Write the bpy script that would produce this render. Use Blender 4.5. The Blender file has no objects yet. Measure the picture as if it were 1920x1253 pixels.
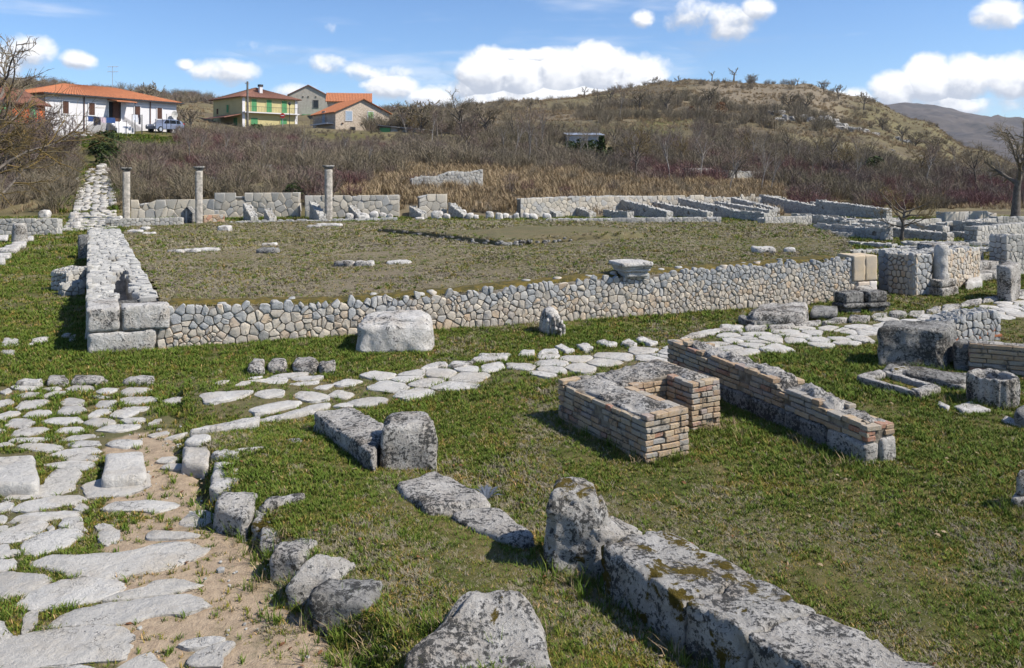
import bpy, bmesh, math, random
import numpy as np
from mathutils import Vector, Matrix, noise

S = bpy.context.scene
C = S.collection
# ------------------------------------------------------------------ camera
H, F, CX, YH = 2.85, 1500.0, 960.0, 310.0      # eye height (m), focal length (px of a 1920 px wide frame), horizon row
cd = bpy.data.cameras.new("camera"); cam = bpy.data.objects.new("camera", cd); C.objects.link(cam)
cam.location = (0, 0, H); cam.rotation_euler = (math.pi / 2, 0, 0)
cd.sensor_width = 36.0; cd.sensor_fit = 'HORIZONTAL'; cd.lens = 36.0 * F / 1920.0
cd.shift_y = -(626.5 - YH) / 1920.0
cd.clip_start = 0.05; cd.clip_end = 20000
S.camera = cam
# ------------------------------------------------------------------ light and exposure
SUN_EL = math.radians(46)
SUN_AZ = math.atan2(0.97, -0.24)               # from +Y towards +X: right of the camera and a little behind it
sun_dir = Vector((math.cos(SUN_EL) * math.sin(SUN_AZ), math.cos(SUN_EL) * math.cos(SUN_AZ), math.sin(SUN_EL)))
sl = bpy.data.lights.new("sun", 'SUN'); sun = bpy.data.objects.new("sun", sl); C.objects.link(sun)
sl.energy = 5.0; sl.angle = math.radians(0.53); sl.color = (1.0, 0.945, 0.86)
sun.rotation_euler = sun_dir.to_track_quat('Z', 'Y').to_euler()
S.view_settings.view_transform = 'Standard'; S.view_settings.look = 'None'
S.view_settings.exposure = 0.45; S.view_settings.gamma = 1.0; S.view_settings.use_curve_mapping = False

W = bpy.data.worlds.new("World"); S.world = W; W.use_nodes = True
WT = W.node_tree; WT.nodes.clear()

class NT:
    """small helper to write node trees as expressions"""
    def __init__(s, nt): s.t = nt
    def n(s, typ, **kw):
        nd = s.t.nodes.new(typ)
        for k, v in kw.items(): setattr(nd, k, v)
        return nd
    def put(s, sock, v):
        if isinstance(v, bpy.types.NodeSocket): s.t.links.new(v, sock)
        elif v is not None: sock.default_value = v
    def math(s, op, a, b=None, c=None, clamp=False):
        nd = s.n('ShaderNodeMath', operation=op, use_clamp=clamp)
        s.put(nd.inputs[0], a); s.put(nd.inputs[1], b)
        if c is not None: s.put(nd.inputs[2], c)
        return nd.outputs[0]
    def vmath(s, op, a, b=None):
        nd = s.n('ShaderNodeVectorMath', operation=op); s.put(nd.inputs[0], a)
        if b is not None: s.put(nd.inputs[1], b)
        return nd.outputs[0]
    def noise(s, vec, scale, detail=5.0, rough=0.6, dist=0.0, col=False):
        nd = s.n('ShaderNodeTexNoise'); s.put(nd.inputs['Vector'], vec)
        nd.inputs['Scale'].default_value = scale; nd.inputs['Detail'].default_value = detail
        nd.inputs['Roughness'].default_value = rough; nd.inputs['Distortion'].default_value = dist
        return nd.outputs['Color' if col else 'Fac']
    def voro(s, vec, scale, feature='F1', out='Distance'):
        nd = s.n('ShaderNodeTexVoronoi', feature=feature); s.put(nd.inputs['Vector'], vec)
        nd.inputs['Scale'].default_value = scale
        return nd.outputs[out]
    def ramp(s, fac, stops, interp='LINEAR'):
        nd = s.n('ShaderNodeValToRGB'); s.put(nd.inputs[0], fac); cr = nd.color_ramp; cr.interpolation = interp
        while len(cr.elements) < len(stops): cr.elements.new(0.5)
        for e, (p, c) in zip(cr.elements, stops):
            e.position = p
            e.color = (c, c, c, 1) if isinstance(c, (int, float)) else (*c, 1)
        return nd.outputs[0]
    def step(s, v, lo, hi):
        nd = s.n('ShaderNodeMapRange', interpolation_type='SMOOTHSTEP'); s.put(nd.inputs[0], v)
        nd.inputs[1].default_value = lo; nd.inputs[2].default_value = hi
        return nd.outputs[0]
    def mix(s, fac, a, b, blend='MIX'):
        nd = s.n('ShaderNodeMix', data_type='RGBA', blend_type=blend); nd.clamp_factor = True
        s.put(nd.inputs[0], fac)
        for i, v in ((6, a), (7, b)):
            if isinstance(v, tuple) and len(v) == 3: v = (*v, 1)
            s.put(nd.inputs[i], v)
        return nd.outputs[2]

def cloud_field(per, top, Wd=1664, Hd=780):
    """cloud cover and cloud shading over a strip of sky, computed here from noise"""
    rs = np.random.RandomState(8)
    def layer(nx, ny):
        g = rs.rand(ny + 3, nx); g = np.concatenate([g, g[:, :3]], 1)         # wraps round in azimuth
        xs = np.linspace(0, nx, Wd, endpoint=False); ys = np.linspace(0, ny, Hd, endpoint=False)
        def cub(t): return np.stack([(1 - t) ** 3 / 6, (3 * t ** 3 - 6 * t ** 2 + 4) / 6, (-3 * t ** 3 + 3 * t ** 2 + 3 * t + 1) / 6, t ** 3 / 6])
        xi = xs.astype(int); wx = cub(xs - xi); yi = ys.astype(int); wy = cub(ys - yi)
        r = sum(g[:, xi + k] * wx[k] for k in range(4) if True) if nx >= 1 else 0
        return sum(r[np.minimum(yi + k, ny + 2), :] * wy[k][:, None] for k in range(4)) - .5
    def fb(nx, ny, octs, gain):
        a, r = 1.0, 0
        for k in range(octs): r = r + a * layer(nx * 2 ** k, ny * 2 ** k); a *= gain
        return r
    AZ = (np.arange(Wd) + .5) / Wd * per - per / 2; EL = (np.arange(Hd) + .5) / Hd * top
    AZ, EL = np.meshgrid(AZ, EL)
    n1 = fb(22, 12, 7, .62); bil = np.abs(fb(40, 22, 4, .6))
    blobs = [  # px, py, half width, half height, weight
        (905, 140, 56, 44, 1), (985, 150, 48, 40, 1), (1055, 145, 55, 44, 1), (1130, 138, 60, 46, 1), (1205, 148, 60, 44, 1), (1080, 188, 170, 34, 1), (930, 192, 100, 30, .8),
        (1600, 195, 60, 28, .95), (1680, 178, 55, 38, 1), (1745, 162, 55, 48, 1), (1815, 158, 60, 50, 1), (1890, 153, 60, 52, 1), (1960, 160, 70, 45, 1), (1800, 200, 190, 26, .95),
        (1300, 22, 58, 42, .95), (1360, 34, 64, 44, .95), (1410, 12, 44, 32, .9), (1205, 34, 30, 20, .70),
        (50, 95, 60, 46, .85), (10, 120, 50, 50, .85), (147, 114, 42, 22, .80), (425, 138, 70, 32, .85), (350, 122, 26, 14, .55), (520, 88, 90, 28, .60), (615, 118, 60, 30, .64),
        (620, 52, 24, 20, .6), (735, 165, 65, 30, .82), (805, 184, 55, 24, .85), (700, 135, 130, 30, .58), (1870, 25, 56, 40, .62), (1000, 105, 90, 18, .62), (770, 175, 140, 26, .62), (870, 165, 60, 30, .75), (545, 170, 120, 20, .5)]
    f = np.full(AZ.shape, -9.0); base = np.zeros(AZ.shape)
    for (bx, by, a, b, wt) in blobs:
        u = (bx - CX) / F; v = (YH - by) / F; a0 = math.atan(u); e0 = math.atan(v / math.sqrt(1 + u * u))
        du = (AZ - a0) / (a / F * math.cos(a0) ** 2); dv = (EL - e0) / (b / F * math.cos(a0))
        g = wt - .5 * (du * du + dv * dv); m = g > f; f = np.where(m, g, f); base = np.where(m, dv, base)
    dens = f + n1 * 1.0 - bil * .30 + .06
    sm = lambda v, a, b: (lambda t: t * t * (3 - 2 * t))(np.clip((v - a) / (b - a), 0, 1))
    alpha = sm(dens, .34, .80)
    # thin streaks of high cloud
    ci = fb(5, 16, 6, .62); ci = np.roll(ci, 40, 1)
    alpha = np.maximum(alpha, .72 * sm(ci, -.08, .55) * (1 - .4 * sm(EL, .2, .5)))
    # light from the upper right: less cloud in that direction means a brighter edge
    lit = np.clip(np.roll(dens, (-12, -10), (0, 1)), -1, 1.2); dif = np.clip(dens, -1, 1.2) - lit
    shade = sm(.60 + dif * 1.0 + base * .40 - bil * .5, .10, .80)
    px_ = np.zeros((Hd, Wd, 4), np.float32); px_[..., 0] = alpha; px_[..., 1] = shade; px_[..., 3] = 1
    im = bpy.data.images.new('cloud_field', Wd, Hd, float_buffer=True, is_data=True); im.pixels.foreach_set(px_.ravel()); im.pack()
    return im
def build_world():
    w = NT(WT)
    out = w.n('ShaderNodeOutputWorld'); bg = w.n('ShaderNodeBackground')
    sky = w.n('ShaderNodeTexSky', sky_type='NISHITA'); sky.sun_disc = False
    sky.sun_elevation = SUN_EL; sky.sun_rotation = SUN_AZ
    sky.altitude = 900; sky.air_density = 1.0; sky.dust_density = 0.6; sky.ozone_density = 1.6
    d = w.n('ShaderNodeTexCoord').outputs['Generated']
    sep = w.n('ShaderNodeSeparateXYZ'); w.put(sep.inputs[0], d)
    x, y, z = sep.outputs
    per = math.radians(72); top = math.radians(34)      # the same kind of clouds all round the sky
    az = w.math('ADD', w.math('MULTIPLY', w.math('ARCTAN2', x, y), 1 / per), 0.5)
    el = w.math('MULTIPLY', w.math('ARCSINE', z), 1 / top)
    comb = w.n('ShaderNodeCombineXYZ'); w.put(comb.inputs[0], az); w.put(comb.inputs[1], w.math('MINIMUM', w.math('MAXIMUM', el, .002), .998))
    im = w.n('ShaderNodeTexImage', extension='REPEAT'); im.image = cloud_field(per, top); w.put(im.inputs[0], comb.outputs[0])
    sp = w.n('ShaderNodeSeparateColor'); w.put(sp.inputs[0], im.outputs[0])
    alpha, shade = sp.outputs[0], sp.outputs[1]
    ccol = w.mix(shade, (4.1, 4.5, 5.3), (8.4, 8.4, 8.5))
    skyc = w.mix(1.0, sky.outputs[0], (0.72, 0.92, 1.17), 'MULTIPLY')
    col = w.mix(alpha, skyc, ccol)
    # below the horizon: the ground covers it
    w.put(bg.inputs[0], col); bg.inputs[1].default_value = 0.10
    w.put(out.inputs[0], bg.outputs[0])
build_world()
W.cycles.sampling_method = 'MANUAL'; W.cycles.sample_map_resolution = 256
S.cycles.max_bounces = 5; S.cycles.diffuse_bounces = 3; S.cycles.glossy_bounces = 2; S.cycles.transmission_bounces = 2; S.cycles.volume_bounces = 1
S.cycles.use_adaptive_sampling = True; S.cycles.adaptive_threshold = 0.02

# ------------------------------------------------------------------ coordinates
def P(px, py, z=0.0):
    """point at height z that shows at picture position px, py"""
    d = F * (H - z) / (py - YH)
    return Vector(((px - CX) / F * d, d, z))
def PD(px, py, d):
    return Vector(((px - CX) / F * d, d, H + (YH - py) / F * d))
def poly_px(pts, z=0.0): return [P(a, b, z).xy for a, b in pts]

# ------------------------------------------------------------------ materials
MATS = {}
def mat(name, rough=0.9, spec=0.25):
    m = bpy.data.materials.new(name); m.use_nodes = True
    t = NT(m.node_tree); b = m.node_tree.nodes['Principled BSDF']
    b.inputs['Roughness'].default_value = rough
    b.inputs['Specular IOR Level'].default_value = spec
    MATS[name] = m
    return m, t, b
def pos(t): return t.n('ShaderNodeNewGeometry').outputs['Position']
def rnd(t):
    a = t.n('ShaderNodeObjectInfo').outputs['Random']; b = t.n('ShaderNodeNewGeometry').outputs['Random Per Island']
    return t.math('FRACT', t.math('ADD', a, t.math('MULTIPLY', b, 7.31)))
def bump(t, b, h, strength, dist=0.02):
    nd = t.n('ShaderNodeBump'); nd.inputs['Strength'].default_value = strength; nd.inputs['Distance'].default_value = dist
    t.put(nd.inputs['Height'], h); t.put(b.inputs['Normal'], nd.outputs[0])

def m_lichen(name, base=(0.46, 0.44, 0.40), pale=(0.66, 0.65, 0.62), dark=0.5, moss=0.70, warm=0.35, scale=1.0):
    """weathered limestone: pale crust, black and grey lichen, some moss"""
    m, t, b = mat(name, 0.93, 0.2)
    p = pos(t)
    n1 = t.noise(p, 2.4 * scale, 6, 0.62); n2 = t.noise(p, 26 * scale, 8, 0.78, 0.2); n3 = t.noise(p, 60 * scale, 4, 0.7); n4 = t.noise(p, 7.5 * scale, 7, 0.7, 0.5)
    c = t.mix(t.step(n4, 0.36, 0.66), base, pale)
    c = t.mix(t.math('MULTIPLY', t.step(n1, 0.50, 0.66), warm), c, (0.44, 0.33, 0.22))
    c = t.mix(t.math('MULTIPLY', t.step(n2, 0.49, 0.57), 0.6), c, (0.66, 0.635, 0.59))
    gl = t.math('ADD', t.math('MULTIPLY', n4, 0.6), t.math('MULTIPLY', n1, 0.4))
    c = t.mix(t.math('MULTIPLY', t.step(gl, 0.54, 0.60), 0.55), c, t.mix(n2, (0.10, 0.10, 0.095), (0.32, 0.31, 0.29)))
    dk = t.math('ADD', t.math('MULTIPLY', n2, 0.58), t.math('ADD', t.math('MULTIPLY', n1, 0.24), t.math('MULTIPLY', n4, 0.18)))
    c = t.mix(t.math('MULTIPLY', t.step(dk, 1.0 - dark - 0.005, 1.0 - dark + 0.045), 0.9), c, (0.030, 0.029, 0.026))
    mo = t.noise(p, 3.4 * scale, 7, 0.68, 0.4)
    c = t.mix(t.step(mo, moss, moss + 0.05), c, t.mix(n3, (0.035, 0.030, 0.006), (0.17, 0.12, 0.016)))
    t.put(b.inputs['Base Color'], c)
    hgt = t.math('ADD', t.math('ADD', n2, t.math('MULTIPLY', n4, 1.5)), t.math('MULTIPLY', n3, 0.45))
    bump(t, b, hgt, 1.0, 0.035)
    return m
m_lichen('lichen_stone', base=(0.40, 0.365, 0.32), pale=(0.63, 0.595, 0.54), dark=0.508, moss=0.66, scale=1.25)
m_lichen('lichen_dark', base=(0.22, 0.21, 0.19), pale=(0.40, 0.385, 0.355), dark=0.515, moss=0.66, warm=0.2)
m_lichen('lichen_pale', base=(0.46, 0.43, 0.385), pale=(0.66, 0.63, 0.585), dark=0.47, moss=0.80, warm=0.3)
m_lichen('lichen_mossy', base=(0.38, 0.355, 0.315), pale=(0.58, 0.55, 0.505), dark=0.505, moss=0.53, scale=1.15)

def m_rubble(name, cols, lich=0.5, sc=1.0, crust=0.4):
    """small wall stones, each with its own tone"""
    m, t, b = mat(name, 0.93, 0.2)
    p = pos(t); r = rnd(t)
    c = t.ramp(r, cols, 'LINEAR')
    n2 = t.noise(p, 13 * sc, 8, 0.72); n3 = t.noise(p, 45 * sc, 5, 0.7)
    c = t.mix(t.math('MULTIPLY', t.step(n2, 0.46, 0.68), 0.38), c, (0.30, 0.30, 0.30))
    c = t.mix(t.math('MULTIPLY', t.step(n3, 0.50, 0.70), crust), c, (0.58, 0.555, 0.51))
    c = t.mix(t.math('MULTIPLY', t.step(t.noise(p, 5 * sc, 8, 0.72, 0.4), 1 - lich + .05, 1 - lich + .14), 0.8), c, (0.06, 0.058, 0.05))
    t.put(b.inputs['Base Color'], c)
    bump(t, b, t.math('ADD', n2, t.math('MULTIPLY', n3, 0.5)), 0.7, 0.02)
m_rubble('wall_stone', [(0, (0.34, 0.32, 0.285)), (.25, (0.44, 0.385, 0.31)), (.5, (0.50, 0.43, 0.335)), (.72, (0.52, 0.46, 0.37)), (.86, (0.46, 0.335, 0.215)), (1, (0.38, 0.355, 0.32))], 0.36, crust=0.3)
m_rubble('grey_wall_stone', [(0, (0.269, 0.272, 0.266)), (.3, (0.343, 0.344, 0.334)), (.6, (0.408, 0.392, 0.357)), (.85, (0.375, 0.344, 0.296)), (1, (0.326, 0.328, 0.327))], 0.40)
m_rubble('ruin_stone', [(0, (0.279, 0.274, 0.260)), (.3, (0.403, 0.380, 0.332)), (.7, (0.465, 0.433, 0.375)), (1, (0.341, 0.327, 0.303))], 0.42)
m_rubble('top_stone', [(0, (0.273, 0.267, 0.248)), (.4, (0.377, 0.363, 0.333)), (1, (0.428, 0.414, 0.375))], 0.50)
m_rubble('polygonal_stone', [(0, (0.351, 0.344, 0.327)), (.3, (0.485, 0.435, 0.351)), (.7, (0.519, 0.451, 0.351)), (1, (0.418, 0.402, 0.366))], 0.42)
m_rubble('brick_clay', [(0, (0.30, 0.205, 0.125)), (.3, (0.355, 0.25, 0.155)), (.55, (0.395, 0.295, 0.185)), (.68, (0.32, 0.27, 0.205)), (.86, (0.28, 0.26, 0.23)), (.95, (0.32, 0.15, 0.09)), (1, (0.29, 0.19, 0.125))], 0.50, crust=0.32)

def m_paving():
    m, t, b = mat('paving', 0.72, 0.35)
    p = pos(t); r = rnd(t)
    c = t.ramp(r, [(0, (0.42, 0.395, 0.355)), (.4, (0.49, 0.465, 0.42)), (.75, (0.53, 0.505, 0.46)), (1, (0.45, 0.42, 0.37))])
    n = t.noise(p, 2.3, 7, 0.65, 0.4); n2 = t.noise(p, 34, 8, 0.78); n4 = t.noise(p, 7, 8, 0.75, 0.6)
    c = t.mix(t.math('MULTIPLY', t.step(n, 0.46, 0.66), 0.45), c, (0.40, 0.335, 0.25))
    c = t.mix(t.math('MULTIPLY', t.step(n4, 0.52, 0.66), 0.4), c, (0.29, 0.275, 0.245))
    c = t.mix(t.math('MULTIPLY', t.step(n2, 0.52, 0.68), 0.4), c, (0.26, 0.25, 0.23))
    c = t.mix(t.math('MULTIPLY', t.step(n2, 0.47, 0.36), 0.4), c, (0.60, 0.58, 0.545))
    wv = t.n('ShaderNodeTexVoronoi', feature='DISTANCE_TO_EDGE'); wv.inputs['Scale'].default_value = 2.1
    wp = t.n('ShaderNodeVectorMath', operation='ADD'); t.put(wp.inputs[0], p); t.put(wp.inputs[1], t.vmath('SCALE', t.noise(p, 5, 4, 0.6, 0, True), None)); wp.inputs[1].default_value = (0, 0, 0)
    t.put(wv.inputs['Vector'], wp.outputs[0])
    crack = t.math('MULTIPLY', t.step(wv.outputs['Distance'], 0.016, 0.004), t.step(t.noise(p, 1.3, 2, 0.5), 0.5, 0.6))
    c = t.mix(t.math('MULTIPLY', crack, 0.75), c, (0.10, 0.09, 0.075))
    t.put(b.inputs['Base Color'], c)
    bump(t, b, t.math('SUBTRACT', t.math('ADD', t.math('MULTIPLY', t.noise(p, 5, 5, 0.6), 2.6), t.math('ADD', n2, n4)), crack), 0.8, 0.03)
m_paving()

def m_simple(name, col, rough=0.9, var=0.15, scale=6.0, col2=None, bmp=0.2, bscale=40, rand=False, metal=0.0):
    m, t, b = mat(name, rough)
    p = pos(t); n = t.noise(p, scale, 6, 0.65)
    c2 = col2 or tuple(v * (1 - var * 2) for v in col)
    c = t.mix(t.step(n, 0.35, 0.65), col, c2)
    if rand:
        r = rnd(t); c = t.mix(1.0, c, t.ramp(r, [(0, 0.72), (1, 1.25)]), 'MULTIPLY')
    t.put(b.inputs['Base Color'], c)
    b.inputs['Metallic'].default_value = metal
    if bmp: bump(t, b, t.noise(p, bscale, 4, 0.6), bmp, 0.02)
    return m
m_simple('mortar_wall', (0.27, 0.235, 0.185), col2=(0.12, 0.10, 0.075), scale=9, bmp=0.6)
m_simple('mortar', (0.17, 0.155, 0.13), col2=(0.07, 0.062, 0.05), scale=9, bmp=0.6)
m_simple('mortar_pale', (0.38, 0.36, 0.325), col2=(0.22, 0.21, 0.195), scale=16, bmp=0.9, bscale=30)
m_simple('pillar_stone', (0.50, 0.45, 0.385), col2=(0.25, 0.23, 0.20), scale=5.5, bmp=0.9, bscale=9)
m_simple('ashlar_tan', (0.504, 0.396, 0.261), col2=(0.378, 0.324, 0.252), scale=2.2, bmp=0.3)
m_simple('pale_floor', (0.594, 0.540, 0.486), var=0.06, scale=2)
m_simple('plaster_white', (0.605, 0.588, 0.588), var=0.03, scale=1.2, bmp=0.05)
m_simple('plaster_yellow', (0.487, 0.420, 0.210), var=0.05, scale=1.0, bmp=0.05)
m_simple('plaster_orange', (0.521, 0.134, 0.042), var=0.06, scale=1.0, bmp=0.05)
m_simple('plaster_grey', (0.40, 0.365, 0.31), var=0.1, scale=2.0)
m_simple('house_stone', (0.521, 0.437, 0.344), col2=(0.353, 0.286, 0.218), scale=4.5, bmp=0.6, bscale=6)
m_simple('block_grey', (0.450, 0.432, 0.396), var=0.12, scale=3)
m_simple('terracotta', (0.378, 0.144, 0.068), col2=(0.270, 0.108, 0.054), scale=3.0, rand=True)
m_simple('terracotta_dark', (0.234, 0.113, 0.077), col2=(0.153, 0.077, 0.059), scale=3.0, rand=True)
m_simple('wood_brown', (0.10, 0.05, 0.035), var=0.1)
m_simple('wood_grey', (0.18, 0.165, 0.15), var=0.2, scale=5)
m_simple('shutter_green', (0.10, 0.30, 0.13), var=0.08)
m_simple('shutter_blue', (0.36, 0.44, 0.52), var=0.08)
m_simple('shutter_lime', (0.30, 0.44, 0.20), var=0.08)
m_simple('dark_opening', (0.02, 0.02, 0.022), var=0.1)
m_simple('iron', (0.05, 0.05, 0.055), rough=0.6, var=0.2)
m_simple('tin', (0.353, 0.386, 0.437), rough=0.45, var=0.12, scale=3)
m_simple('white_paint', (0.655, 0.655, 0.647), var=0.04)
m_simple('cloth_blue', (0.03, 0.07, 0.20), var=0.1)
m_simple('cloth_dark', (0.03, 0.03, 0.045), var=0.1)
m_simple('cloth_pale', (0.60, 0.62, 0.68), var=0.1)
m_simple('cloth_pink', (0.50, 0.40, 0.46), var=0.1)
m_simple('sign_red', (0.55, 0.03, 0.03), var=0.05)
m_simple('tyre', (0.02, 0.02, 0.02), rough=0.8)
m_simple('car_paint', (0.16, 0.19, 0.27), rough=0.25, var=0.02, bmp=0)
m_simple('glass_dark', (0.02, 0.025, 0.03), rough=0.08, var=0.02, bmp=0)
m_simple('bark', (0.17, 0.145, 0.12), col2=(0.075, 0.062, 0.05), scale=7, bmp=0.6, bscale=20)
m_simple('bark_pale', (0.30, 0.27, 0.24), col2=(0.17, 0.15, 0.13), scale=7)
m_simple('fan_leaf', (0.10, 0.115, 0.14), col2=(0.05, 0.058, 0.07), scale=20)
m_simple('moss_edge', (0.14, 0.10, 0.02), col2=(0.05, 0.045, 0.012), scale=8, bmp=0.8)

def m_leafy(name, cols, patch=None, pscale=0.6, trans=0.25):
    """thin blades and twigs: one tone per plant, drifting in patches over the ground"""
    m, t, b = mat(name, 0.85, 0.2)
    r = rnd(t); c = t.ramp(r, [(p_, tuple(v * 0.80 for v in k_)) for p_, k_ in cols])
    if patch:
        n = t.noise(pos(t), pscale, 6, 0.65)
        c = t.mix(t.step(n, 0.42, 0.62), c, t.mix(1.0, c, patch, 'MULTIPLY') if len(patch) == 3 else c)
    t.put(b.inputs['Base Color'], c)
    return m
m_leafy('grass_blade', [(0, (0.092, 0.142, 0.014)), (.36, (0.130, 0.175, 0.022)), (.62, (0.185, 0.195, 0.036)), (.82, (0.275, 0.235, 0.07)), (.94, (0.40, 0.31, 0.14)), (1, (0.52, 0.41, 0.23))], (1.40, 1.08, 1.0), 1.3)
m_leafy('grass_lush', [(0, (0.072, 0.125, 0.012)), (.5, (0.112, 0.172, 0.020)), (1, (0.17, 0.20, 0.036))])
m_leafy('grass_dry', [(0, (0.26, 0.215, 0.14)), (.5, (0.35, 0.295, 0.215)), (1, (0.25, 0.23, 0.12))], (0.85, 0.87, 0.92), 0.4)
m_leafy('straw', [(0, (0.34, 0.25, 0.145)), (.5, (0.48, 0.355, 0.21)), (1, (0.32, 0.255, 0.14))], (0.78, 0.78, 0.8), 0.25)
m_leafy('twig', [(0, (0.17, 0.120, 0.105)), (.3, (0.215, 0.160, 0.125)), (.55, (0.195, 0.125, 0.115)), (.8, (0.25, 0.20, 0.155)), (1, (0.17, 0.145, 0.105))], (0.85, 0.9, 0.95), 0.08)
m_leafy('twig_red', [(0, (0.17, 0.085, 0.082)), (.5, (0.205, 0.105, 0.098)), (1, (0.16, 0.10, 0.088))])
m_leafy('twig_grey', [(0, (0.21, 0.170, 0.125)), (.4, (0.29, 0.235, 0.165)), (.7, (0.235, 0.19, 0.14)), (1, (0.175, 0.155, 0.09))], (0.85, 0.86, 0.80), 0.06)
m_leafy('twig_lichen', [(0, (0.13, 0.10, 0.06)), (.5, (0.22, 0.15, 0.045)), (1, (0.14, 0.12, 0.08))])
m_leafy('leaf_green', [(0, (0.022, 0.042, 0.012)), (.5, (0.04, 0.065, 0.016)), (1, (0.06, 0.075, 0.02))])
m_leafy('leaf_rust', [(0, (0.16, 0.075, 0.035)), (1, (0.24, 0.11, 0.05))])

def m_ground():
    m, t, b = mat('ground_soil', 0.95, 0.1)
    p = pos(t)
    z = t.n('ShaderNodeVertexColor', layer_name='zone').outputs[0]
    sp = t.n('ShaderNodeSeparateColor'); t.put(sp.inputs[0], z)
    g, d, s = sp.outputs
    n = t.noise(p, 1.1, 7, 0.66); n2 = t.noise(p, 14, 6, 0.7); n3 = t.noise(p, 70, 4, 0.7); nb = t.noise(p, 0.055, 7, 0.65)
    green = t.mix(t.step(n, 0.38, 0.64), (0.085, 0.095, 0.026), (0.18, 0.145, 0.062))
    green = t.mix(t.math('MULTIPLY', t.step(n2, .52, .70), .6), green, (0.26, 0.205, 0.12))
    dry = t.mix(t.step(n, 0.35, 0.65), (0.29, 0.235, 0.165), (0.21, 0.17, 0.12))
    scrub = t.mix(t.step(nb, 0.42, 0.58), (0.15, 0.12, 0.078), (0.215, 0.18, 0.098))
    scrub = t.mix(t.math('MULTIPLY', t.step(t.noise(p, 0.35, 8, 0.75), .5, .62), .6), scrub, (0.09, 0.075, 0.05))
    sand = t.mix(t.step(n2, 0.35, 0.7), (0.50, 0.385, 0.265), (0.36, 0.27, 0.185))
    c = t.mix(g, scrub, green); c = t.mix(d, c, dry)
    c = t.mix(t.step(t.math('ADD', s, t.math('MULTIPLY', t.math('SUBTRACT', n, .5), .9)), 0.45, 0.6), c, sand)
    c = t.mix(t.math('MULTIPLY', t.step(n3, 0.45, 0.75), 0.4), c, t.mix(1.0, c, (0.5, 0.5, 0.5), 'MULTIPLY'))
    c = t.mix(1.0, c, (0.80, 0.80, 0.80), 'MULTIPLY')
    t.put(b.inputs['Base Color'], c)
    bump(t, b, t.math('ADD', n2, t.math('MULTIPLY', n3, 0.5)), 0.8, 0.03)
m_ground()

def m_mountain():
    m, t, b = mat('mountain_rock', 0.95, 0.1)
    p = pos(t)
    n = t.noise(p, 0.006, 9, 0.68); n2 = t.noise(p, 0.03, 7, 0.7)
    c = t.mix(t.step(n, 0.4, 0.6), (0.10, 0.082, 0.07), (0.055, 0.047, 0.042))
    c = t.mix(t.math('MULTIPLY', t.step(n2, 0.53, 0.62), 0.75), c, (0.028, 0.025, 0.022))
    c = t.mix(t.math('MULTIPLY', t.step(n2, 0.42, 0.34), 0.4), c, (0.17, 0.145, 0.12))
    t.put(b.inputs['Base Color'], c)
m_mountain()
# ------------------------------------------------------------------ object helpers
def link(name, verts, faces, material, parent=None, smooth=True, loc=None, props=None, sharp=None):
    me = bpy.data.meshes.new(name)
    if loc is not None:
        lv = Vector(loc); verts = [(v[0] - lv.x, v[1] - lv.y, v[2] - lv.z) for v in verts]
    me.from_pydata([tuple(v) for v in verts], [], faces)
    if smooth: me.shade_smooth()
    if sharp: me.set_sharp_from_angle(angle=math.radians(sharp))
    me.materials.append(MATS[material] if isinstance(material, str) else material)
    o = bpy.data.objects.new(name, me); C.objects.link(o)
    if loc is not None: o.location = loc
    if parent is not None:
        o.parent = parent
        o.matrix_parent_inverse = Matrix.Translation(-parent.location) if loc is None or True else Matrix()
        if loc is None: o.matrix_parent_inverse = Matrix.Translation(-Vector(parent.location))
    for k, v in (props or {}).items(): o[k] = v
    return o
def tag(o, label, cat, group=None):
    o['label'] = label; o['category'] = cat; o['kind'] = 'thing'
    if group: o['group'] = group
    return o
def thing(name, label, cat, loc, group=None):
    o = bpy.data.objects.new(name, None); C.objects.link(o); o.location = loc; o.empty_display_size = 0.2
    return tag(o, label, cat, group)

class MB:
    def __init__(s): s.v = []; s.f = []
    def add(s, v, f):
        k = len(s.v); s.v.extend(v); s.f.extend([tuple(i + k for i in q) for q in f])
    def box(s, c, ax, ay, az):
        """box from centre and three half-axis vectors"""
        c = Vector(c); pts = []
        for sz in (-1, 1):
            for sx, sy in ((-1, -1), (1, -1), (1, 1), (-1, 1)):
                pts.append(c + ax * sx + ay * sy + az * sz)
        s.add(pts, [(3, 2, 1, 0), (4, 5, 6, 7), (0, 1, 5, 4), (1, 2, 6, 5), (2, 3, 7, 6), (3, 0, 4, 7)])
    def tube(s, pts, rad, n=6, cap=True):
        k = len(s.v); pts = [Vector(p) for p in pts]
        for i, p in enumerate(pts):
            t = (pts[min(i + 1, len(pts) - 1)] - pts[max(i - 1, 0)]).normalized()
            a = t.cross(Vector((0, 0, 1)) if abs(t.z) < .9 else Vector((1, 0, 0))).normalized(); b = t.cross(a)
            for j in range(n):
                w = 2 * math.pi * j / n
                s.v.append(p + (a * math.cos(w) + b * math.sin(w)) * rad[i])
        for i in range(len(pts) - 1):
            for j in range(n):
                s.f.append((k + i * n + j, k + i * n + (j + 1) % n, k + (i + 1) * n + (j + 1) % n, k + (i + 1) * n + j))
        if cap:
            s.f.append(tuple(k + (len(pts) - 1) * n + j for j in range(n)))
    def build(s, name, material, parent=None, smooth=False, loc=None, props=None):
        return link(name, s.v, s.f, material, parent, smooth, loc, props)

def fbm(p, octs=4, lac=2.1, gain=0.5):
    a, s_, f_ = 1.0, 0.0, 1.0
    for _ in range(octs):
        s_ += a * noise.noise(p * f_); a *= gain; f_ *= lac
    return s_

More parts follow.
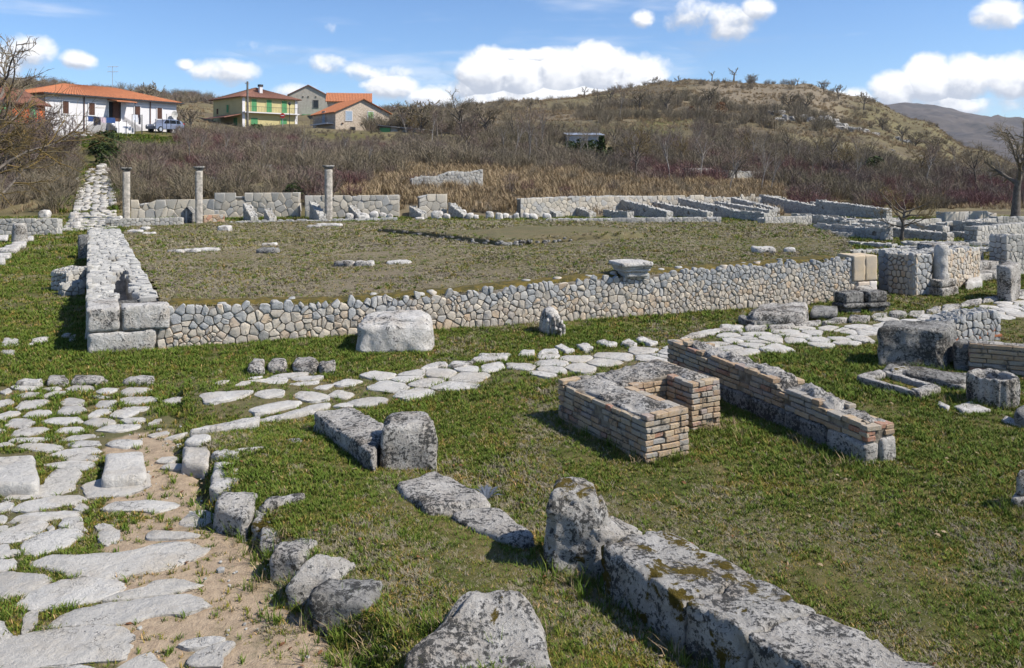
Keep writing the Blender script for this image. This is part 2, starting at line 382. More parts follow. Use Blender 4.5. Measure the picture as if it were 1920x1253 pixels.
def rock(name, bot, top, material, res=0.05, k=7.0, rough=0.02, nscale=4.0, parent=None, seed=0, warp=0.0, label=None, cat=None, group=None, chip=0.0):
    """weathered block: an eight-cornered body with rounded worn edges and rough faces"""
    bot = [Vector(b) for b in bot]; top = [Vector(b) for b in top]
    lx = ((bot[1] - bot[0]).length + (top[2] - top[3]).length) / 2
    ly = ((bot[3] - bot[0]).length + (top[2] - top[1]).length) / 2
    lz = sum((top[i] - bot[i]).length for i in range(4)) / 4
    nx, ny, nz_ = [max(2, min(60, int(round(l / res)))) for l in (lx, ly, lz)]
    idx, V, Fc = {}, [], []
    off = Vector((seed * 7.3, seed * 3.1, seed * 1.7))
    def vert(i, j, l):
        key = (i, j, l)
        if key in idx: return idx[key]
        a, b, c = 2 * i / nx - 1, 2 * j / ny - 1, 2 * l / nz_ - 1
        m = (abs(a) ** k + abs(b) ** k + abs(c) ** k) ** (1 / k)
        a, b, c = a / m, b / m, c / m
        u, v, w = (a + 1) / 2, (b + 1) / 2, (c + 1) / 2
        pb = (bot[0] * (1 - u) + bot[1] * u) * (1 - v) + (bot[3] * (1 - u) + bot[2] * u) * v
        pt = (top[0] * (1 - u) + top[1] * u) * (1 - v) + (top[3] * (1 - u) + top[2] * u) * v
        p = pb * (1 - w) + pt * w
        q = p * nscale + off
        e = 1.0
        n1 = Vector((fbm(q, 4), fbm(q + Vector((19, 3, 7)), 4), fbm(q + Vector((5, 31, 11)), 4)))
        p = p + n1 * rough
        if warp: p = p + Vector((noise.noise(q * .3), noise.noise(q * .3 + Vector((9, 0, 0))), noise.noise(q * .3 + Vector((0, 9, 0))))) * warp
        if chip:
            h_ = fbm(q * 1.7 + Vector((3, 3, 3)), 3)
            near = sum(1 for t_ in (abs(a), abs(b), abs(c)) if t_ > 0.82)
            if near >= 2 and h_ > 0.0:
                cen = (sum(bot, Vector()) + sum(top, Vector())) / 8
                p = p + (cen - p).normalized() * chip * min(1, h_ * 3)
        idx[key] = len(V); V.append(p); return idx[key]
    def face(fn, n, m_):
        for i in range(n):
            for j in range(m_):
                Fc.append((fn(i, j), fn(i + 1, j), fn(i + 1, j + 1), fn(i, j + 1)))
    face(lambda i, j: vert(i, j, nz_), nx, ny)
    face(lambda i, j: vert(j, i, 0), ny, nx)
    face(lambda i, j: vert(i, 0, j), nx, nz_)
    face(lambda i, j: vert(j, ny, i), nz_, nx)
    face(lambda i, j: vert(nx, i, j), ny, nz_)
    face(lambda i, j: vert(0, j, i), nz_, ny)
    base = sum(bot, Vector()) / 4
    o = link(name, V, Fc, material, parent, True, None if parent is not None else base)
    if label: tag(o, label, cat, group)
    return o
def prism_rock(name, top_px, ztop, zbot, material, flare=0.0, **kw):
    """block with vertical sides whose top outline shows at four picture points"""
    zt = ztop if isinstance(ztop, (list, tuple)) else [ztop] * 4
    top = [P(a, b, z) for (a, b), z in zip(top_px, zt)]
    c = sum(top, Vector()) / 4
    # make the outline counter-clockwise seen from above
    ar = sum(top[i].x * top[(i + 1) % 4].y - top[(i + 1) % 4].x * top[i].y for i in range(4))
    if ar < 0: top = [top[0], top[3], top[2], top[1]]
    bot = [Vector((t.x + (t.x - c.x) * flare, t.y + (t.y - c.y) * flare, zbot)) for t in top]
    return rock(name, bot, top, material, **kw)

# ------------------------------------------------------------------ polygons
def clip_half(poly, nx, ny, c):
    out = []; n = len(poly)
    for i in range(n):
        a, b = poly[i], poly[(i + 1) % n]
        da = a[0] * nx + a[1] * ny - c; db = b[0] * nx + b[1] * ny - c
        if da <= 0: out.append(a)
        if (da < 0 < db) or (db < 0 < da):
            t = da / (da - db); out.append((a[0] + (b[0] - a[0]) * t, a[1] + (b[1] - a[1]) * t))
    return out
def voronoi(L, Hh, cell, rs, aspect=1.0, gap=0.012, relax=2, jit=0.42, mixed=0.0):
    """stone outlines that fill a rectangle L x Hh"""
    cw, ch = cell * aspect, cell
    cols = max(1, int(round(L / cw))); rows = max(1, int(round(Hh / ch)))
    pts = []
    for r in range(rows):
        for c in range(cols):
            pts.append([(c + .5 + (.5 if r % 2 else 0) * .8 + rs.uniform(-jit, jit)) * L / cols, (r + .5 + rs.uniform(-jit, jit)) * Hh / rows])
    if mixed:
        for _ in range(int(len(pts) * mixed)): pts.append([rs.uniform(0, L), rs.uniform(0, Hh)])
    pts = np.array(pts); pts[:, 0] = np.clip(pts[:, 0], .01, L - .01); pts[:, 1] = np.clip(pts[:, 1], .01, Hh - .01)
    res = []
    for it in range(relax + 1):
        res = []; new = pts.copy()
        for i, (x, y) in enumerate(pts):
            poly = [(0, 0), (L, 0), (L, Hh), (0, Hh)]
            d2 = (pts[:, 0] - x) ** 2 + (pts[:, 1] - y) ** 2
            for j in np.argsort(d2)[1:15]:
                dx, dy = pts[j] - (x, y); dd = math.hypot(dx, dy)
                if dd < 1e-6: continue
                nx, ny = dx / dd, dy / dd
                g = gap if it == relax else 0.0
                poly = clip_half(poly, nx, ny, nx * x + ny * y + dd / 2 - g)
                if len(poly) < 3: break
            if len(poly) < 3: continue
            pc = np.array(poly); new[i] = pts[i] * .5 + pc.mean(0) * .5
            res.append(poly)
        if it < relax: pts = new
    return res
def poly_area(p): return abs(sum(p[i][0] * p[(i + 1) % len(p)][1] - p[(i + 1) % len(p)][0] * p[i][1] for i in range(len(p)))) / 2
def round_poly(poly, n=1, w=.78):
    for _ in range(n):
        q = []; m = len(poly)
        for i in range(m):
            a, b = poly[i], poly[(i + 1) % m]
            q += [(a[0] * w + b[0] * (1 - w), a[1] * w + b[1] * (1 - w)), (a[0] * (1 - w) + b[0] * w, a[1] * (1 - w) + b[1] * w)]
        poly = q
    return poly
def clean(poly, eps):
    out = []
    for p in poly:
        if not out or math.hypot(p[0] - out[-1][0], p[1] - out[-1][1]) > eps: out.append(p)
    while len(out) > 3 and math.hypot(out[0][0] - out[-1][0], out[0][1] - out[-1][1]) < eps: out.pop()
    return out
def pebble(poly, h, frame, rs, rings=((1.0, -.6), (1.0, .42), (.93, .85), (.66, 1.0)), wob=0.0, depth=0.05, tilt=0.10):
    """stone that stands h proud of a surface; frame maps (s, t, n) to the world"""
    n = len(poly); cx = sum(p[0] for p in poly) / n; cy = sum(p[1] for p in poly) / n
    size = math.sqrt(poly_area(poly)); tx, ty = rs.uniform(-tilt, tilt), rs.uniform(-tilt, tilt)
    V, Fc = [], []
    for (sc, hh) in rings:
        for (x, y) in poly:
            j = 1 + (rs.uniform(-.045, .045) if hh > 0 else 0); dx, dy = (x - cx) * sc * j, (y - cy) * sc * j
            z = (hh * h if hh > 0 else hh * depth)
            if hh > 0: z += dx * tx + dy * ty + rs.uniform(-1, 1) * wob
            V.append(frame(cx + dx, cy + dy, z))
    V.append(frame(cx, cy, h + rs.uniform(-1, 1) * wob))
    for r in range(len(rings) - 1):
        for i in range(n):
            a, b = r * n + i, r * n + (i + 1) % n
            Fc.append((a, b, b + n, a + n))
    k = (len(rings) - 1) * n; c = len(V) - 1
    for i in range(n): Fc.append((k + i, k + (i + 1) % n, c))
    return V, Fc

def stones_on(parent, L, Hh, cell, frame, rs, material, name='stone', limit=300, proud=0.04, gap=0.01, aspect=1.0, keep=None, ease=1, depth=0.08, mixed=0.25, relax=2, minor=False, wob=0.004, rag=0.0):
    """face a rectangle with single stones: separate objects, or one stuff part when small"""
    polys = voronoi(L, Hh, cell, rs, aspect, gap, relax, mixed=mixed)
    items = []
    for p in polys:
        p = clean(p, cell * .10)
        if len(p) < 3: continue
        cx = sum(q[0] for q in p) / len(p); cy = sum(q[1] for q in p) / len(p)
        if keep and not keep(cx, cy): continue
        if rag and rs.random() < rag: continue
        items.append((poly_area(p), round_poly(p, ease, .86) if ease else p, material(cx, cy) if callable(material) else material))
    items.sort(key=lambda t: -t[0])
    rest = {}
    for i, (a, p, mt) in enumerate(items):
        V, Fc = pebble(p, proud * rs.uniform(.6, 1.3), frame, rs, wob=wob, depth=depth)
        if minor or i >= limit: rest.setdefault(mt, MB()).add(V, Fc)
        else: link(name, V, Fc, mt, parent, sharp=36)
    for mt, r in rest.items():
        o = r.build(name + '_facing' if minor else 'small_' + name + '_facing', mt, parent, True); o['kind'] = 'stuff'; o.data.set_sharp_from_angle(angle=math.radians(36))
    return len(items)

def plane_frame(o, s, t, n):
    o, s, t, n = Vector(o), Vector(s), Vector(t), Vector(n)
    return lambda a, b, c: o + s * a + t * b + n * c

def rubble_wall(name, label, a, b, thick, ha, hb, cell=0.22, material='ruin_stone', top_mat='top_stone', base=0.0, limit=0, cat='ruined wall', group=None, seed=1, faces='FTLR', side=1, proud=0.022, aspect=1.25, core='mortar_wall', rag=0.04, hfun=None, ease=None):
    """low ruined wall from ground point a to b; its front lies on the right-hand side of a->b (side=1)"""
    rs = random.Random(seed); a = Vector((a[0], a[1], base)); b = Vector((b[0], b[1], base))
    L = (b - a).length; s = (b - a) / L; up = Vector((0, 0, 1)); n = Vector((s.y, -s.x, 0)) * side
    root = thing(name, label, cat, a, group)
    hf = hfun or (lambda t: ha + (hb - ha) * t)
    jit = [rs.uniform(-.035, .02) for _ in range(64)]
    htop = lambda x: hf(max(0, min(1, x / L))) + jit[int(max(0, min(.999, x / L)) * 63)]
    # core
    m = MB(); N = max(2, int(L / 0.5)); ins = 0.012; k = 0
    for i in range(N + 1):
        x = ins + (L - 2 * ins) * i / N; h = htop(x) - 0.02
        for (d, z) in ((ins, -.12), (ins, h), (thick - ins, h), (thick - ins, -.12)):
            m.v.append(a + s * x - n * d + up * z)
    for i in range(N):
        for j in range(4):
            m.f.append((i * 4 + j, i * 4 + (j + 1) % 4, i * 4 + 4 + (j + 1) % 4, i * 4 + 4 + j))
    m.f += [(0, 1, 2, 3), (N * 4 + 3, N * 4 + 2, N * 4 + 1, N * 4)]
    m.build('core', core, root, False)
    hm = max(hf(0), hf(1), hf(.5)) + .03
    minor = limit == 0
    ez = ease if ease is not None else 0 if minor or 'polygonal' in str(material) else 1
    if minor: cell *= .74
    if 'F' in faces:
        stones_on(root, L, hm, cell, plane_frame(a, s, up, n), rs, material, limit=limit, proud=proud, aspect=aspect, ease=ez, mixed=.5, relax=1, gap=.006, keep=lambda x, y: y < htop(x) - .02, minor=minor, rag=rag * .3)
    if 'B' in faces:
        stones_on(root, L, hm, cell, plane_frame(b - n * thick, -s, up, -n), rs, material, limit=limit, proud=proud, aspect=aspect, ease=ez, mixed=.5, relax=1, gap=.006, keep=lambda x, y: y < htop(L - x) - .02, minor=minor, rag=rag * .3)
    if 'T' in faces:
        fr = lambda u, v, w: a + s * u - n * v + up * (htop(u) - .02 + w)
        stones_on(root, L, thick, cell, fr, rs, top_mat, name='cap_stone', limit=limit, proud=proud, aspect=aspect, ease=ez, mixed=.5, relax=1, gap=.006, minor=minor, rag=rag)
    if 'L' in faces:
        stones_on(root, thick, htop(0), cell, plane_frame(a - n * thick, n, up, -s), rs, material, name='end_stone', limit=limit, ease=ez, proud=proud * .8, minor=minor)
    if 'R' in faces:
        stones_on(root, thick, htop(L), cell, plane_frame(b, -n, up, s), rs, material, name='end_stone', limit=limit, ease=ez, proud=proud * .8, minor=minor)
    return root

# ------------------------------------------------------------------ terrain
TX = [-900, -300, 0, 250, 500, 750, 1000, 1300, 1500, 1620, 1720, 1830, 1920, 2300, 2900]
TD = [44.3, 46.2, 52, 62, 75, 90, 110, 140, 180, 230, 280, 330, 400, 600, 1000, 1600, 9000]
flat = lambda d: YH + F * H / d
_ = None   # level ground
TY = [
 [_] * 15,
 [395, 392, 390, 384, 374, 372, 388] + [_] * 8,
 [362, 360, 355, 350, 346, 346, 352, 376] + [_] * 7,
 [312, 310, 308, 314, 318, 320, 325, 352, 366, 374] + [_] * 5,
 [266, 264, 262, 268, 288, 297, 305, 325, 338, 345, 355, 364] + [_] * 3,
 [247, 246, 246, 247, 262, 270, 290, 300, 315, 322, 335, 350, 354] + [_] * 2,
 [238, 236, 236, 240, 250, 258, 263, 280, 290, 305, 320, 338, 344] + [_] * 2,
 [218, 216, 214, 216, 236, 242, 246, 250, 262, 280, 302, 326, 336, 338, 338],
 [192, 190, 186, 192, 216, 224, 226, 222, 236, 258, 286, 315, 330, 333, 333],
 [176, 175, 166, 179, 202, 216, 209, 190, 200, 230, 264, 300, 324, 328, 328],
 [166, 166, 155, 172, 197, 210, 192, 162, 169, 198, 240, 288, 318, 325, 325],
 [166, 166, 158, 182, 206, 214, 192, 153, 158, 186, 226, 284, 315, 322, 322],
 [190, 190, 186, 202, 222, 228, 212, 172, 178, 205, 240, 290, 314, 320, 320],
 [270, 270, 270, 275, 280, 280, 275, 262, 265, 275, 290, 305, 312, 316, 316],
 [305] * 15, [307] * 15, [309.5] * 15]
TZ = np.array([[0.0 if v is None else H + (YH - v) / F * d for v in row] for row, d in zip(TY, TD)])
def far_z(x, y):
    x = np.asarray(x, float); y = np.asarray(y, float); d = np.maximum(y, 1.0)
    px = np.clip(CX + F * x / d, TX[0], TX[-1])
    ld = np.log(np.clip(d, TD[0], TD[-1])); LD = np.log(TD)
    j = np.clip(np.searchsorted(LD, ld, side='right') - 1, 0, len(TD) - 2); i = np.clip(np.searchsorted(TX, px, side='right') - 1, 0, len(TX) - 2)
    fx = (px - np.array(TX)[i]) / (np.array(TX)[i + 1] - np.array(TX)[i]); fy = (ld - LD[j]) / (LD[j + 1] - LD[j])
    fx = fx * fx * (3 - 2 * fx)
    z = (TZ[j, i] * (1 - fx) + TZ[j, i + 1] * fx) * (1 - fy) + (TZ[j + 1, i] * (1 - fx) + TZ[j + 1, i + 1] * fx) * fy
    return np.where(y < TD[0], 0.0, z)
def seg_dist(X, Y, pts):
    """distance to a polyline and which side of it (positive: right-hand side)"""
    best = np.full(X.shape, 1e9); side = np.zeros(X.shape)
    for (ax, ay), (bx, by) in zip(pts[:-1], pts[1:]):
        dx, dy = bx - ax, by - ay; L2 = dx * dx + dy * dy
        t = np.clip(((X - ax) * dx + (Y - ay) * dy) / L2, 0, 1)
        q = np.hypot(X - ax - t * dx, Y - ay - t * dy); s = dx * (Y - ay) - dy * (X - ax)
        m = q < best; best = np.where(m, q, best); side = np.where(m, -np.sign(s), side)
    return best, side
def in_poly(X, Y, poly):
    c = np.zeros(X.shape, bool); n = len(poly)
    for i in range(n):
        (x1, y1), (x2, y2) = poly[i], poly[(i + 1) % n]
        if y1 == y2: continue
        m = ((y1 > Y) != (y2 > Y)) & (X < (x2 - x1) * (Y - y1) / (y2 - y1) + x1)
        c ^= m
    return c
KERB = poly_px([(345, 800), (345, 862), (382, 885), (402, 965), (470, 1005), (520, 1068), (560, 1108), (612, 1175), (700, 1262), (800, 1400)])
STREET_A = poly_px([(-500, 722), (290, 722), (345, 790), (345, 862), (382, 885), (402, 965), (470, 1005), (520, 1068), (560, 1108), (612, 1175), (700, 1262), (800, 1400), (-1200, 1400)])
STREET_B = poly_px([(345, 790), (480, 790), (600, 775), (720, 760), (900, 735), (1050, 710), (1250, 685), (1640, 648), (1880, 607), (2100, 575), (2350, 545), (2350, 510), (2100, 532), (1918, 556), (1790, 584), (1650, 598), (1400, 622), (1270, 642), (1000, 672), (860, 690), (600, 712), (400, 706), (290, 722)])
DIAG_NEAR = poly_px([(345, 800), (480, 790), (600, 775), (720, 760), (900, 735), (1250, 685), (1640, 648), (2100, 575)])
# the long front wall of the terrace
WA, WB = Vector((-6.37, 12.06)), Vector((7.22, 16.78))
WDIR = (WB - WA).normalized(); WN = Vector((WDIR.y, -WDIR.x))      # WN points to the camera
LDIR = Vector((-0.468, 0.884))                                      # the long left wall runs back this way
WH = ([-6.4, -5.4, -4.2, -2.8, -1.2, 1.37, 4.35, 7.22], [.68, .68, .62, .57, .62, .75, .84, .92])
def wall_h(x): return float(np.interp(x, *WH))
def terrace_z(x, y):
    x = np.asarray(x, float); y = np.asarray(y, float)
    back = -((x - WA.x) * WN.x + (y - WA.y) * WN.y)
    along = (x - WA.x) * WDIR.x + (y - WA.y) * WDIR.y
    t = np.clip(back / 24.0, 0, 1)
    h = np.interp(WA.x + along * WDIR.x, *WH) - .03
    return h * (1 - t) + 0.06 * t + 0.02 * np.sin(x * 1.3 + y * .7) * np.clip(back, 0, 1)
def near_z(x, y):
    X = np.asarray(x, float); Y = np.asarray(y, float)
    d, s = seg_dist(X, Y, KERB); d2, _s = seg_dist(X, Y, DIAG_NEAR)
    up = 0.15 * np.clip(d / .15, 0, 1) * (s < 0) * np.clip(d2 / 1.2, 0, 1) * np.clip(1 - (d - .6) / 1.3, 0, 1)
    return np.where(Y < 12, up, 0.0)
def ground_z(x, y):
    x = np.asarray(x, float); y = np.asarray(y, float)
    rough_ = np.clip((y - 42) / 30, 0, 1) * np.clip(y / 100, .25, 2.0); far = np.clip((y - 46) / 16, 0, 1)
    return far_z(x, y) + near_z(x, y) + vnoise(x, y, .35, .12) * rough_ * far + vnoise(x, y, .09, .3, 2.) * far * np.clip(y / 150, .2, 2)
def gz(x, y): return float(ground_z(np.array([x]), np.array([y]))[0])
TERR = [WA, WB, Vector((8.6, 26)), Vector((11, 40.5)), Vector((-18.6, 40.5)), Vector((-18.6, 35)), WA + LDIR * 1.0]
TERRACE = [(-5.48, 12.40), (WB.x - .1, WB.y), (10.0, 24.0), (12.0, 33.0), (6.0, 39.5), (-18.6, 39.5), (-14.85, 30.2)]

def vnoise(x, y, f, amp, seed=0.0):
    """cheap vectorised value noise built from sines"""
    r = 0
    for k in range(4):
        a = 1.7 * k + seed; fx = f * 1.9 ** k
        r = r + amp / 1.7 ** k * np.sin((x * math.cos(a) + y * math.sin(a)) * fx + 3 * np.sin((x * math.sin(a + 1) - y * math.cos(a + 1)) * fx * .6 + a * 5))
    return r

def zone(x, y):
    """what grows where: green grass, dry grass, bare sand"""
    px = CX + F * x / np.maximum(y, 1); d = y
    sm = lambda v, a, b: np.clip((v - a) / (b - a), 0, 1)
    wig = vnoise(px, d * 3, .03, 18)
    g = 1 - sm(d, 41, 47)
    g = np.maximum(g, sm(d, 74, 82) * (1 - sm(d, 92, 96)) * (1 - sm(px + wig, 350, 380)))
    g = np.maximum(g, (1 - sm(np.abs(px + wig * .4 - 172 + (d - 60) * .4), 14, 30)) * sm(d, 44, 46) * (1 - sm(d, 90, 94)))
    g = np.maximum(g, .8 * sm(d, 125, 135) * (1 - sm(d, 165, 180)) * sm(px + wig, 930, 980) * (1 - sm(px + wig, 1270, 1330)))
    g = np.maximum(g, .8 * sm(d, 100, 104) * (1 - sm(d, 112, 118)) * sm(px, 560, 590) * (1 - sm(px, 690, 720)))
    g = np.maximum(g, .35 * sm(d, 150, 200) * (1 - sm(d, 500, 700)) * sm(px + wig, 1350, 1480))
    dry = sm(d, 43, 46) * (1 - sm(d + wig * .3, 62, 70)) * sm(px + wig, 640, 720) * (1 - sm(px + wig, 1440, 1520))
    dry = np.maximum(dry, .9 * sm(d, 200, 230) * (1 - sm(d, 330, 360)) * sm(px + wig, 1250, 1330) * (1 - sm(px + wig, 1560, 1640)))
    dry = np.maximum(dry, .7 * sm(d, 160, 170) * (1 - sm(d, 190, 205)) * sm(px, 900, 930) * (1 - sm(px + wig, 1150, 1220)))
    s = np.zeros(x.shape)
    return np.stack([np.clip(g, 0, 1), np.clip(dry, 0, 1), s, np.ones(x.shape)], 1)

def set_zone(me, Z):
    at = me.color_attributes.new('zone', 'FLOAT_COLOR', 'POINT'); at.data.foreach_set('color', np.asarray(Z, np.float32).ravel())

def build_ground():
    us = np.arange(-1000, 2960, 15.0); ds = [1.6]
    while ds[-1] < 9000: ds.append(ds[-1] * (1.018 if ds[-1] < 500 else 1.09))
    ds = np.array(ds); U, D = np.meshgrid(us, ds)
    X = (U - CX) / F * D; Y = D
    wide = np.clip((D - 2) / 4, 0, 1); X = X + np.sign(X) * (1 - wide) * 2.0 * np.abs(U - CX) / 1500
    Z = ground_z(X.ravel(), Y.ravel()).reshape(X.shape)
    Z = Z + vnoise(X, Y, 1.3, .012, 4.) * (Y < 41)
    inT = in_poly(X, Y, [(p[0], p[1]) for p in TERRACE]); Z = np.where(inT, Z - .15, Z)
    n, m = X.shape
    V = np.stack([X.ravel(), Y.ravel(), Z.ravel()], 1)
    I = np.arange(n * m).reshape(n, m)
    Q = np.stack([I[:-1, :-1], I[:-1, 1:], I[1:, 1:], I[1:, :-1]], -1).reshape(-1, 4)
    o = link('ground', V.tolist(), Q.tolist(), 'ground_soil'); o['kind'] = 'structure'
    set_zone(o.data, zone(X.ravel(), Y.ravel()))
    return V
build_ground()

def build_terrace():
    ys = np.arange(11.6, 40.2, .22); xs = np.arange(-19.8, 12.6, .22); X, Y = np.meshgrid(xs, ys)
    inside = in_poly(X, Y, TERRACE)
    Z = terrace_z(X, Y) + vnoise(X, Y, 1.0, .012)
    # low grassy platform towards the back
    I = -np.ones(X.shape, int); V = []
    for r, c in zip(*np.nonzero(inside)):
        I[r, c] = len(V); V.append((X[r, c], Y[r, c], Z[r, c]))
    Fq = []
    for r in range(X.shape[0] - 1):
        for c in range(X.shape[1] - 1):
            q = (I[r, c], I[r, c + 1], I[r + 1, c + 1], I[r + 1, c])
            if min(q) >= 0: Fq.append(q)
    o = link('terrace_ground', V, Fq, 'ground_soil'); o['kind'] = 'structure'
    A = np.array(V); z = np.zeros((len(V), 4)); z[:, 0] = 1; z[:, 1] = np.clip(.62 + vnoise(A[:, 0], A[:, 1], .25, .35), 0, .85); z[:, 3] = 1
    set_zone(o.data, z)
build_terrace()

def build_mountain():
    rs = np.random.RandomState(4)
    ridge_px = [900, 1200, 1450, 1560, 1600, 1640, 1680, 1740, 1790, 1830, 1880, 1920, 1990, 2080, 2200, 2400, 2700, 3000]
    ridge_py = [300, 285, 225, 195, 190, 184, 192, 189, 195, 205, 214, 220, 226, 215, 232, 240, 262, 290]
    us = np.arange(900, 3000, 8.0); D0 = 2600.0
    top = np.interp(us, ridge_px, ridge_py) + np.interp(us, np.arange(900, 3010, 24), rs.uniform(-2.2, 2.2, 88))
    rows = np.linspace(0, 1, 60); V = []
    for t in rows:                                # from the foot (near) to the crest and down behind
        d = 1500 + t * 1900
        k = t / .62
        for u, ty in zip(us, top):
            zt = H + (YH - ty) / F * D0
            z = zt * (k ** 1.15 if k < 1 else max(0, 1 - (k - 1) * 1.2))
            x = (u - CX) / F * D0 * (.75 + .25 * min(k, 1))
            z += (fbm(Vector((x * .006, d * .006, 1)), 5) * 26 + fbm(Vector((x * .02, d * .02, 5)), 3) * 6) * min(1, zt / 150) * min(1, k * 1.5) * (0.45 if .9 < k < 1.1 else 1)
            V.append((x, d, z - 8 * (1 - min(1, k * 4))))
    m = len(us); Fq = [(r * m + c, r * m + c + 1, (r + 1) * m + c + 1, (r + 1) * m + c) for r in range(len(rows) - 1) for c in range(m - 1)]
    o = link('mountain', V, Fq, 'mountain_rock'); o['kind'] = 'structure'
build_mountain()
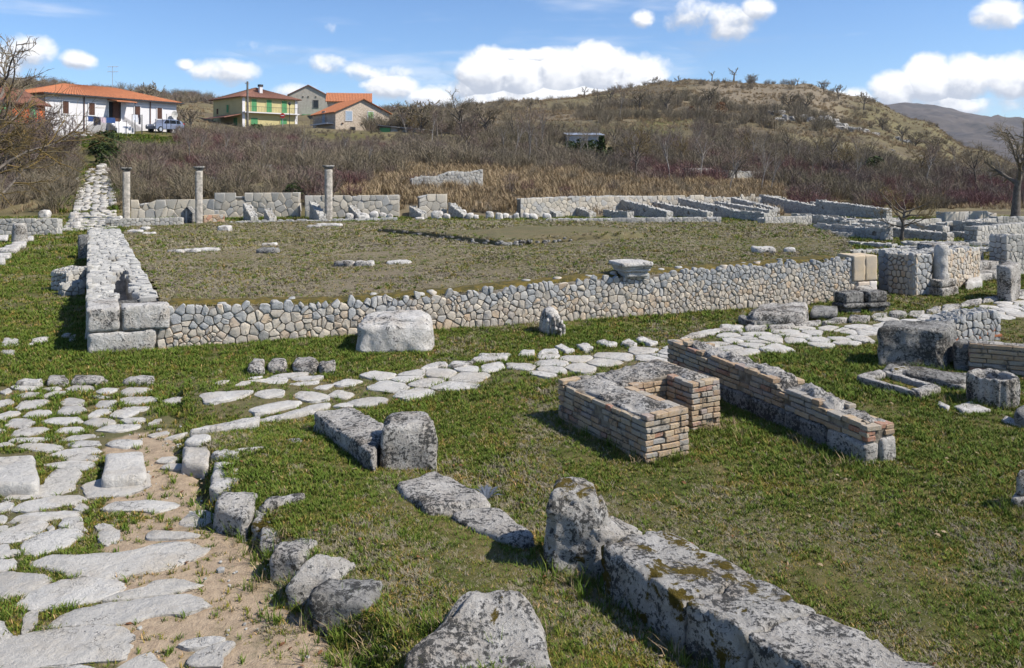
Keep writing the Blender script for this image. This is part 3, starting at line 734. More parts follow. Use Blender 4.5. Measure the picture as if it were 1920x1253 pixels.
# ------------------------------------------------------------------ streets and their paving
ZS = [  # outlines of the large paving stones near the camera, in units of 1/2.1875 px below row 680
 [(0,1160),(120,1135),(350,1108),(500,1118),(538,1140),(520,1175),(480,1240),(330,1253),(0,1290),(-90,1240)],
 [(205,1110),(300,1040),(480,1010),(700,978),(780,980),(845,1015),(760,1050),(600,1065),(560,1085),(400,1095)],
 [(75,1010),(150,950),(260,915),(370,903),(480,925),(505,945),(430,985),(300,1015),(200,1035),(110,1030)],
 [(425,998),(500,965),(600,945),(640,915),(740,908),(820,932),(760,955),(680,975),(560,985)],
 [(-120,960),(0,885),(60,880),(150,890),(208,915),(180,940),(60,980),(0,995)],
 [(145,850),(220,810),(290,815),(520,800),(620,770),(740,755),(830,780),(780,820),(640,870),(450,900),(300,895),(270,870)],
 [(95,790),(100,755),(160,725),(230,705),(310,705),(340,725),(250,780),(150,808)],
 [(-60,760),(0,720),(80,680),(160,665),(195,680),(165,710),(60,760),(0,755)],
 [(405,740),(415,710),(450,695),(490,705),(490,740),(450,762),(415,760)],
 [(385,690),(420,678),(460,685),(455,695),(400,705)], [(85,1100),(95,1060),(130,1040),(160,1050),(150,1090),(95,1142)],
 [(-60,1100),(0,1080),(20,1090),(50,1140),(40,1155),(0,1158)], [(600,725),(640,708),(780,718),(820,730),(700,742),(610,745)],
 [(45,625),(100,590),(200,570),(310,562),(355,580),(300,600),(220,610),(130,630)],
 [(25,575),(60,540),(180,520),(200,480),(230,455),(320,450),(330,480),(300,510),(305,535),(230,560),(120,570)],
 [(40,670),(100,640),(200,628),(330,630),(300,650),(210,660),(120,672)], [(235,685),(260,660),(330,650),(340,690),(355,712),(300,700)],
 [(-80,850),(0,830),(50,828),(78,840),(60,865),(0,880)], [(-70,790),(0,770),(30,765),(45,800),(30,820),(0,825)],
 [(160,435),(260,420),(370,420),(385,435),(360,458),(240,448)], [(345,545),(350,515),(430,490),(560,470),(610,475),(600,530),(480,560),(370,570)],
 [(410,620),(480,590),(600,582),(740,600),(640,630),(560,625)], [(260,410),(320,393),(390,395),(398,410),(330,418)],
 [(205,395),(260,375),(380,362),(415,375),(370,390),(270,400)], [(65,360),(110,345),(200,345),(258,362),(220,380),(150,378)],
 [(280,350),(330,335),(410,335),(405,355),(320,362)], [(440,345),(480,332),(570,332),(585,348),(520,362),(460,360)],
 [(35,340),(60,322),(200,322),(205,332),(130,340)], [(240,335),(300,315),(385,310),(380,320),(310,333)],
 [(395,290),(450,270),(560,266),(575,278),(480,298)], [(225,300),(260,280),(330,276),(352,290),(300,302)],
 [(38,318),(80,285),(180,278),(205,292),(120,312)], [(25,270),(50,245),(120,243),(142,262),(110,282),(45,282)],
 [(165,258),(220,240),(320,238),(333,258),(250,268)], [(340,262),(380,242),(450,244),(480,258),(400,278)],
 [(490,255),(520,240),(590,240),(598,250),(540,263)], [(445,232),(480,206),(550,206),(568,215),(510,240)],
 [(350,238),(400,205),(460,202),(440,222),(390,240)], [(235,215),(260,192),(340,190),(352,208),(300,226),(250,225)],
 [(90,235),(140,208),(205,208),(208,228),(150,238)], [(65,195),(100,170),(200,167),(190,182),(140,200),(80,204)],
 [(385,190),(420,168),(480,168),(470,190),(430,200)], [(490,165),(530,152),(620,152),(655,165),(580,182),(520,186)],
 [(660,170),(720,153),(770,158),(740,172),(690,180)], [(250,175),(280,155),(345,165),(340,185),(270,190)],
 [(270,120),(300,105),(380,108),(390,120),(330,132)], [(385,132),(430,117),(485,120),(450,138),(410,140)],
 [(490,140),(520,115),(610,115),(622,128),(560,148)], [(45,112),(80,100),(150,103),(155,120),(80,125)],
 [(-60,240),(0,225),(40,212),(85,218),(30,240),(0,246)], [(65,150),(120,132),(180,138),(120,155)], [(165,150),(220,130),(280,130),(250,145),(190,158)],
 [(720,1190),(800,1150),(900,1145),(925,1160),(860,1180),(780,1195)], [(765,1260),(800,1215),(900,1175),(962,1172),(940,1205),(910,1230),(910,1270)],
 [(640,425),(660,405),(720,402),(730,415),(690,430)], [(655,445),(690,430),(770,432),(740,450),(690,455)], [(665,330),(720,310),(770,300),(740,318)],
 [(600,265),(640,245),(665,245),(650,258)], [(500,200),(560,192),(612,196),(580,210),(520,210)], [(-40,620),(0,600),(35,585),(60,600),(30,620),(0,628)],
 [(-60,560),(0,545),(30,535),(60,540),(20,556)], [(-50,670),(0,645),(25,650),(20,672),(0,680)], [(-40,715),(0,690),(35,688),(25,705),(0,712)],
 [(295,620),(330,595),(370,610),(340,625)], [(185,700),(215,686),(230,698),(200,712)], [(-30,180),(0,170),(40,160),(60,180),(10,190)],
 [(-40,355),(30,340),(60,350),(20,362)], [(0,132),(30,118),(52,128),(20,142)], [(170,118),(230,110),(262,120),(200,128)], [(370,152),(410,148),(455,152),(410,160)],
 [(-80,300),(-20,285),(20,290),(-10,305)], [(-90,400),(-40,375),(-10,380),(-30,410)], [(20,800),(60,785),(80,805),(50,815)],
 [(820,170),(870,160),(1020,153),(1030,160),(960,185),(880,200),(845,198)], [(1040,165),(1060,145),(1140,138),(1168,145),(1160,165),(1090,175)],
 [(1020,215),(1080,195),(1180,175),(1235,180),(1200,200),(1100,220),(1050,228)], [(1200,150),(1240,135),(1300,140),(1355,165),(1280,178),(1230,170)],
 [(1065,105),(1110,78),(1175,80),(1175,100),(1100,115)], [(1220,210),(1290,185),(1345,180),(1350,195),(1290,214)], [(865,125),(900,104),(945,100),(930,112)],
 [(960,125),(1000,105),(1030,112),(1010,122)], [(985,100),(1030,95),(1100,88),(1060,100)], [(1105,70),(1160,55),(1260,50),(1250,65),(1180,72)],
 [(1180,105),(1230,95),(1310,90),(1290,102),(1220,110)], [(1190,80),(1240,68),(1330,62),(1300,78),(1230,88)], [(1280,120),(1320,105),(1375,100),(1340,122)], [(1000,80),(1040,72),(1080,68),(1050,82)],
 [(1360,100),(1420,78),(1490,85),(1460,100),(1400,108)], [(1340,148),(1390,125),(1450,140),(1420,160)], [(1420,180),(1480,160),(1560,152),(1590,168),(1500,192)],
 [(1365,190),(1410,178),(1450,188),(1420,200)],
]
PAVED = []      # world outlines of all paving stones (grass keeps off them)
def px_of(q): return (q[0] / 2.1875, q[1] / 2.1875 + 680)

def street_sheet(name, poly, step, lift, zs):
    xs = [p[0] for p in poly]; ys = [p[1] for p in poly]
    x0, x1, y0, y1 = max(min(xs), -11), min(max(xs), 22), min(ys), max(ys)
    X, Y = np.meshgrid(np.arange(x0, x1 + step, step), np.arange(y0, y1 + step, step))
    ins = in_poly(X, Y, [tuple(p) for p in poly])
    Z = ground_z(X.ravel(), Y.ravel()).reshape(X.shape) + lift + vnoise(X, Y, 3.0, .004)
    e = np.pad(ins, 1); edge = ins & ~(e[:-2, 1:-1] & e[2:, 1:-1] & e[1:-1, :-2] & e[1:-1, 2:]); Z = Z - edge * .05
    I = -np.ones(X.shape, int); V = []
    for r, c in zip(*np.nonzero(ins)): I[r, c] = len(V); V.append((X[r, c], Y[r, c], Z[r, c]))
    Fq = [q for r in range(X.shape[0] - 1) for c in range(X.shape[1] - 1) if min(q := (I[r, c], I[r, c + 1], I[r + 1, c + 1], I[r + 1, c])) >= 0]
    o = link(name, V, Fq, 'ground_soil'); o['kind'] = 'structure'
    A = np.array(V); z = np.zeros((len(V), 4)); z[:, 3] = 1; z[:, 0] = 1; z[:, 1] = .25
    z[:, 2] = zs(A[:, 0], A[:, 1]); set_zone(o.data, z)
    return o
def sand_a(x, y):
    px = CX + F * x / y; py = YH + F * H / y
    # bare sand along the kerb, grassy joints farther away
    band = np.clip((px - 130) / 120, 0, 1) * np.clip((py - 775) / 60, 0, 1)
    return np.clip(.12 + .62 * band + vnoise(x, y, 2.2, .10), 0, 1)
sA = street_sheet('side_street', STREET_A, .09, .022, sand_a)
sB = street_sheet('paved_street', STREET_B, .12, .020, lambda x, y: np.clip(.18 + vnoise(x, y, 2.0, .1), 0, 1))
sA['label'] = 'paved side street of large pale slabs with sandy joints'; sB['label'] = 'paved street of worn white slabs crossing below the long wall'

prs = random.Random(11)
def pave(poly, parent, h=0.03, rough_edge=0.016, grow=1.0):
    """one flat worn paving slab"""
    poly = [tuple(p) for p in poly]
    ar = sum(poly[i][0] * poly[(i + 1) % len(poly)][1] - poly[(i + 1) % len(poly)][0] * poly[i][1] for i in range(len(poly)))
    if ar < 0: poly = poly[::-1]
    if grow != 1: c0 = (sum(a for a, b in poly) / len(poly), sum(b for a, b in poly) / len(poly)); poly = [(c0[0] + (a - c0[0]) * grow, c0[1] + (b - c0[1]) * grow) for a, b in poly]
    PAVED.append(poly)
    q = round_poly(poly, 1, .84)
    out = []
    for i, p in enumerate(q):
        n = q[(i + 1) % len(q)]; out.append(p)
        if math.hypot(n[0] - p[0], n[1] - p[1]) > .16: out.append(((p[0] + n[0]) / 2, (p[1] + n[1]) / 2))
    q = round_poly([(a + prs.uniform(-1, 1) * rough_edge, b + prs.uniform(-1, 1) * rough_edge) for a, b in out], 1, .75)
    cx = sum(a for a, b in q) / len(q); cy = sum(b for a, b in q) / len(q); z0 = gz(cx, cy) + .018
    fr = lambda a, b, c: Vector((a, b, z0 + c))
    V, Fc = pebble(q, h, fr, prs, rings=((1.0, -.8), (1.0, .35), (.985, .75), (.95, .98), (.5, 1.08)), wob=.0025, depth=.05, tilt=.010)
    return link('paving_stone', V, Fc, 'paving', parent, sharp=48)
for q in ZS:
    pts = [P(*px_of(c)).xy for c in q]
    pave(pts, sB if min(c[0] for c in q) > 800 and max(c[1] for c in q) < 240 else sA, .022, grow=1.10)
# small stones filling the gaps of the side street
tr_ = [[tuple(v) for v in p] for p in PAVED]; apol = [tuple(p) for p in STREET_A]
A_ = np.array([p for t in tr_ for p in t]); 
for c in voronoi(6.4, 6.6, .27, prs, 1.2, .012, 1, mixed=.3):
    c = clean(c, .04)
    if len(c) < 4: continue
    pts = [Vector((-7.6 + a, 4.3 + b)) for a, b in c]; cen = sum(pts, Vector((0, 0))) / len(pts)
    if cen.x / cen.y * F + CX < -60: continue
    if sand_a(np.array([cen.x]), np.array([cen.y]))[0] > .42 and prs.random() < .8: continue
    X = np.array([p.x for p in pts] + [cen.x]); Y = np.array([p.y for p in pts] + [cen.y])
    if not in_poly(X, Y, apol).all(): continue
    bad = 0
    for t in tr_:
        bad = max(bad, in_poly(X, Y, t).sum())
        if bad > 1: break
        q = [tuple(p) for p in pts]; T = np.array(t); bad = max(bad, 2 * int(in_poly(T[:, 0], T[:, 1], q).any()))
        if bad > 1: break
    if bad > 1: continue
    pave(pts, sA, .014, rough_edge=.01)
# the rest of the long street: stones laid along its axis
A0, A1 = P(640, 742).xy, P(1640, 624).xy; ax = (A1 - A0).normalized(); ay = Vector((-ax.y, ax.x))
org = A0 - ay * 1.35
traced = [list(map(tuple, p)) for p in PAVED]
cellp = voronoi(18.5, 3.0, .37, prs, 1.5, .010, 1, mixed=.3)
bpol = [tuple(p) for p in STREET_B]
for c in cellp:
    c = clean(c, .05)
    if len(c) < 4 or poly_area(c) < .03: continue
    if prs.random() < .07: continue
    pts = [org + ax * a + ay * b for a, b in c]
    cen = sum(pts, Vector((0, 0))) / len(pts)
    sh = prs.uniform(.95, 1.02); pts = [cen + (p - cen) * sh for p in pts]
    X = np.array([p.x for p in pts] + [cen.x]); Y = np.array([p.y for p in pts] + [cen.y])
    if in_poly(X, Y, bpol).mean() < .8: continue
    if any(in_poly(X, Y, t).any() for t in traced): continue
    if any(in_poly(np.array([sum(q[0] for q in t) / len(t)]), np.array([sum(q[1] for q in t) / len(t)]), [tuple(p) for p in pts]).any() for t in traced): continue
    pave(pts, sB, .022)

# kerb stones lying along the streets
KRS = 0
def kerb(px4, z, zb, label, m='lichen_pale', k=14.0, rough=.022, **kw):
    global KRS; KRS += 1
    return prism_rock('kerb_stone', px4, z, zb, m, seed=KRS, k=k, rough=rough, res=kw.pop('res', .035), chip=.03, label=label, cat='kerb stone', group='kerb stones along the streets', **kw)
kerb([(350, 806), (395, 794), (490, 776), (480, 792)], .14, -.1, 'long low kerb slab at the corner where the two streets meet')
kerb([(480, 786), (570, 764), (598, 767), (520, 784)], .07, -.1, 'thin pale kerb slab between the grass and the crossing street', rough=.01)
kerb([(343, 830), (356, 812), (398, 815), (396, 831)], .15, -.1, 'smooth squarish kerb stone at the street corner', 'paving')
kerb([(340, 864), (344, 833), (396, 833), (390, 868)], .14, -.1, 'rounded pale kerb stone just in front of the corner one', 'paving')
kerb([(394, 852), (412, 838), (450, 842), (448, 864)], 0.17, -.1, 'upright kerb stone at the top of the broken kerb row')
kerb([(396, 890), (400, 865), (448, 865), (446, 890)], 0.17, -.1, 'low kerb stone second in the broken kerb row')
kerb([(432, 840), (505, 835), (514, 839), (442, 845)], .17, -.08, 'thin flat slab lying in the grass behind the kerb', rough=.008)
kerb([(394, 915), (400, 892), (452, 896), (446, 914)], 0.17, -.1, 'small pale kerb stone in the middle of the broken row')
kerb([(402, 950), (412, 915), (486, 924), (464, 968)], [.22, .22, .20, .20], -.1, 'ridged grey kerb block tilted towards the sandy street', 'lichen_stone', rough=.03)
kerb([(480, 947), (502, 930), (574, 921), (570, 931)], .20, -.05, 'long narrow slab running into the grass from the kerb', 'lichen_stone', rough=.012)
kerb([(466, 982), (480, 950), (522, 956), (512, 984)], 0.14, -.1, 'small dark kerb stone with ochre moss', 'lichen_mossy', rough=.025)
kerb([(478, 1016), (490, 985), (532, 988), (524, 1016)], 0.12, -.1, 'mossy lump between two kerb blocks', 'lichen_mossy', rough=.035, k=4)
kerb([(504, 1042), (516, 1010), (602, 1006), (568, 1044)], 0.20, -.1, 'pale flat topped kerb block, third from the near end', 'lichen_stone', rough=.025)
kerb([(538, 1086), (588, 1018), (674, 1046), (634, 1086)], [.20, .34, .22, .20], -.1, 'peaked grey kerb boulder, second from the near end', 'lichen_stone', rough=.04, k=7)
kerb([(582, 1120), (604, 1078), (720, 1084), (700, 1128)], 0.21, -.1, 'dark block with white lichen spots at the near end of the kerb', 'lichen_dark', rough=.03)
for i, q in enumerate([[(28, 716), (44, 707), (80, 709), (78, 717)], [(86, 715), (94, 703), (126, 702), (128, 714)], [(130, 713), (140, 702), (205, 706), (190, 714)], [(228, 713), (240, 703), (290, 705), (286, 713)]]):
    kerb(q, .09, -.1, ['flat pale kerb stone at the left end of the row below the corner', 'rounded kerb stone second from the left below the wall corner', 'long grey kerb stone third from the left below the wall corner', 'speckled kerb stone at the right end of the row below the corner'][i], 'lichen_stone' if i else 'lichen_pale')
for i, q in enumerate([[(464, 688), (474, 668), (494, 668), (497, 688)], [(500, 685), (508, 670), (541, 670), (536, 684)], [(545, 684), (556, 668), (598, 672), (592, 686)], [(594, 686), (600, 673), (628, 672), (628, 684)]]):
    kerb(q, .13, -.08, ['round dark spotted stone at the left of four in the grass', 'second of four stones in the grass above the street', 'long pale stone, third of four in the grass', 'round pale stone, last of four in the grass'][i], 'lichen_stone', rough=.03, k=6)
far_k = [[(785, 692), (800, 683), (835, 676), (842, 684)], [(836, 684), (850, 676), (890, 676), (870, 686)], [(878, 676), (900, 662), (962, 660), (950, 670)], [(968, 664), (980, 655), (1002, 655), (1004, 662)], [(1004, 662), (1020, 653), (1045, 652), (1048, 660)],
         [(1040, 648), (1052, 643), (1078, 655), (1060, 658)], [(1078, 644), (1100, 640), (1114, 652), (1092, 654)], [(1115, 640), (1130, 635), (1160, 643), (1140, 648)], [(1160, 642), (1180, 635), (1196, 644), (1180, 647)], [(1188, 634), (1205, 630), (1236, 641), (1220, 645)],
         [(1270, 636), (1300, 622), (1350, 614), (1352, 620)], [(1340, 617), (1355, 606), (1395, 608), (1392, 620)]]
for i, q in enumerate(far_k):
    kerb(q, .06, -.08, 'pale flat kerb stone number %s along the far edge of the street' % ['one', 'two', 'three', 'four', 'five', 'six', 'seven', 'eight', 'nine', 'ten', 'eleven', 'twelve'][i] + ' from the left', 'lichen_pale', rough=.014)
# continuous kerb on the far side of the street at the right
kl = [(1395, 617), (1440, 615), (1490, 612), (1540, 606), (1590, 600), (1632, 596), (1665, 590), (1700, 590), (1735, 587), (1765, 580), (1800, 574), (1840, 566), (1880, 558), (1925, 548)]
for i in range(len(kl) - 1):
    (x0, y0), (x1, y1) = kl[i], kl[i + 1]
    kerb([(x0 + 1, y0 - 1 - i % 3), (x0 + 2, y0 - 8), (x1, y1 - 8 + i % 2 * 2), (x1 - 1, y1)], [.08, .09, .07, .075, .10][i % 5], -.1, 'pale block of the street kerb by the column stump, %s from its left end' % ['first', 'second', 'third', 'fourth', 'fifth', 'sixth', 'seventh', 'eighth', 'ninth', 'tenth', 'eleventh', 'twelfth', 'thirteenth'][i], 'lichen_stone', rough=.028, k=8)
# two raised stepping stones
for q, z, lab in (([(190, 896), (200, 848), (268, 845), (277, 890)], .13, 'raised squarish stepping stone standing alone in the side street'), ([(-70, 905), (-60, 856), (66, 852), (74, 905)], .14, 'large raised stepping stone at the left picture edge')):
    o = prism_rock('stepping_stone', q, z, -.08, 'paving', seed=40 + int(z * 100), k=12, rough=.012, res=.04, flare=.03, label=lab, cat='stepping stone', group='raised stepping stones'); PAVED.append([P(a, b, 0).xy[:] for a, b in q])
# flat stones lying in the grass at the left
for i, q in enumerate([[(0, 650), (2, 632), (34, 630), (36, 646)], [(0, 662), (4, 655), (32, 656), (30, 662)], [(48, 648), (62, 632), (96, 628), (90, 640)], [(112, 632), (118, 622), (134, 622), (130, 632)], [(126, 640), (130, 628), (142, 626), (142, 634)]]):
    prism_rock('flat_stone', q, .05, -.05, 'lichen_pale', seed=60 + i, k=4, rough=.03, res=.05, label=['white flat stone in the grass at the left picture edge', 'thin white stone just below the flat one at the left edge', 'ragged white stone in the grass left of the wall corner', 'small stone beside the shadow of the wall corner', 'grey stone lying inside the shadow of the wall corner'][i], cat='stone', group='stones in the grass left of the corner')
# ------------------------------------------------------------------ the long front wall of the terrace
UP = Vector((0, 0, 1))
def V3(v, z=0.0): return Vector((v[0], v[1], z))
def PT(px, py):
    """point on the terrace ground that shows at px, py"""
    z = .5
    for _ in range(8):
        p = P(px, py, z); z = float(terrace_z(np.array([p.x]), np.array([p.y]))[0])
    return P(px, py, z)
def front_wall():
    rs = random.Random(5); L = (WB - WA).length; n3 = V3(WN); s3 = V3(WDIR); a = V3(WA)
    root = thing('terrace_wall', 'long retaining wall of rounded polygonal stones fronting the grassy terrace', 'stone wall', a)
    m = MB(); N = 60
    for i in range(N + 1):
        x = L * i / N; h = wall_h(a.x + WDIR.x * x) - .035
        for (d, z) in ((.012, -.1), (.012, h), (.55, h - .02), (.55, -.1)): m.v.append(a + s3 * x - n3 * d + UP * z)
    for i in range(N):
        for j in range(4): m.f.append((i * 4 + j, i * 4 + (j + 1) % 4, i * 4 + 4 + (j + 1) % 4, i * 4 + 4 + j))
    m.f += [(0, 1, 2, 3), (N * 4 + 3, N * 4 + 2, N * 4 + 1, N * 4)]
    m.build('core', 'mortar_wall', root)
    hx = lambda x: wall_h(a.x + WDIR.x * x)
    rag = [rs.uniform(-.02, .015) for _ in range(200)]
    def keep(x, y):
        if y < .34 and x < .93: return False
        if y >= .30 and x < 1.10: return False
        return y < hx(x) + rag[int(x * 7)]
    def mt(x, y):
        t = y / hx(x) + rs.uniform(-.28, .28)
        return 'grey_wall_stone' if t > .66 else 'wall_stone'
    # larger stones to the left, smaller to the right
    for x0, x1, cell, lim, nm in ((0, 4.5, .160, 110, 'stone'), (4.5, 9.5, .140, 120, 'stone'), (9.5, L, .122, 65, 'stone')):
        f = plane_frame(a + s3 * x0 - n3 * .01, s3, UP, n3)
        stones_on(root, x1 - x0, 1.0, cell, f, rs, lambda x, y, x0=x0: mt(x + x0, y), limit=lim, proud=.030, gap=.0045, keep=lambda x, y, x0=x0: keep(x + x0, y), mixed=.6, relax=1, ease=1, wob=.006, depth=.09)
    # loose cap stones along the top edge
    for i in range(24):
        x = rs.uniform(1.2, L - .6); z = hx(x) - .03; c = a + s3 * x - n3 * rs.uniform(.05, .4) + UP * z
        poly = [(math.cos(t) * rs.uniform(.05, .10), math.sin(t) * rs.uniform(.05, .10)) for t in np.linspace(0, 2 * math.pi, 7)[:-1]]
        V, Fc = pebble(poly, rs.uniform(.03, .09), lambda u, v, w, c=c: c + Vector((u, v, w)), rs, depth=.05)
        link('cap_stone', V, Fc, rs.choice(['wall_stone', 'top_stone', 'grey_wall_stone']), root)
    # moss and turf creeping over the top
    m = MB(); N = 220; M_ = 7
    for i in range(N + 1):
        x = 1.1 + (L - 1.5) * i / N; h = hx(x)
        for j in range(M_):
            q = j / (M_ - 1); ed = .06 + .05 * noise.noise(Vector((x * 3, 1, 0)))
            z = h - .028 + .05 * math.sin(min(1, q * 2.5) * math.pi / 2) + .03 * noise.noise(Vector((x * 5, q * 3, 2))) - (.06 if j == 0 else 0)
            m.v.append(a + s3 * x - n3 * (ed + q * .55) + UP * (z if j < M_ - 1 else h - .08))
    for i in range(N):
        for j in range(M_ - 1): k = i * M_ + j; m.f.append((k, k + M_, k + M_ + 1, k + 1))
    o = m.build('moss_edge', 'moss_edge', root, True); o['kind'] = 'stuff'
    # three big blocks at the corner
    def cb(s0, s1, z0, z1, back, sd, mtl='lichen_pale', k=24):
        b = [a + s3 * s0 + n3 * .045, a + s3 * s1 + n3 * .045]; l3 = V3(LDIR)
        q = [b[0], b[1], b[1] + l3 * back, b[0] + l3 * back]
        rock('corner_block', [p + UP * z0 for p in q], [p + UP * z1 for p in q], mtl, res=.04, k=k, rough=.014, nscale=5, parent=root, seed=sd, chip=.025)
    cb(-.02, .92, -.06, .315, .6, 71); cb(-.03, .42, .325, .69, 1.0, 72); cb(.45, 1.12, .325, .70, .35, 73)
    return root
front_wall()

def long_left_wall():
    rs = random.Random(9); a = V3(WA); s3 = V3(LDIR); r3 = Vector((s3.y, -s3.x, 0)); L = 20.0; wd = 1.02
    root = thing('long_wall', 'long low wall of grey rubble running back from the corner with open compartments on top', 'stone wall', a)
    top = lambda s: .66 - .010 * s + .03 * math.sin(s * 2.1) + .02 * math.sin(s * 5.3)
    fill = lambda s, c: (.40 if .38 < c < .74 and .95 < s <= 1.9 else .12 if .38 < c < .72 and 1.9 < s < 5.6 else .36 if .40 < c < .72 and 7.0 < s < 8.7 else None)
    # body as a height grid
    ns, nc = 200, 22; V, Fq = [], []
    for i in range(ns + 1):
        s = .95 + (L - .95) * i / ns
        for j in range(nc + 1):
            c = wd * j / nc; f = fill(s, c); z = (top(s) if f is None else f) - .03
            z += .03 * noise.noise(Vector((s * 4, c * 7, 3)))
            V.append(a + s3 * s + r3 * c + UP * z)
    for i in range(ns):
        for j in range(nc): k = i * (nc + 1) + j; Fq.append((k, k + 1, k + nc + 2, k + nc + 1))
    b0 = len(V)
    for i in range(ns + 1):
        s = .95 + (L - .95) * i / ns; V.append(a + s3 * s + UP * -.1); V.append(a + s3 * s + r3 * wd + UP * -.1)
    for i in range(ns):
        Fq.append((b0 + i * 2, i * (nc + 1), (i + 1) * (nc + 1), b0 + i * 2 + 2)); Fq.append((b0 + i * 2 + 1, b0 + i * 2 + 3, (i + 1) * (nc + 1) + nc, i * (nc + 1) + nc))
    link('core', V, Fq, 'mortar_pale', root, False)
    # top stones
    fr = lambda u, v, w: a + s3 * (u + .95) + r3 * v + UP * (top(u + .95) - .03 + w)
    stones_on(root, L - .95, wd, .22, fr, rs, 'top_stone', name='cap_stone', limit=230, proud=.045, gap=.008, keep=lambda u, v: fill(u + .95, v) is None, mixed=.4, aspect=1.2, wob=.012, relax=1)
    # outer (left) face, in shade
    f = plane_frame(a + s3 * L, -s3, UP, -r3)
    stones_on(root, L - 1.0, .70, .23, f, rs, 'ruin_stone', limit=60, proud=.04, keep=lambda u, v: v < top(L - u) - .03, mixed=.3)
    # faces inside the open compartments that look to the camera
    for s, c0, c1, z0 in ((5.62, .40, .72, .12), (8.72, .42, .72, .36), (1.88, .40, .72, .12)):
        f = plane_frame(a + s3 * s + r3 * c0 + UP * z0, r3, UP, -s3)
        stones_on(root, c1 - c0, top(s) - z0 - (.24 if s < 2 else .02), .12, f, rs, 'ruin_stone', name='inner_stone', limit=20, proud=.03)
    f = plane_frame(a + s3 * 1.9 + r3 * .74 + UP * .12, s3, UP, -r3)
    stones_on(root, 3.7, .5, .17, f, rs, 'ruin_stone', name='inner_stone', limit=60, proud=.03)
    for i in range(9):      # rounded fill stones in the near compartment
        c = a + s3 * rs.uniform(1.0, 1.85) + r3 * rs.uniform(.42, .7) + UP * .38
        poly = [(math.cos(t) * rs.uniform(.07, .11), math.sin(t) * rs.uniform(.06, .10)) for t in np.linspace(0, 2 * math.pi, 8)[:-1]]
        V2, F2 = pebble(poly, rs.uniform(.07, .12), lambda u, v, w, c=c: c + Vector((u, v, w)), rs, depth=.03); link('fill_stone', V2, F2, 'grey_wall_stone', root)
    return root
long_left_wall()
rubble_wall('stub_wall', 'short rubble stub jutting out of the long left wall', P(126, 548).xy, P(166, 542).xy, .55, .46, .5, .12, limit=60, seed=21, proud=.03)
rubble_wall('wall_step', 'lowest rubble step at the foot of the jutting stub', P(119, 556).xy, P(158, 552).xy, .3, .24, .28, .11, limit=40, seed=22, proud=.03)
rock('standing_slab', [P(146, 487), P(166, 487), P(166, 487) + Vector((-.25, .5, 0)), P(146, 487) + Vector((-.25, .5, 0))], [p + Vector((0, 0, .72)) for p in (P(146, 487), P(166, 487), P(166, 487) + Vector((-.25, .5, 0)), P(146, 487) + Vector((-.25, .5, 0)))], 'lichen_dark', k=12, rough=.02, res=.07, label='dark upright slab leaning on the shaded side of the long wall', cat='stone slab')

# ------------------------------------------------------------------ carved blocks in front of and on the wall
o = prism_rock('oval_block', [(664, 608), (690, 580), (806, 578), (813, 604)], .46, -.06, 'lichen_pale', seed=31, k=6, rough=.035, nscale=3.2, res=.032, flare=.04, chip=.03, label='big white oval block with black lichen lying before the wall', cat='stone block')
prism_rock('ledge', [(700, 596), (712, 584), (796, 584), (800, 598)], .49, .40, 'lichen_pale', seed=32, k=5, rough=.012, res=.03, parent=o)
def capital_fragment():
    c = P(1032, 630); z = .40
    root = thing('capital_fragment', 'broken carved capital with curling acanthus leaves standing before the wall', 'carved capital', c)
    q = [P(1006, 628), P(1052, 632), P(1056, 618), P(1012, 612)]
    rock('body', [p + UP * -.04 for p in q], [p + Vector(((c.x - p.x) * .35, (c.y - p.y) * .35, .43)) for p in q], 'lichen_pale', res=.025, k=3.0, rough=.03, nscale=6, parent=root, seed=33)
    for i, (dx, h, lean) in enumerate([(-.02, .30, .03), (.06, .36, .05), (.14, .34, .06), (.20, .27, .05), (.235, .20, .03), (.10, .17, .05), (.17, .15, .06)]):
        m = MB(); b = P(1030, 632) + Vector((dx, .02 if h > .18 else -.03, 0)); w = .035
        pts = [(0, 0, .0), (0, -.02, h * .45), (0, -.03 - lean * .4, h * .8), (0, -.05 - lean, h), (0, -.085 - lean, h * .93), (0, -.08 - lean, h * .82)]
        rad = [w * .8, w, w * .95, w * .8, w * .6, w * .3]
        m.tube([b + Vector(p) for p in pts], rad, 7); m.build('leaf', 'lichen_pale', root, True)
capital_fragment()
def moulded_block():
    b = P(1192, 517, .78)
    root = thing('moulded_block', 'fallen cornice block with stepped mouldings resting on top of the wall', 'stone block', b)
    a, c = V3(WDIR), V3(-WN)
    def lay(nm, x0, x1, y0, y1, z0, z1, sd):
        q = [b + a * x + c * y for x, y in ((x0, y0), (x1, y0), (x1, y1), (x0, y1))]
        rock(nm, [p + UP * z0 for p in q], [p + UP * z1 for p in q], 'lichen_pale', res=.03, k=14, rough=.008, parent=root, seed=sd)
    lay('base', -.20, .27, -.02, .4, -.03, .07, 34); lay('moulding', -.27, .30, -.06, .44, .073, .125, 35); lay('fillet', -.30, .31, -.08, .46, .128, .165, 36); lay('top', -.34, .33, -.12, .5, .168, .255, 37)
moulded_block()
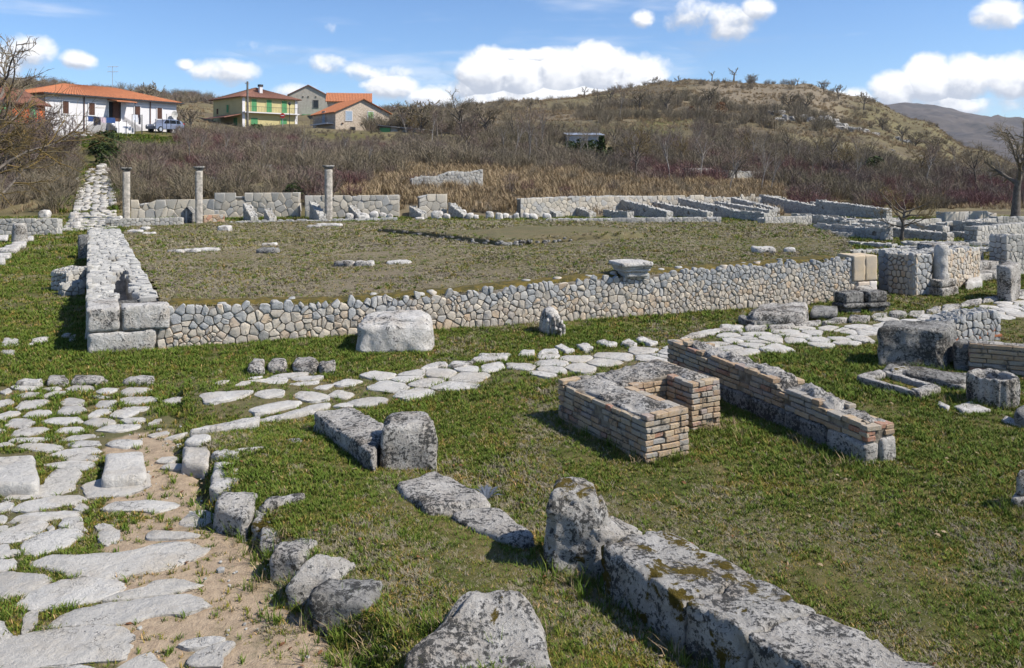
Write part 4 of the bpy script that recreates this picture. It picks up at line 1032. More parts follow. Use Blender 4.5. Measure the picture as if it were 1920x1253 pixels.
# tan ashlar pier at the right end of the wall
def pier():
    a = V3(WB) - V3(WDIR) * .12; root = thing('ashlar_pier', 'tan squared pier of large blocks ending the long wall', 'pier', a)
    s3, n3 = V3(WDIR), V3(-WN)
    def blk(x0, x1, z0, z1, dp, mtl, sd, k=40):
        q = [a + s3 * x - n3 * .06 + n3 * y for x, y in ((x0, 0), (x1, 0), (x1, dp), (x0, dp))]
        rock('block', [p + UP * z0 for p in q], [p + UP * z1 for p in q], mtl, res=.03, k=k, rough=.006, parent=root, seed=sd, chip=.012)
    blk(0, .31, .42, .96, .5, 'ashlar_tan', 41); blk(.314, .62, .422, .955, .5, 'ashlar_tan', 42); blk(.42, .62, -.05, .415, .5, 'pale_floor', 43); blk(.12, .415, -.05, .41, .5, 'house_stone', 44)
pier()
prism_rock('round_boulder', [(1597, 540), (1604, 529), (1636, 528), (1640, 543)], .34, -.05, 'lichen_stone', seed=45, k=3, rough=.03, res=.04, label='grey rounded boulder leaning on the tan pier', cat='boulder')

def slab(px4, z, zb, m, label, cat='stone block', name='stone_block', **kw):
    kw.setdefault('k', 12); kw.setdefault('rough', .018); kw.setdefault('res', .045)
    return prism_rock(name, px4, z, zb, m, label=label, cat=cat, **kw)
slab([(1408, 586), (1425, 568), (1516, 565), (1512, 585)], .27, -.02, 'lichen_stone', 'big speckled grey block lying at the end of the wall', seed=51, rough=.03, k=8)
slab([(1400, 590), (1412, 576), (1428, 578), (1424, 592)], .20, -.02, 'lichen_dark', 'small dark broken stone at the left end of the speckled block', seed=52, rough=.03, k=4)
slab([(1383, 593), (1390, 588), (1421, 600), (1414, 606)], .13, -.02, 'lichen_dark', 'thin tilted slab beside the kerb left of the speckled block', seed=53, name='tilted_slab', cat='stone slab')
slab([(1518, 585), (1524, 573), (1572, 573), (1568, 584)], .18, .05, 'lichen_dark', 'flat grey slab bridging between the speckled block and the mouldings', seed=54, name='flat_slab', cat='stone slab')
def base_stone(px, py, w, lab, sd):
    b = P(px, py); root = thing('moulded_stone', lab, 'carved stone', b)
    a, c = V3(WDIR), V3(-WN)
    def lay(nm, hw, z0, z1, k):
        q = [b + a * x + c * y for x, y in ((-hw, -hw * .7), (hw, -hw * .7), (hw, hw * .7), (-hw, hw * .7))]
        rock(nm, [p + UP * z0 for p in q], [p + UP * z1 for p in q], 'lichen_dark', res=.035, k=k, rough=.015, parent=root, seed=sd + int(z0 * 100))
    lay('foot', w * .8, -.06, .10, 9); lay('moulding', w * 1.12, .10, .19, 8); lay('top', w * .92, .19, .40, 9)
base_stone(1592, 585, .25, 'dark moulded base stone left of its twin beside the kerb', 55)
base_stone(1637, 583, .25, 'dark moulded base stone right of its twin, nearer the tan pier', 56)

# ------------------------------------------------------------------ far right corner: recessed wall, column stump, steps
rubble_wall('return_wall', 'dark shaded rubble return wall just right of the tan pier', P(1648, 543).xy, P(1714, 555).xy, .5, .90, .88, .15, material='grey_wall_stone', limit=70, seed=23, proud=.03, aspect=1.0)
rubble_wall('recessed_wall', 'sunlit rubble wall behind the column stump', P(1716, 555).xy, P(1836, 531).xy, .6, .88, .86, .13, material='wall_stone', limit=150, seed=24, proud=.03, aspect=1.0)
def pedestal():
    b = P(1766, 558); root = thing('column_pedestal', 'square two-stepped pedestal under the column stump', 'pedestal', b)
    e1 = (P(1798, 552) - b); e2 = (P(1732, 551) - b)
    def lay(nm, g, z0, z1, sd):
        c = b + (e1 + e2) / 2; q = [b, b + e1, b + e1 + e2, b + e2]; q = [c + (p - c) * g for p in q]
        rock(nm, [p + UP * z0 for p in q], [p + UP * z1 for p in q], 'lichen_stone', res=.04, k=16, rough=.01, parent=root, seed=sd)
    lay('plinth', 1.0, -.05, .19, 61); lay('block', .90, .193, .34, 62)
    c = b + (e1 + e2) / 2 + UP * .34
    V, Fq = [], []; n = 20
    for i in range(13):
        t = i / 12; z = t * .74; r = .16 * (1 - .13 * t) * (1 + .05 * math.sin(t * 17))
        for j in range(n):
            w = 2 * math.pi * j / n; rr = r * (1 + .08 * noise.noise(Vector((math.cos(w) * 2, math.sin(w) * 2, t * 5))))
            V.append(c + Vector((math.cos(w) * rr + .02 * t - (.03 * math.sin(t * 3)), math.sin(w) * rr, z + (.05 * noise.noise(Vector((math.cos(w), math.sin(w), 1))) if i == 12 else 0))))
    for i in range(12):
        for j in range(n): Fq.append((i * n + j, i * n + (j + 1) % n, i * n + n + (j + 1) % n, i * n + n + j))
    Fq.append(tuple(12 * n + j for j in range(n)))
    o = link('column_stump', V, Fq, 'lichen_pale', None, True, c); tag(o, 'worn white column stump standing on a square pedestal', 'column')
pedestal()
def steps():
    a = P(1822, 530); root = thing('stone_steps', 'flight of four long stone steps going up behind the column stump', 'steps', a)
    e = (P(1905, 522) - a).normalized(); bk = Vector((-e.y, e.x, 0))
    for i in range(4):
        o0 = a + e * (-.05 + .12 * i) + bk * .42 * i; ln = 1.75 - .1 * i
        for j in range(2):
            q = [o0 + e * (ln * j / 2 + .006), o0 + e * (ln * (j + 1) / 2 - .006), o0 + e * (ln * (j + 1) / 2 - .006) + bk * .5, o0 + e * (ln * j / 2 + .006) + bk * .5]
            rock('tread', [p + UP * (-.05 + .2 * i) for p in q], [p + UP * (.19 + .2 * i) for p in q], 'lichen_stone', res=.07, k=16, rough=.012, parent=root, seed=80 + i * 2 + j)
steps()
slab([(1866, 497), (1888, 489), (1916, 491), (1897, 500)], .77, -.05, 'lichen_stone', 'tall squared block standing beside the kerb at the right edge', seed=64, flare=-.12, name='upright_block', rough=.015)
rubble_wall('side_wall', 'short dark rubble wall behind the tall squared block', P(1886, 517).xy, P(1990, 512).xy, .5, 1.02, 1.0, .16, material='ruin_stone', limit=60, seed=25)
slab([(1810, 531), (1816, 521), (1838, 517), (1842, 526)], .18, -.04, 'lichen_pale', 'loose pale block at the foot of the steps', seed=65)

# stones lying on the terrace
def tstone(px, py, w, d, h, lab, sd, m='lichen_pale', name='loose_stone', cat='stone', yaw=0.0, group='loose stones on the terrace'):
    c = PT(px, py); ca, sa = math.cos(yaw), math.sin(yaw)
    q = [c + Vector((ca * x - sa * y, sa * x + ca * y, 0)) for x, y in ((-w / 2, 0), (w / 2, 0), (w / 2, d), (-w / 2, d))]
    return rock(name, [p - UP * .05 for p in q], [p + UP * h for p in q], m, res=.06, k=6, rough=.03, seed=sd, label=lab, cat=cat, group=group)
for i, (px, py, w, d, h, lab, m) in enumerate([
    (642, 500, .50, .3, .13, 'left of three grey stones in a row on the terrace', 'lichen_stone'), (683, 500, .45, .3, .12, 'middle one of three grey stones in a row', 'lichen_stone'), (745, 497, .62, .4, .08, 'flat right one of three stones in a row', 'lichen_pale'),
    (496, 476, .6, .4, .14, 'dark squared stone alone near the terrace middle', 'lichen_dark'), (503, 461, .5, .35, .07, 'pale flat stone behind the dark squared one', 'lichen_pale'),
    (328, 474, .5, .3, .07, 'flat white stone at the left end of a stone line', 'lichen_pale'), (354, 474, .5, .3, .09, 'second flat stone of the line on the terrace', 'lichen_pale'), (385, 472, .75, .35, .08, 'longest flat stone of the line on the terrace', 'lichen_pale'),
    (418, 434, .5, .5, .22, 'small cube of pale stone near the middle pillar', 'lichen_pale'), (250, 437, .6, .3, .12, 'white stone just beyond the long wall', 'lichen_pale'), (268, 432, .35, .3, .14, 'little white stone behind the long wall', 'lichen_pale'), (278, 440, .5, .3, .08, 'flat white stone right of two by the long wall', 'lichen_pale'),
    (615, 425, 1.2, .4, .12, 'long low white stone before the third pillar', 'lichen_pale'), (586, 427, .6, .4, .1, 'grey stone left of the long low one by the pillar', 'lichen_stone'), (787, 418, .42, .4, .26, 'white pointed stone at the back of the terrace', 'lichen_pale'), (1437, 475, .5, .4, .13, 'ragged white stone on the right part of the terrace', 'lichen_pale'), (1482, 474, .25, .2, .1, 'tiny pale stone right of the ragged one', 'lichen_pale')]):
    tstone(px, py, w, d, h, lab, 90 + i, m, yaw=(i * 37 % 10 - 5) * .04)
PLAT = []
def platform():
    """low grassed platform at the back of the terrace, edged with small stones"""
    pts = [PT(715, 436), PT(800, 444), PT(880, 455), PT(935, 462), PT(965, 461), PT(1040, 455), PT(1130, 450), PT(1210, 446), PT(1160, 424), PT(900, 420), PT(790, 419), PT(730, 427)]
    PLAT.extend([(p.x, p.y) for p in pts]); c = sum(pts, Vector()) / len(pts); V, Fq = [], []; n = 80
    ring = []
    for i in range(n):
        t = i / n * len(pts); a, b = pts[int(t)], pts[(int(t) + 1) % len(pts)]; ring.append(a + (b - a) * (t % 1))
    prof = [(1.0, -.05), (.995, .10), (.975, .16), (.90, .18), (.6, .18), (.3, .18)]
    for sc, h in prof:
        for i, p in enumerate(ring):
            q = c + (p - c) * sc; V.append(Vector((q.x, q.y, p.z * 1.0 + h + .03 * noise.noise(Vector((q.x * 1.5, q.y * 1.5, h * 9))))))
    V.append(c + UP * .18)
    for r in range(len(prof) - 1):
        for i in range(n): Fq.append((r * n + i, r * n + (i + 1) % n, (r + 1) * n + (i + 1) % n, (r + 1) * n + i))
    for i in range(n): Fq.append(((len(prof) - 1) * n + i, (len(prof) - 1) * n + (i + 1) % n, len(V) - 1))
    o = link('grassy_platform', V, Fq, 'ground_soil', None, True, c); tag(o, 'low grass-topped platform with a mossy stone edge at the back of the terrace', 'platform')
    z = np.zeros((len(V), 4)); z[:, 0] = 1; z[:, 1] = .35; z[:, 3] = 1; set_zone(o.data, z)
    rs = random.Random(3); m = MB()
    for i in range(n * 2):
        p = ring[(i // 2) % n]
        if not (i // 2) < n * .45 or rs.random() < .3: continue
        b = p + Vector((rs.uniform(-.15, .15), rs.uniform(-.1, .05), rs.uniform(.0, .12)))
        poly = [(math.cos(t) * rs.uniform(.04, .10), math.sin(t) * rs.uniform(.04, .08)) for t in np.linspace(0, 2 * math.pi, 7)[:-1]]
        V2, F2 = pebble(poly, rs.uniform(.02, .06), lambda u, v, w, b=b: b + Vector((u, v, w)), rs, depth=.04); m.add(V2, F2)
    k = m.build('edge_stones', 'lichen_dark', o, True); k['kind'] = 'stuff'
platform()
# ------------------------------------------------------------------ brick enclosure and brick wall in the grass
def brick_mesh(c, u, v, w, rs, ch=.0045):
    """worn brick: a box with broken arrises; u, v, w are half axes"""
    V = []; idx = {}
    L = (u.length, v.length, w.length)
    for sx in (-1, 1):
        for sy in (-1, 1):
            for sz in (-1, 1):
                j = [rs.uniform(.4, 1.8) * ch for _ in range(3)]
                for ax_ in range(3):
                    f = [1 - j[0] / L[0], 1 - j[1] / L[1], 1 - j[2] / L[2]]; f[ax_] = 1.0
                    idx[(sx, sy, sz, ax_)] = len(V); V.append(c + u * sx * f[0] + v * sy * f[1] + w * sz * f[2])
    Fc = []
    for a, b, d in ((0, 1, 2), (1, 2, 0), (2, 0, 1)):
        for s in (-1, 1):
            q = []
            for (t1, t2) in ((-1, -1), (1, -1), (1, 1), (-1, 1)):
                k = [0, 0, 0]; k[a], k[b], k[d] = s, t1, t2; q.append(idx[(*k, a)])
            Fc.append(tuple(q if s > 0 else q[::-1]))
    for a, b, d in ((0, 1, 2), (1, 2, 0), (2, 0, 1)):      # edge chamfers between faces a and b, running along d
        for s1 in (-1, 1):
            for s2 in (-1, 1):
                k0 = [0, 0, 0]; k1 = [0, 0, 0]; k0[a] = k1[a] = s1; k0[b] = k1[b] = s2; k0[d], k1[d] = -1, 1
                q = [idx[(*k0, a)], idx[(*k0, b)], idx[(*k1, b)], idx[(*k1, a)]]
                Fc.append(tuple(q if s1 * s2 > 0 else q[::-1]))
    for sx in (-1, 1):
        for sy in (-1, 1):
            for sz in (-1, 1):
                q = [idx[(sx, sy, sz, k)] for k in range(3)]; Fc.append(tuple(q if sx * sy * sz > 0 else q[::-1]))
    return V, Fc
def brick_face(root, a, b, z0, ztop, n, rs, ch=.060, skip=None, dpt=.10, mats=('brick_clay',), lmin=.08, lmax=.23, bh=.050):
    """bricks laid in courses between ground points a and b, facing along n"""
    s = (b - a); L = s.length; s = s / L; i = 0; z = z0
    while True:
        x = -rs.uniform(0, .12)
        done = True
        while x < L - .02:
            ln = rs.uniform(lmin, lmax); x0, x1 = max(x, 0), min(x + ln, L); xm = (x0 + x1) / 2
            if L - x1 < .05: x1 = L; xm = (x0 + x1) / 2
            if z + bh < ztop(xm) + .012 and x1 - x0 > .03:
                done = False
                if not (skip and skip(xm, z)) and rs.random() > .03:
                    g = .0042; pr = rs.uniform(-.014, .009)
                    c = a + s * xm + n * (-dpt / 2 + pr) + UP * (z + bh / 2 + rs.uniform(-.003, .003))
                    tw = rs.uniform(-.04, .04)
                    V, Fc = brick_mesh(c, (s + n * tw + UP * rs.uniform(-.03, .03)) * ((x1 - x0) / 2 - g), n * (dpt / 2), UP * (bh / 2 * rs.uniform(.80, 1.06)), rs)
                    link('brick', V, Fc, rs.choice(mats), root, False)
            x = x1 if x1 >= L else x + ln
        z += ch; i += 1
        if done or i > 14: break
def mound_top(root, name, pts, zf, m, amp=.02, res=26, crown=.03):
    """rough mortar top between four ground corners"""
    V, Fq = [], []
    for i in range(res + 1):
        for j in range(res // 2 + 1):
            u, v = i / res, j / (res // 2); p = (pts[0] * (1 - u) + pts[1] * u) * (1 - v) + (pts[3] * (1 - u) + pts[2] * u) * v
            e = min(u * 6, (1 - u) * 6, v * 3, (1 - v) * 3, 1)
            V.append(Vector((p.x, p.y, zf(p) + crown * e + amp * fbm(Vector((p.x * 7, p.y * 7, 3)), 4) - .05 * (e <= 0))))
    w = res // 2 + 1
    for i in range(res):
        for j in range(res // 2): k = i * w + j; Fq.append((k, k + w, k + w + 1, k + 1))
    return link(name, V, Fq, m, root, True)

def enclosure():
    rs = random.Random(17); A = P(1212, 872); e1 = Vector((.874, .486, 0)); e2 = Vector((-.486, .874, 0))
    root = thing('brick_enclosure', 'small three-sided enclosure of worn tan brick with a pale mortar top', 'brick enclosure', A)
    zt = lambda p: .425 + .09 * max(0, (p - A).dot(e1))
    def w(x, y): return A + e1 * x + e2 * y
    X1, X2, X3, Y0, Y1, Y2 = .53, 1.02, 1.42, .50, .92, 1.57
    def core(x0, x1, y0, y1):
        q = [w(x0 + .03, y0 + .03), w(x1 - .03, y0 + .03), w(x1 - .03, y1 - .03), w(x0 + .03, y1 - .03)]
        m = MB(); m.add([p - UP * .05 for p in q] + [p + UP * (zt(p) - .03) for p in q], [(3, 2, 1, 0), (4, 5, 6, 7), (0, 1, 5, 4), (1, 2, 6, 5), (2, 3, 7, 6), (3, 0, 4, 7)]); m.build('core', 'mortar_wall', root)
    core(0, X1, 0, Y2); core(X1 - .06, X3, Y1, Y2); core(X2, X3, Y0, Y1 + .06)
    mound_top(root, 'mortar_top', [w(.05, .06), w(.05, Y2 - .05), w(X1 - .05, Y2 - .05), w(X1 - .05, .06)], lambda p: zt(p) - .022, 'lichen_stone', .028, 44, .035)
    mound_top(root, 'mortar_top', [w(X1 - .08, Y1 + .05), w(X3 - .05, Y1 + .05), w(X3 - .05, Y2 - .05), w(X1 - .08, Y2 - .05)], lambda p: zt(p) - .022, 'lichen_stone', .028, 40, .035)
    mound_top(root, 'mortar_top', [w(X2 + .05, Y0 + .1), w(X2 + .05, Y1 + .08), w(X3 - .05, Y1 + .08), w(X3 - .05, Y0 + .1)], lambda p: zt(p) - .022, 'lichen_stone', .028, 28, .035)
    zl = lambda off: (lambda x: .43)
    brick_face(root, w(0, Y2), w(0, 0), -.01, lambda x: .345 if x < .12 else .43, -e1, rs, skip=lambda x, z: (.75 < x < .9 and .15 < z < .33))
    brick_face(root, w(0, 0), w(X1, 0), -.01, lambda x: .45, -e2, rs)
    brick_face(root, w(X1, 0), w(X1, Y1), -.01, lambda x: .46, e1, rs)
    brick_face(root, w(X1, Y1), w(X2, Y1), -.01, lambda x: .50, -e2, rs)
    brick_face(root, w(X2, Y1), w(X2, Y0), -.01, lambda x: .53, -e1, rs)
    brick_face(root, w(X2, Y0), w(X3, Y0), -.01, lambda x: .55, -e2, rs)
    brick_face(root, w(X3, Y0), w(X3, Y2), .28, lambda x: .55, e1, rs)
    brick_face(root, w(X3, Y2), w(0, Y2), .22, lambda x: .45, e2, rs)
enclosure()

def brick_wall():
    rs = random.Random(23); N_ = P(1625, 872); Fp = P(1251, 706); s = (Fp - N_).normalized(); L = (Fp - N_).length; n = Vector((-s.y, s.x, 0))   # n looks left to the camera
    if n.x > 0: n = -n
    r = -n; th = .36
    root = thing('brick_wall', 'long low brick wall on a stone plinth with a crumbling mortar top', 'brick wall', N_)
    top = lambda x: .36 + (.06 if x > .55 else 0) + (.055 if x > 1.25 else 0) + .02 * math.sin(x * 9) + .03 * min(1, x / 3)
    m = MB(); K = 20
    for i in range(K + 1):
        x = .02 + (L - .04) * i / K
        for (d, z) in ((.03, -.05), (.03, top(x) - .03), (th - .02, top(x) - .03), (th - .02, -.05)): m.v.append(N_ + s * x + r * d + UP * z)
    for i in range(K):
        for j in range(4): m.f.append((i * 4 + j, i * 4 + 4 + j, i * 4 + 4 + (j + 1) % 4, i * 4 + (j + 1) % 4))
    m.f += [(3, 2, 1, 0), (K * 4, K * 4 + 1, K * 4 + 2, K * 4 + 3)]
    m.build('core', 'mortar_wall', root)
    zf = lambda p: top((p - N_).dot(s)) - .02
    mound_top(root, 'mortar_top', [N_ + s * .03 + r * .05, N_ + s * (L - .03) + r * .05, N_ + s * (L - .03) + r * (th - .02), N_ + s * .03 + r * (th - .02)], zf, 'lichen_stone', .05, 90, .045)
    brick_face(root, N_ + s * L, N_, .205, lambda x: top(L - x) + .012 + .02 * math.sin(x * 5), n, rs, lmin=.10, lmax=.26, dpt=.11)
    brick_face(root, N_, N_ + r * th, .25, lambda x: top(0) + .01, -s, rs, lmin=.12, lmax=.2)
    brick_face(root, N_ + s * L + r * th, N_ + s * L, .2, lambda x: top(L), s, rs)
    brick_face(root, N_ + r * th, N_ + s * L + r * th, .18, lambda x: top(x), r, rs)
    x = .0
    for i, ln in enumerate([.52, .62, .58, .5, .55, .6]):
        if x > L - .1: break
        x1 = min(x + ln, L); g = .008
        q = [N_ + s * (x1 - g) + n * .02, N_ + s * (x + g) + n * .02, N_ + s * (x + g) + r * (th * .45), N_ + s * (x1 - g) + r * (th * .45)]
        rock('plinth_block', [p - UP * .06 for p in q], [p + UP * .20 for p in q], 'lichen_dark' if i else 'lichen_stone', res=.035, k=12, rough=.012, parent=root, seed=110 + i)
        x = x1
    q = [N_ + r * (th * .5) - s * .02, N_ + r * (th + .02) - s * .02, N_ + r * (th + .02) + s * .4, N_ + r * (th * .5) + s * .4]
    rock('plinth_block', [p - UP * .06 for p in q], [p + UP * .235 for p in q], 'lichen_stone', res=.03, k=9, rough=.01, parent=root, seed=118)
    q = [N_ - s * .06 + n * .06, N_ - s * .06 + r * .1, N_ + s * .5 + r * .1, N_ + s * .5 + n * .06]
    rock('footing', [p - UP * .08 for p in q], [p + UP * .03 for p in q], 'lichen_stone', res=.03, k=5, rough=.02, parent=root, seed=119)
brick_wall()

# ------------------------------------------------------------------ foreground blocks
def fg_wall():
    b = P(1150, 1090); root = thing('block_wall', 'row of long lichen-covered blocks forming a low wall in the foreground', 'stone wall', b)
    z = .36
    def blk(px4, sd, zt=z, zb=-.08, m='lichen_stone', **kw):
        kw.setdefault('k', 26); kw.setdefault('rough', .02); kw.setdefault('chip', .03)
        prism_rock('block', px4, zt, zb, m, parent=root, seed=sd, res=.028, nscale=5, **kw)
    blk([(1122, 1020), (1236, 984), (1421, 1078), (1284, 1126)], 121, m='lichen_mossy')
    blk([(1286, 1128), (1423, 1080), (1532, 1141), (1396, 1187)], 122, m='lichen_mossy')
    blk([(1398, 1189), (1534, 1143), (1775, 1262), (1610, 1316)], 123)
    blk([(1612, 1318), (1777, 1264), (2080, 1420), (1890, 1500)], 124)
fg_wall()
def upright():
    b = [P(1020, 1095), P(1150, 1098), P(1172, 1036), P(1036, 1032)]
    t = [PD(1026, 918, 5.44), PD(1136, 950, 5.46), PD(1126, 905, 5.86), PD(1046, 884, 5.86)]
    o = rock('upright_block', [p - UP * .05 for p in b], t, 'lichen_mossy', res=.022, k=6.5, rough=.035, nscale=3.5, seed=131, chip=.04, label='upright rounded lichen block at the far end of the foreground wall', cat='stone block')
    b = [P(1110, 1100), P(1168, 1096), P(1222, 1050), P(1150, 1040)]
    t = [PD(1108, 985, 5.42), PD(1152, 1008, 5.40), PD(1216, 992, 5.72), PD(1140, 958, 5.80)]
    rock('shoulder', [p - UP * .05 for p in b], t, 'lichen_stone', res=.022, k=8, rough=.03, nscale=4, seed=132, chip=.03, parent=o)
upright()
def boulder():
    b = [P(742, 1330), P(1052, 1345), P(1064, 1225), P(735, 1215)]
    t = [PD(748, 1245, 4.28), PD(1058, 1270, 4.22), PD(972, 1100, 4.74), PD(896, 1086, 4.80)]
    rock('boulder', [p - UP * .08 for p in b], t, 'lichen_stone', res=.02, k=10, rough=.04, nscale=3.0, seed=133, warp=.03, chip=.05, label='large pointed limestone boulder at the bottom of the picture', cat='boulder')
boulder()
slab([(586, 772), (655, 760), (724, 796), (702, 852)], .26, -.08, 'lichen_stone', 'long flat-topped slab with moss behind the square block', seed=141, name='long_slab', cat='stone slab', res=.03, k=20, chip=.025)
slab([(716, 800), (724, 772), (806, 768), (819, 796)], .45, -.05, 'lichen_stone', 'squat square block standing at the end of the long slab', seed=142, k=9, flare=.07, chip=.03, rough=.026, res=.028)
slab([(736, 905), (812, 874), (932, 938), (800, 956)], .15, -.06, 'lichen_stone', 'broad flat slab sunk in the grass before the square block', seed=143, name='flat_slab', cat='stone slab', k=8, rough=.03)
slab([(836, 962), (926, 940), (1008, 1008), (962, 1014)], .13, -.06, 'lichen_stone', 'narrow flat slab ending at the upright block', seed=144, name='flat_slab', cat='stone slab', k=8, rough=.025)
slab([(525, 829), (535, 821), (566, 820), (568, 827)], .15, .0, 'lichen_stone', 'thin little slab in the grass beside the long slab', seed=145, name='flat_slab', cat='stone slab')
slab([(1902, 888), (1912, 878), (1985, 878), (1990, 890)], .31, .12, 'lichen_stone', 'squared block at the right picture edge, upper of two', seed=146, res=.03)
slab([(1892, 932), (1902, 920), (2000, 920), (2000, 940)], .118, -.05, 'lichen_mossy', 'mossy footing under the squared block at the right edge', seed=147, res=.03)
def fan_plant():
    rs = random.Random(2); c = P(912, 936, .02); m = MB()
    root = thing('rosette_plant', 'dark fan-like rosette of stiff narrow leaves in the grass', 'plant', c)
    for i in range(30):
        t = rs.uniform(-.4, math.pi + .4); ln = rs.uniform(.15, .24); d = Vector((math.cos(t), math.sin(t) * .9, .0)); q = Vector((-d.y, d.x, 0))
        m = MB(); m.add([c + q * .008, c - q * .008, c + d * ln * .6 - q * .009 + UP * .05, c + d * ln * .6 + q * .009 + UP * .05, c + d * ln + UP * .045], [(0, 1, 2, 3), (3, 2, 4)]); m.build('leaf', 'fan_leaf', root)
fan_plant()

# ------------------------------------------------------------------ right middle: block, rubble wall, drum, trough
slab([(1645, 614), (1662, 600), (1794, 602), (1772, 619)], .56, -.08, 'lichen_dark', 'large dark squared block between the street and the trough', seed=151, k=24, rough=.025, res=.032, chip=.03)
slab([(1652, 690), (1660, 678), (1826, 700), (1812, 716)], .13, -.08, 'lichen_dark', 'low mossy ledge at the foot of the large dark block', seed=171, k=8, rough=.03, name='stone_ledge', cat='stone slab')
rubble_wall('broken_wall', 'broken rubble wall with red bricks behind the large dark block', P(1768, 652).xy, P(1874, 640).xy, .4, .40, .46, .12, material='grey_wall_stone', limit=70, seed=26, proud=.03, aspect=1.0, hfun=lambda t: .36 + .12 * math.sin(min(1, t * 1.3) * 1.8))
for i in range(7):
    rs = random.Random(200 + i); a = P(1790 + i * 13, 648 - i * 1.3) + UP * (.10 + .05 * (i % 3)); V, Fc = brick_mesh(a + Vector((0, -.01, 0)), Vector((.075, .02, 0)), Vector((-.01, .03, 0)), Vector((0, 0, .022)), rs)
    o = link('loose_brick', V, Fc, 'terracotta', None, False, a); tag(o, 'red brick set in the broken rubble wall, %s from its left end' % ['first', 'second', 'third', 'fourth', 'fifth', 'sixth', 'seventh'][i], 'brick', 'red bricks in the broken wall')
slab([(1786, 645), (1796, 632), (1830, 634), (1826, 648)], .37, -.05, 'lichen_dark', 'dark rounded block left of the thin brick wall', seed=152, k=6)
def thin_wall():
    rs = random.Random(31); a = P(1818, 702); b = P(2040, 722); s = (b - a).normalized(); n = Vector((s.y, -s.x, 0))
    root = thing('thin_brick_wall', 'thin weathered brick wall behind the fluted drum', 'brick wall', a)
    m = MB(); c = (a + b) / 2 + UP * .19 - n * .12; m.box(c, s * ((b - a).length / 2 - .02), n * .09, UP * .235); m.build('core', 'mortar_wall', root)
    brick_face(root, a, b, -.02, lambda x: .44 + .01 * math.sin(x * 3), n, rs, lmin=.2, lmax=.36, ch=.064, bh=.055)
    brick_face(root, a - n * .24, a, -.02, lambda x: .44, -s, rs, ch=.064, bh=.055)
    mound_top(root, 'mortar_top', [a - n * .02, b - n * .02, b - n * .23, a - n * .23], lambda p: .415, 'lichen_stone', .02, 50, .02)
thin_wall()
def drum():
    c = P(1861, 757); r = .275; root = thing('fluted_drum', 'hollow fluted column drum used like a basin', 'stone drum', c)
    V, Fq = [], []; n = 108
    prof = [(1.0, -.05), (1.0, .05), (1.01, .18), (1.0, .30), (.985, .335), (.93, .352), (.80, .345), (.74, .31), (.72, .16), (.70, .06), (.3, .05)]
    for k, (q, z) in enumerate(prof):
        for j in range(n):
            w = 2 * math.pi * j / n; fl = .075 * (abs(math.sin(w * 9)) - 1) if k < 5 else 0
            rr = r * (q + fl) * (1 + .035 * noise.noise(Vector((math.cos(w) * 3, math.sin(w) * 3, z * 6))))
            V.append(c + Vector((math.cos(w) * rr, math.sin(w) * rr, z + (.02 * noise.noise(Vector((math.cos(w) * 4, math.sin(w) * 4, 1))) if k > 3 else 0))))
    for k in range(len(prof) - 1):
        for j in range(n): Fq.append((k * n + j, k * n + (j + 1) % n, k * n + n + (j + 1) % n, k * n + n + j))
    Fq.append(tuple((len(prof) - 1) * n + j for j in range(n)))
    link('body', V, Fq, 'lichen_stone', root, True)
drum()
def trough():
    c = [P(1604, 705, .1), P(1650, 691, .1), P(1768, 725, .1), P(1722, 737, .1)]; b = sum(c, Vector()) / 4 - UP * .1
    root = thing('stone_trough', 'shallow rectangular stone trough with grass inside', 'trough', b)
    for i in range(4):
        a, d = c[i], c[(i + 1) % 4]; cen = sum(c, Vector()) / 4; ia, id_ = a + (cen - a) * .36, d + (cen - d) * .36
        e = (d - a).normalized() * .006; q = [a + e, d - e, id_ - e, ia + e]
        if sum(q[k].x * q[(k + 1) % 4].y - q[(k + 1) % 4].x * q[k].y for k in range(4)) < 0: q = [q[0], q[3], q[2], q[1]]
        rock('rim', [Vector((p.x, p.y, -.05)) for p in q], [Vector((p.x, p.y, .10)) for p in q], 'lichen_stone', res=.03, k=12, rough=.014, parent=root, seed=160 + i)
    m = MB(); m.add([Vector((p.x, p.y, .035)) for p in [cen + (q - cen) * .68 for q in c]], [(0, 1, 2, 3)]); m.build('soil', 'moss_edge', root)
trough()
slab([(1748, 710), (1756, 705), (1818, 718), (1808, 726)], .08, -.05, 'lichen_stone', 'narrow stone strip between the trough and the drum', seed=165, name='stone_strip', cat='stone slab')
slab([(1785, 760), (1822, 752), (1860, 768), (1800, 770)], .05, -.04, 'lichen_pale', 'white flat slab in the grass before the drum', seed=166, name='flat_slab', cat='stone slab')
slab([(1756, 756), (1762, 751), (1782, 762), (1776, 766)], .05, -.04, 'lichen_pale', 'small white sliver of stone left of the flat slab', seed=167, name='stone_sliver', cat='stone')
slab([(1876, 786), (1884, 780), (1925, 792), (1915, 796)], .05, -.04, 'lichen_pale', 'pale flat stone at the right edge below the drum', seed=168, name='flat_slab', cat='stone slab')
slab([(1904, 768), (1908, 755), (1935, 757), (1938, 772)], .2, -.04, 'lichen_dark', 'dark lump of stone right of the drum', seed=169, k=4, rough=.03)
slab([(1668, 697), (1672, 684), (1706, 686), (1712, 697)], .13, .0, 'lichen_mossy', 'mossy broken stone on the edge of the trough', seed=170, k=4, rough=.03)
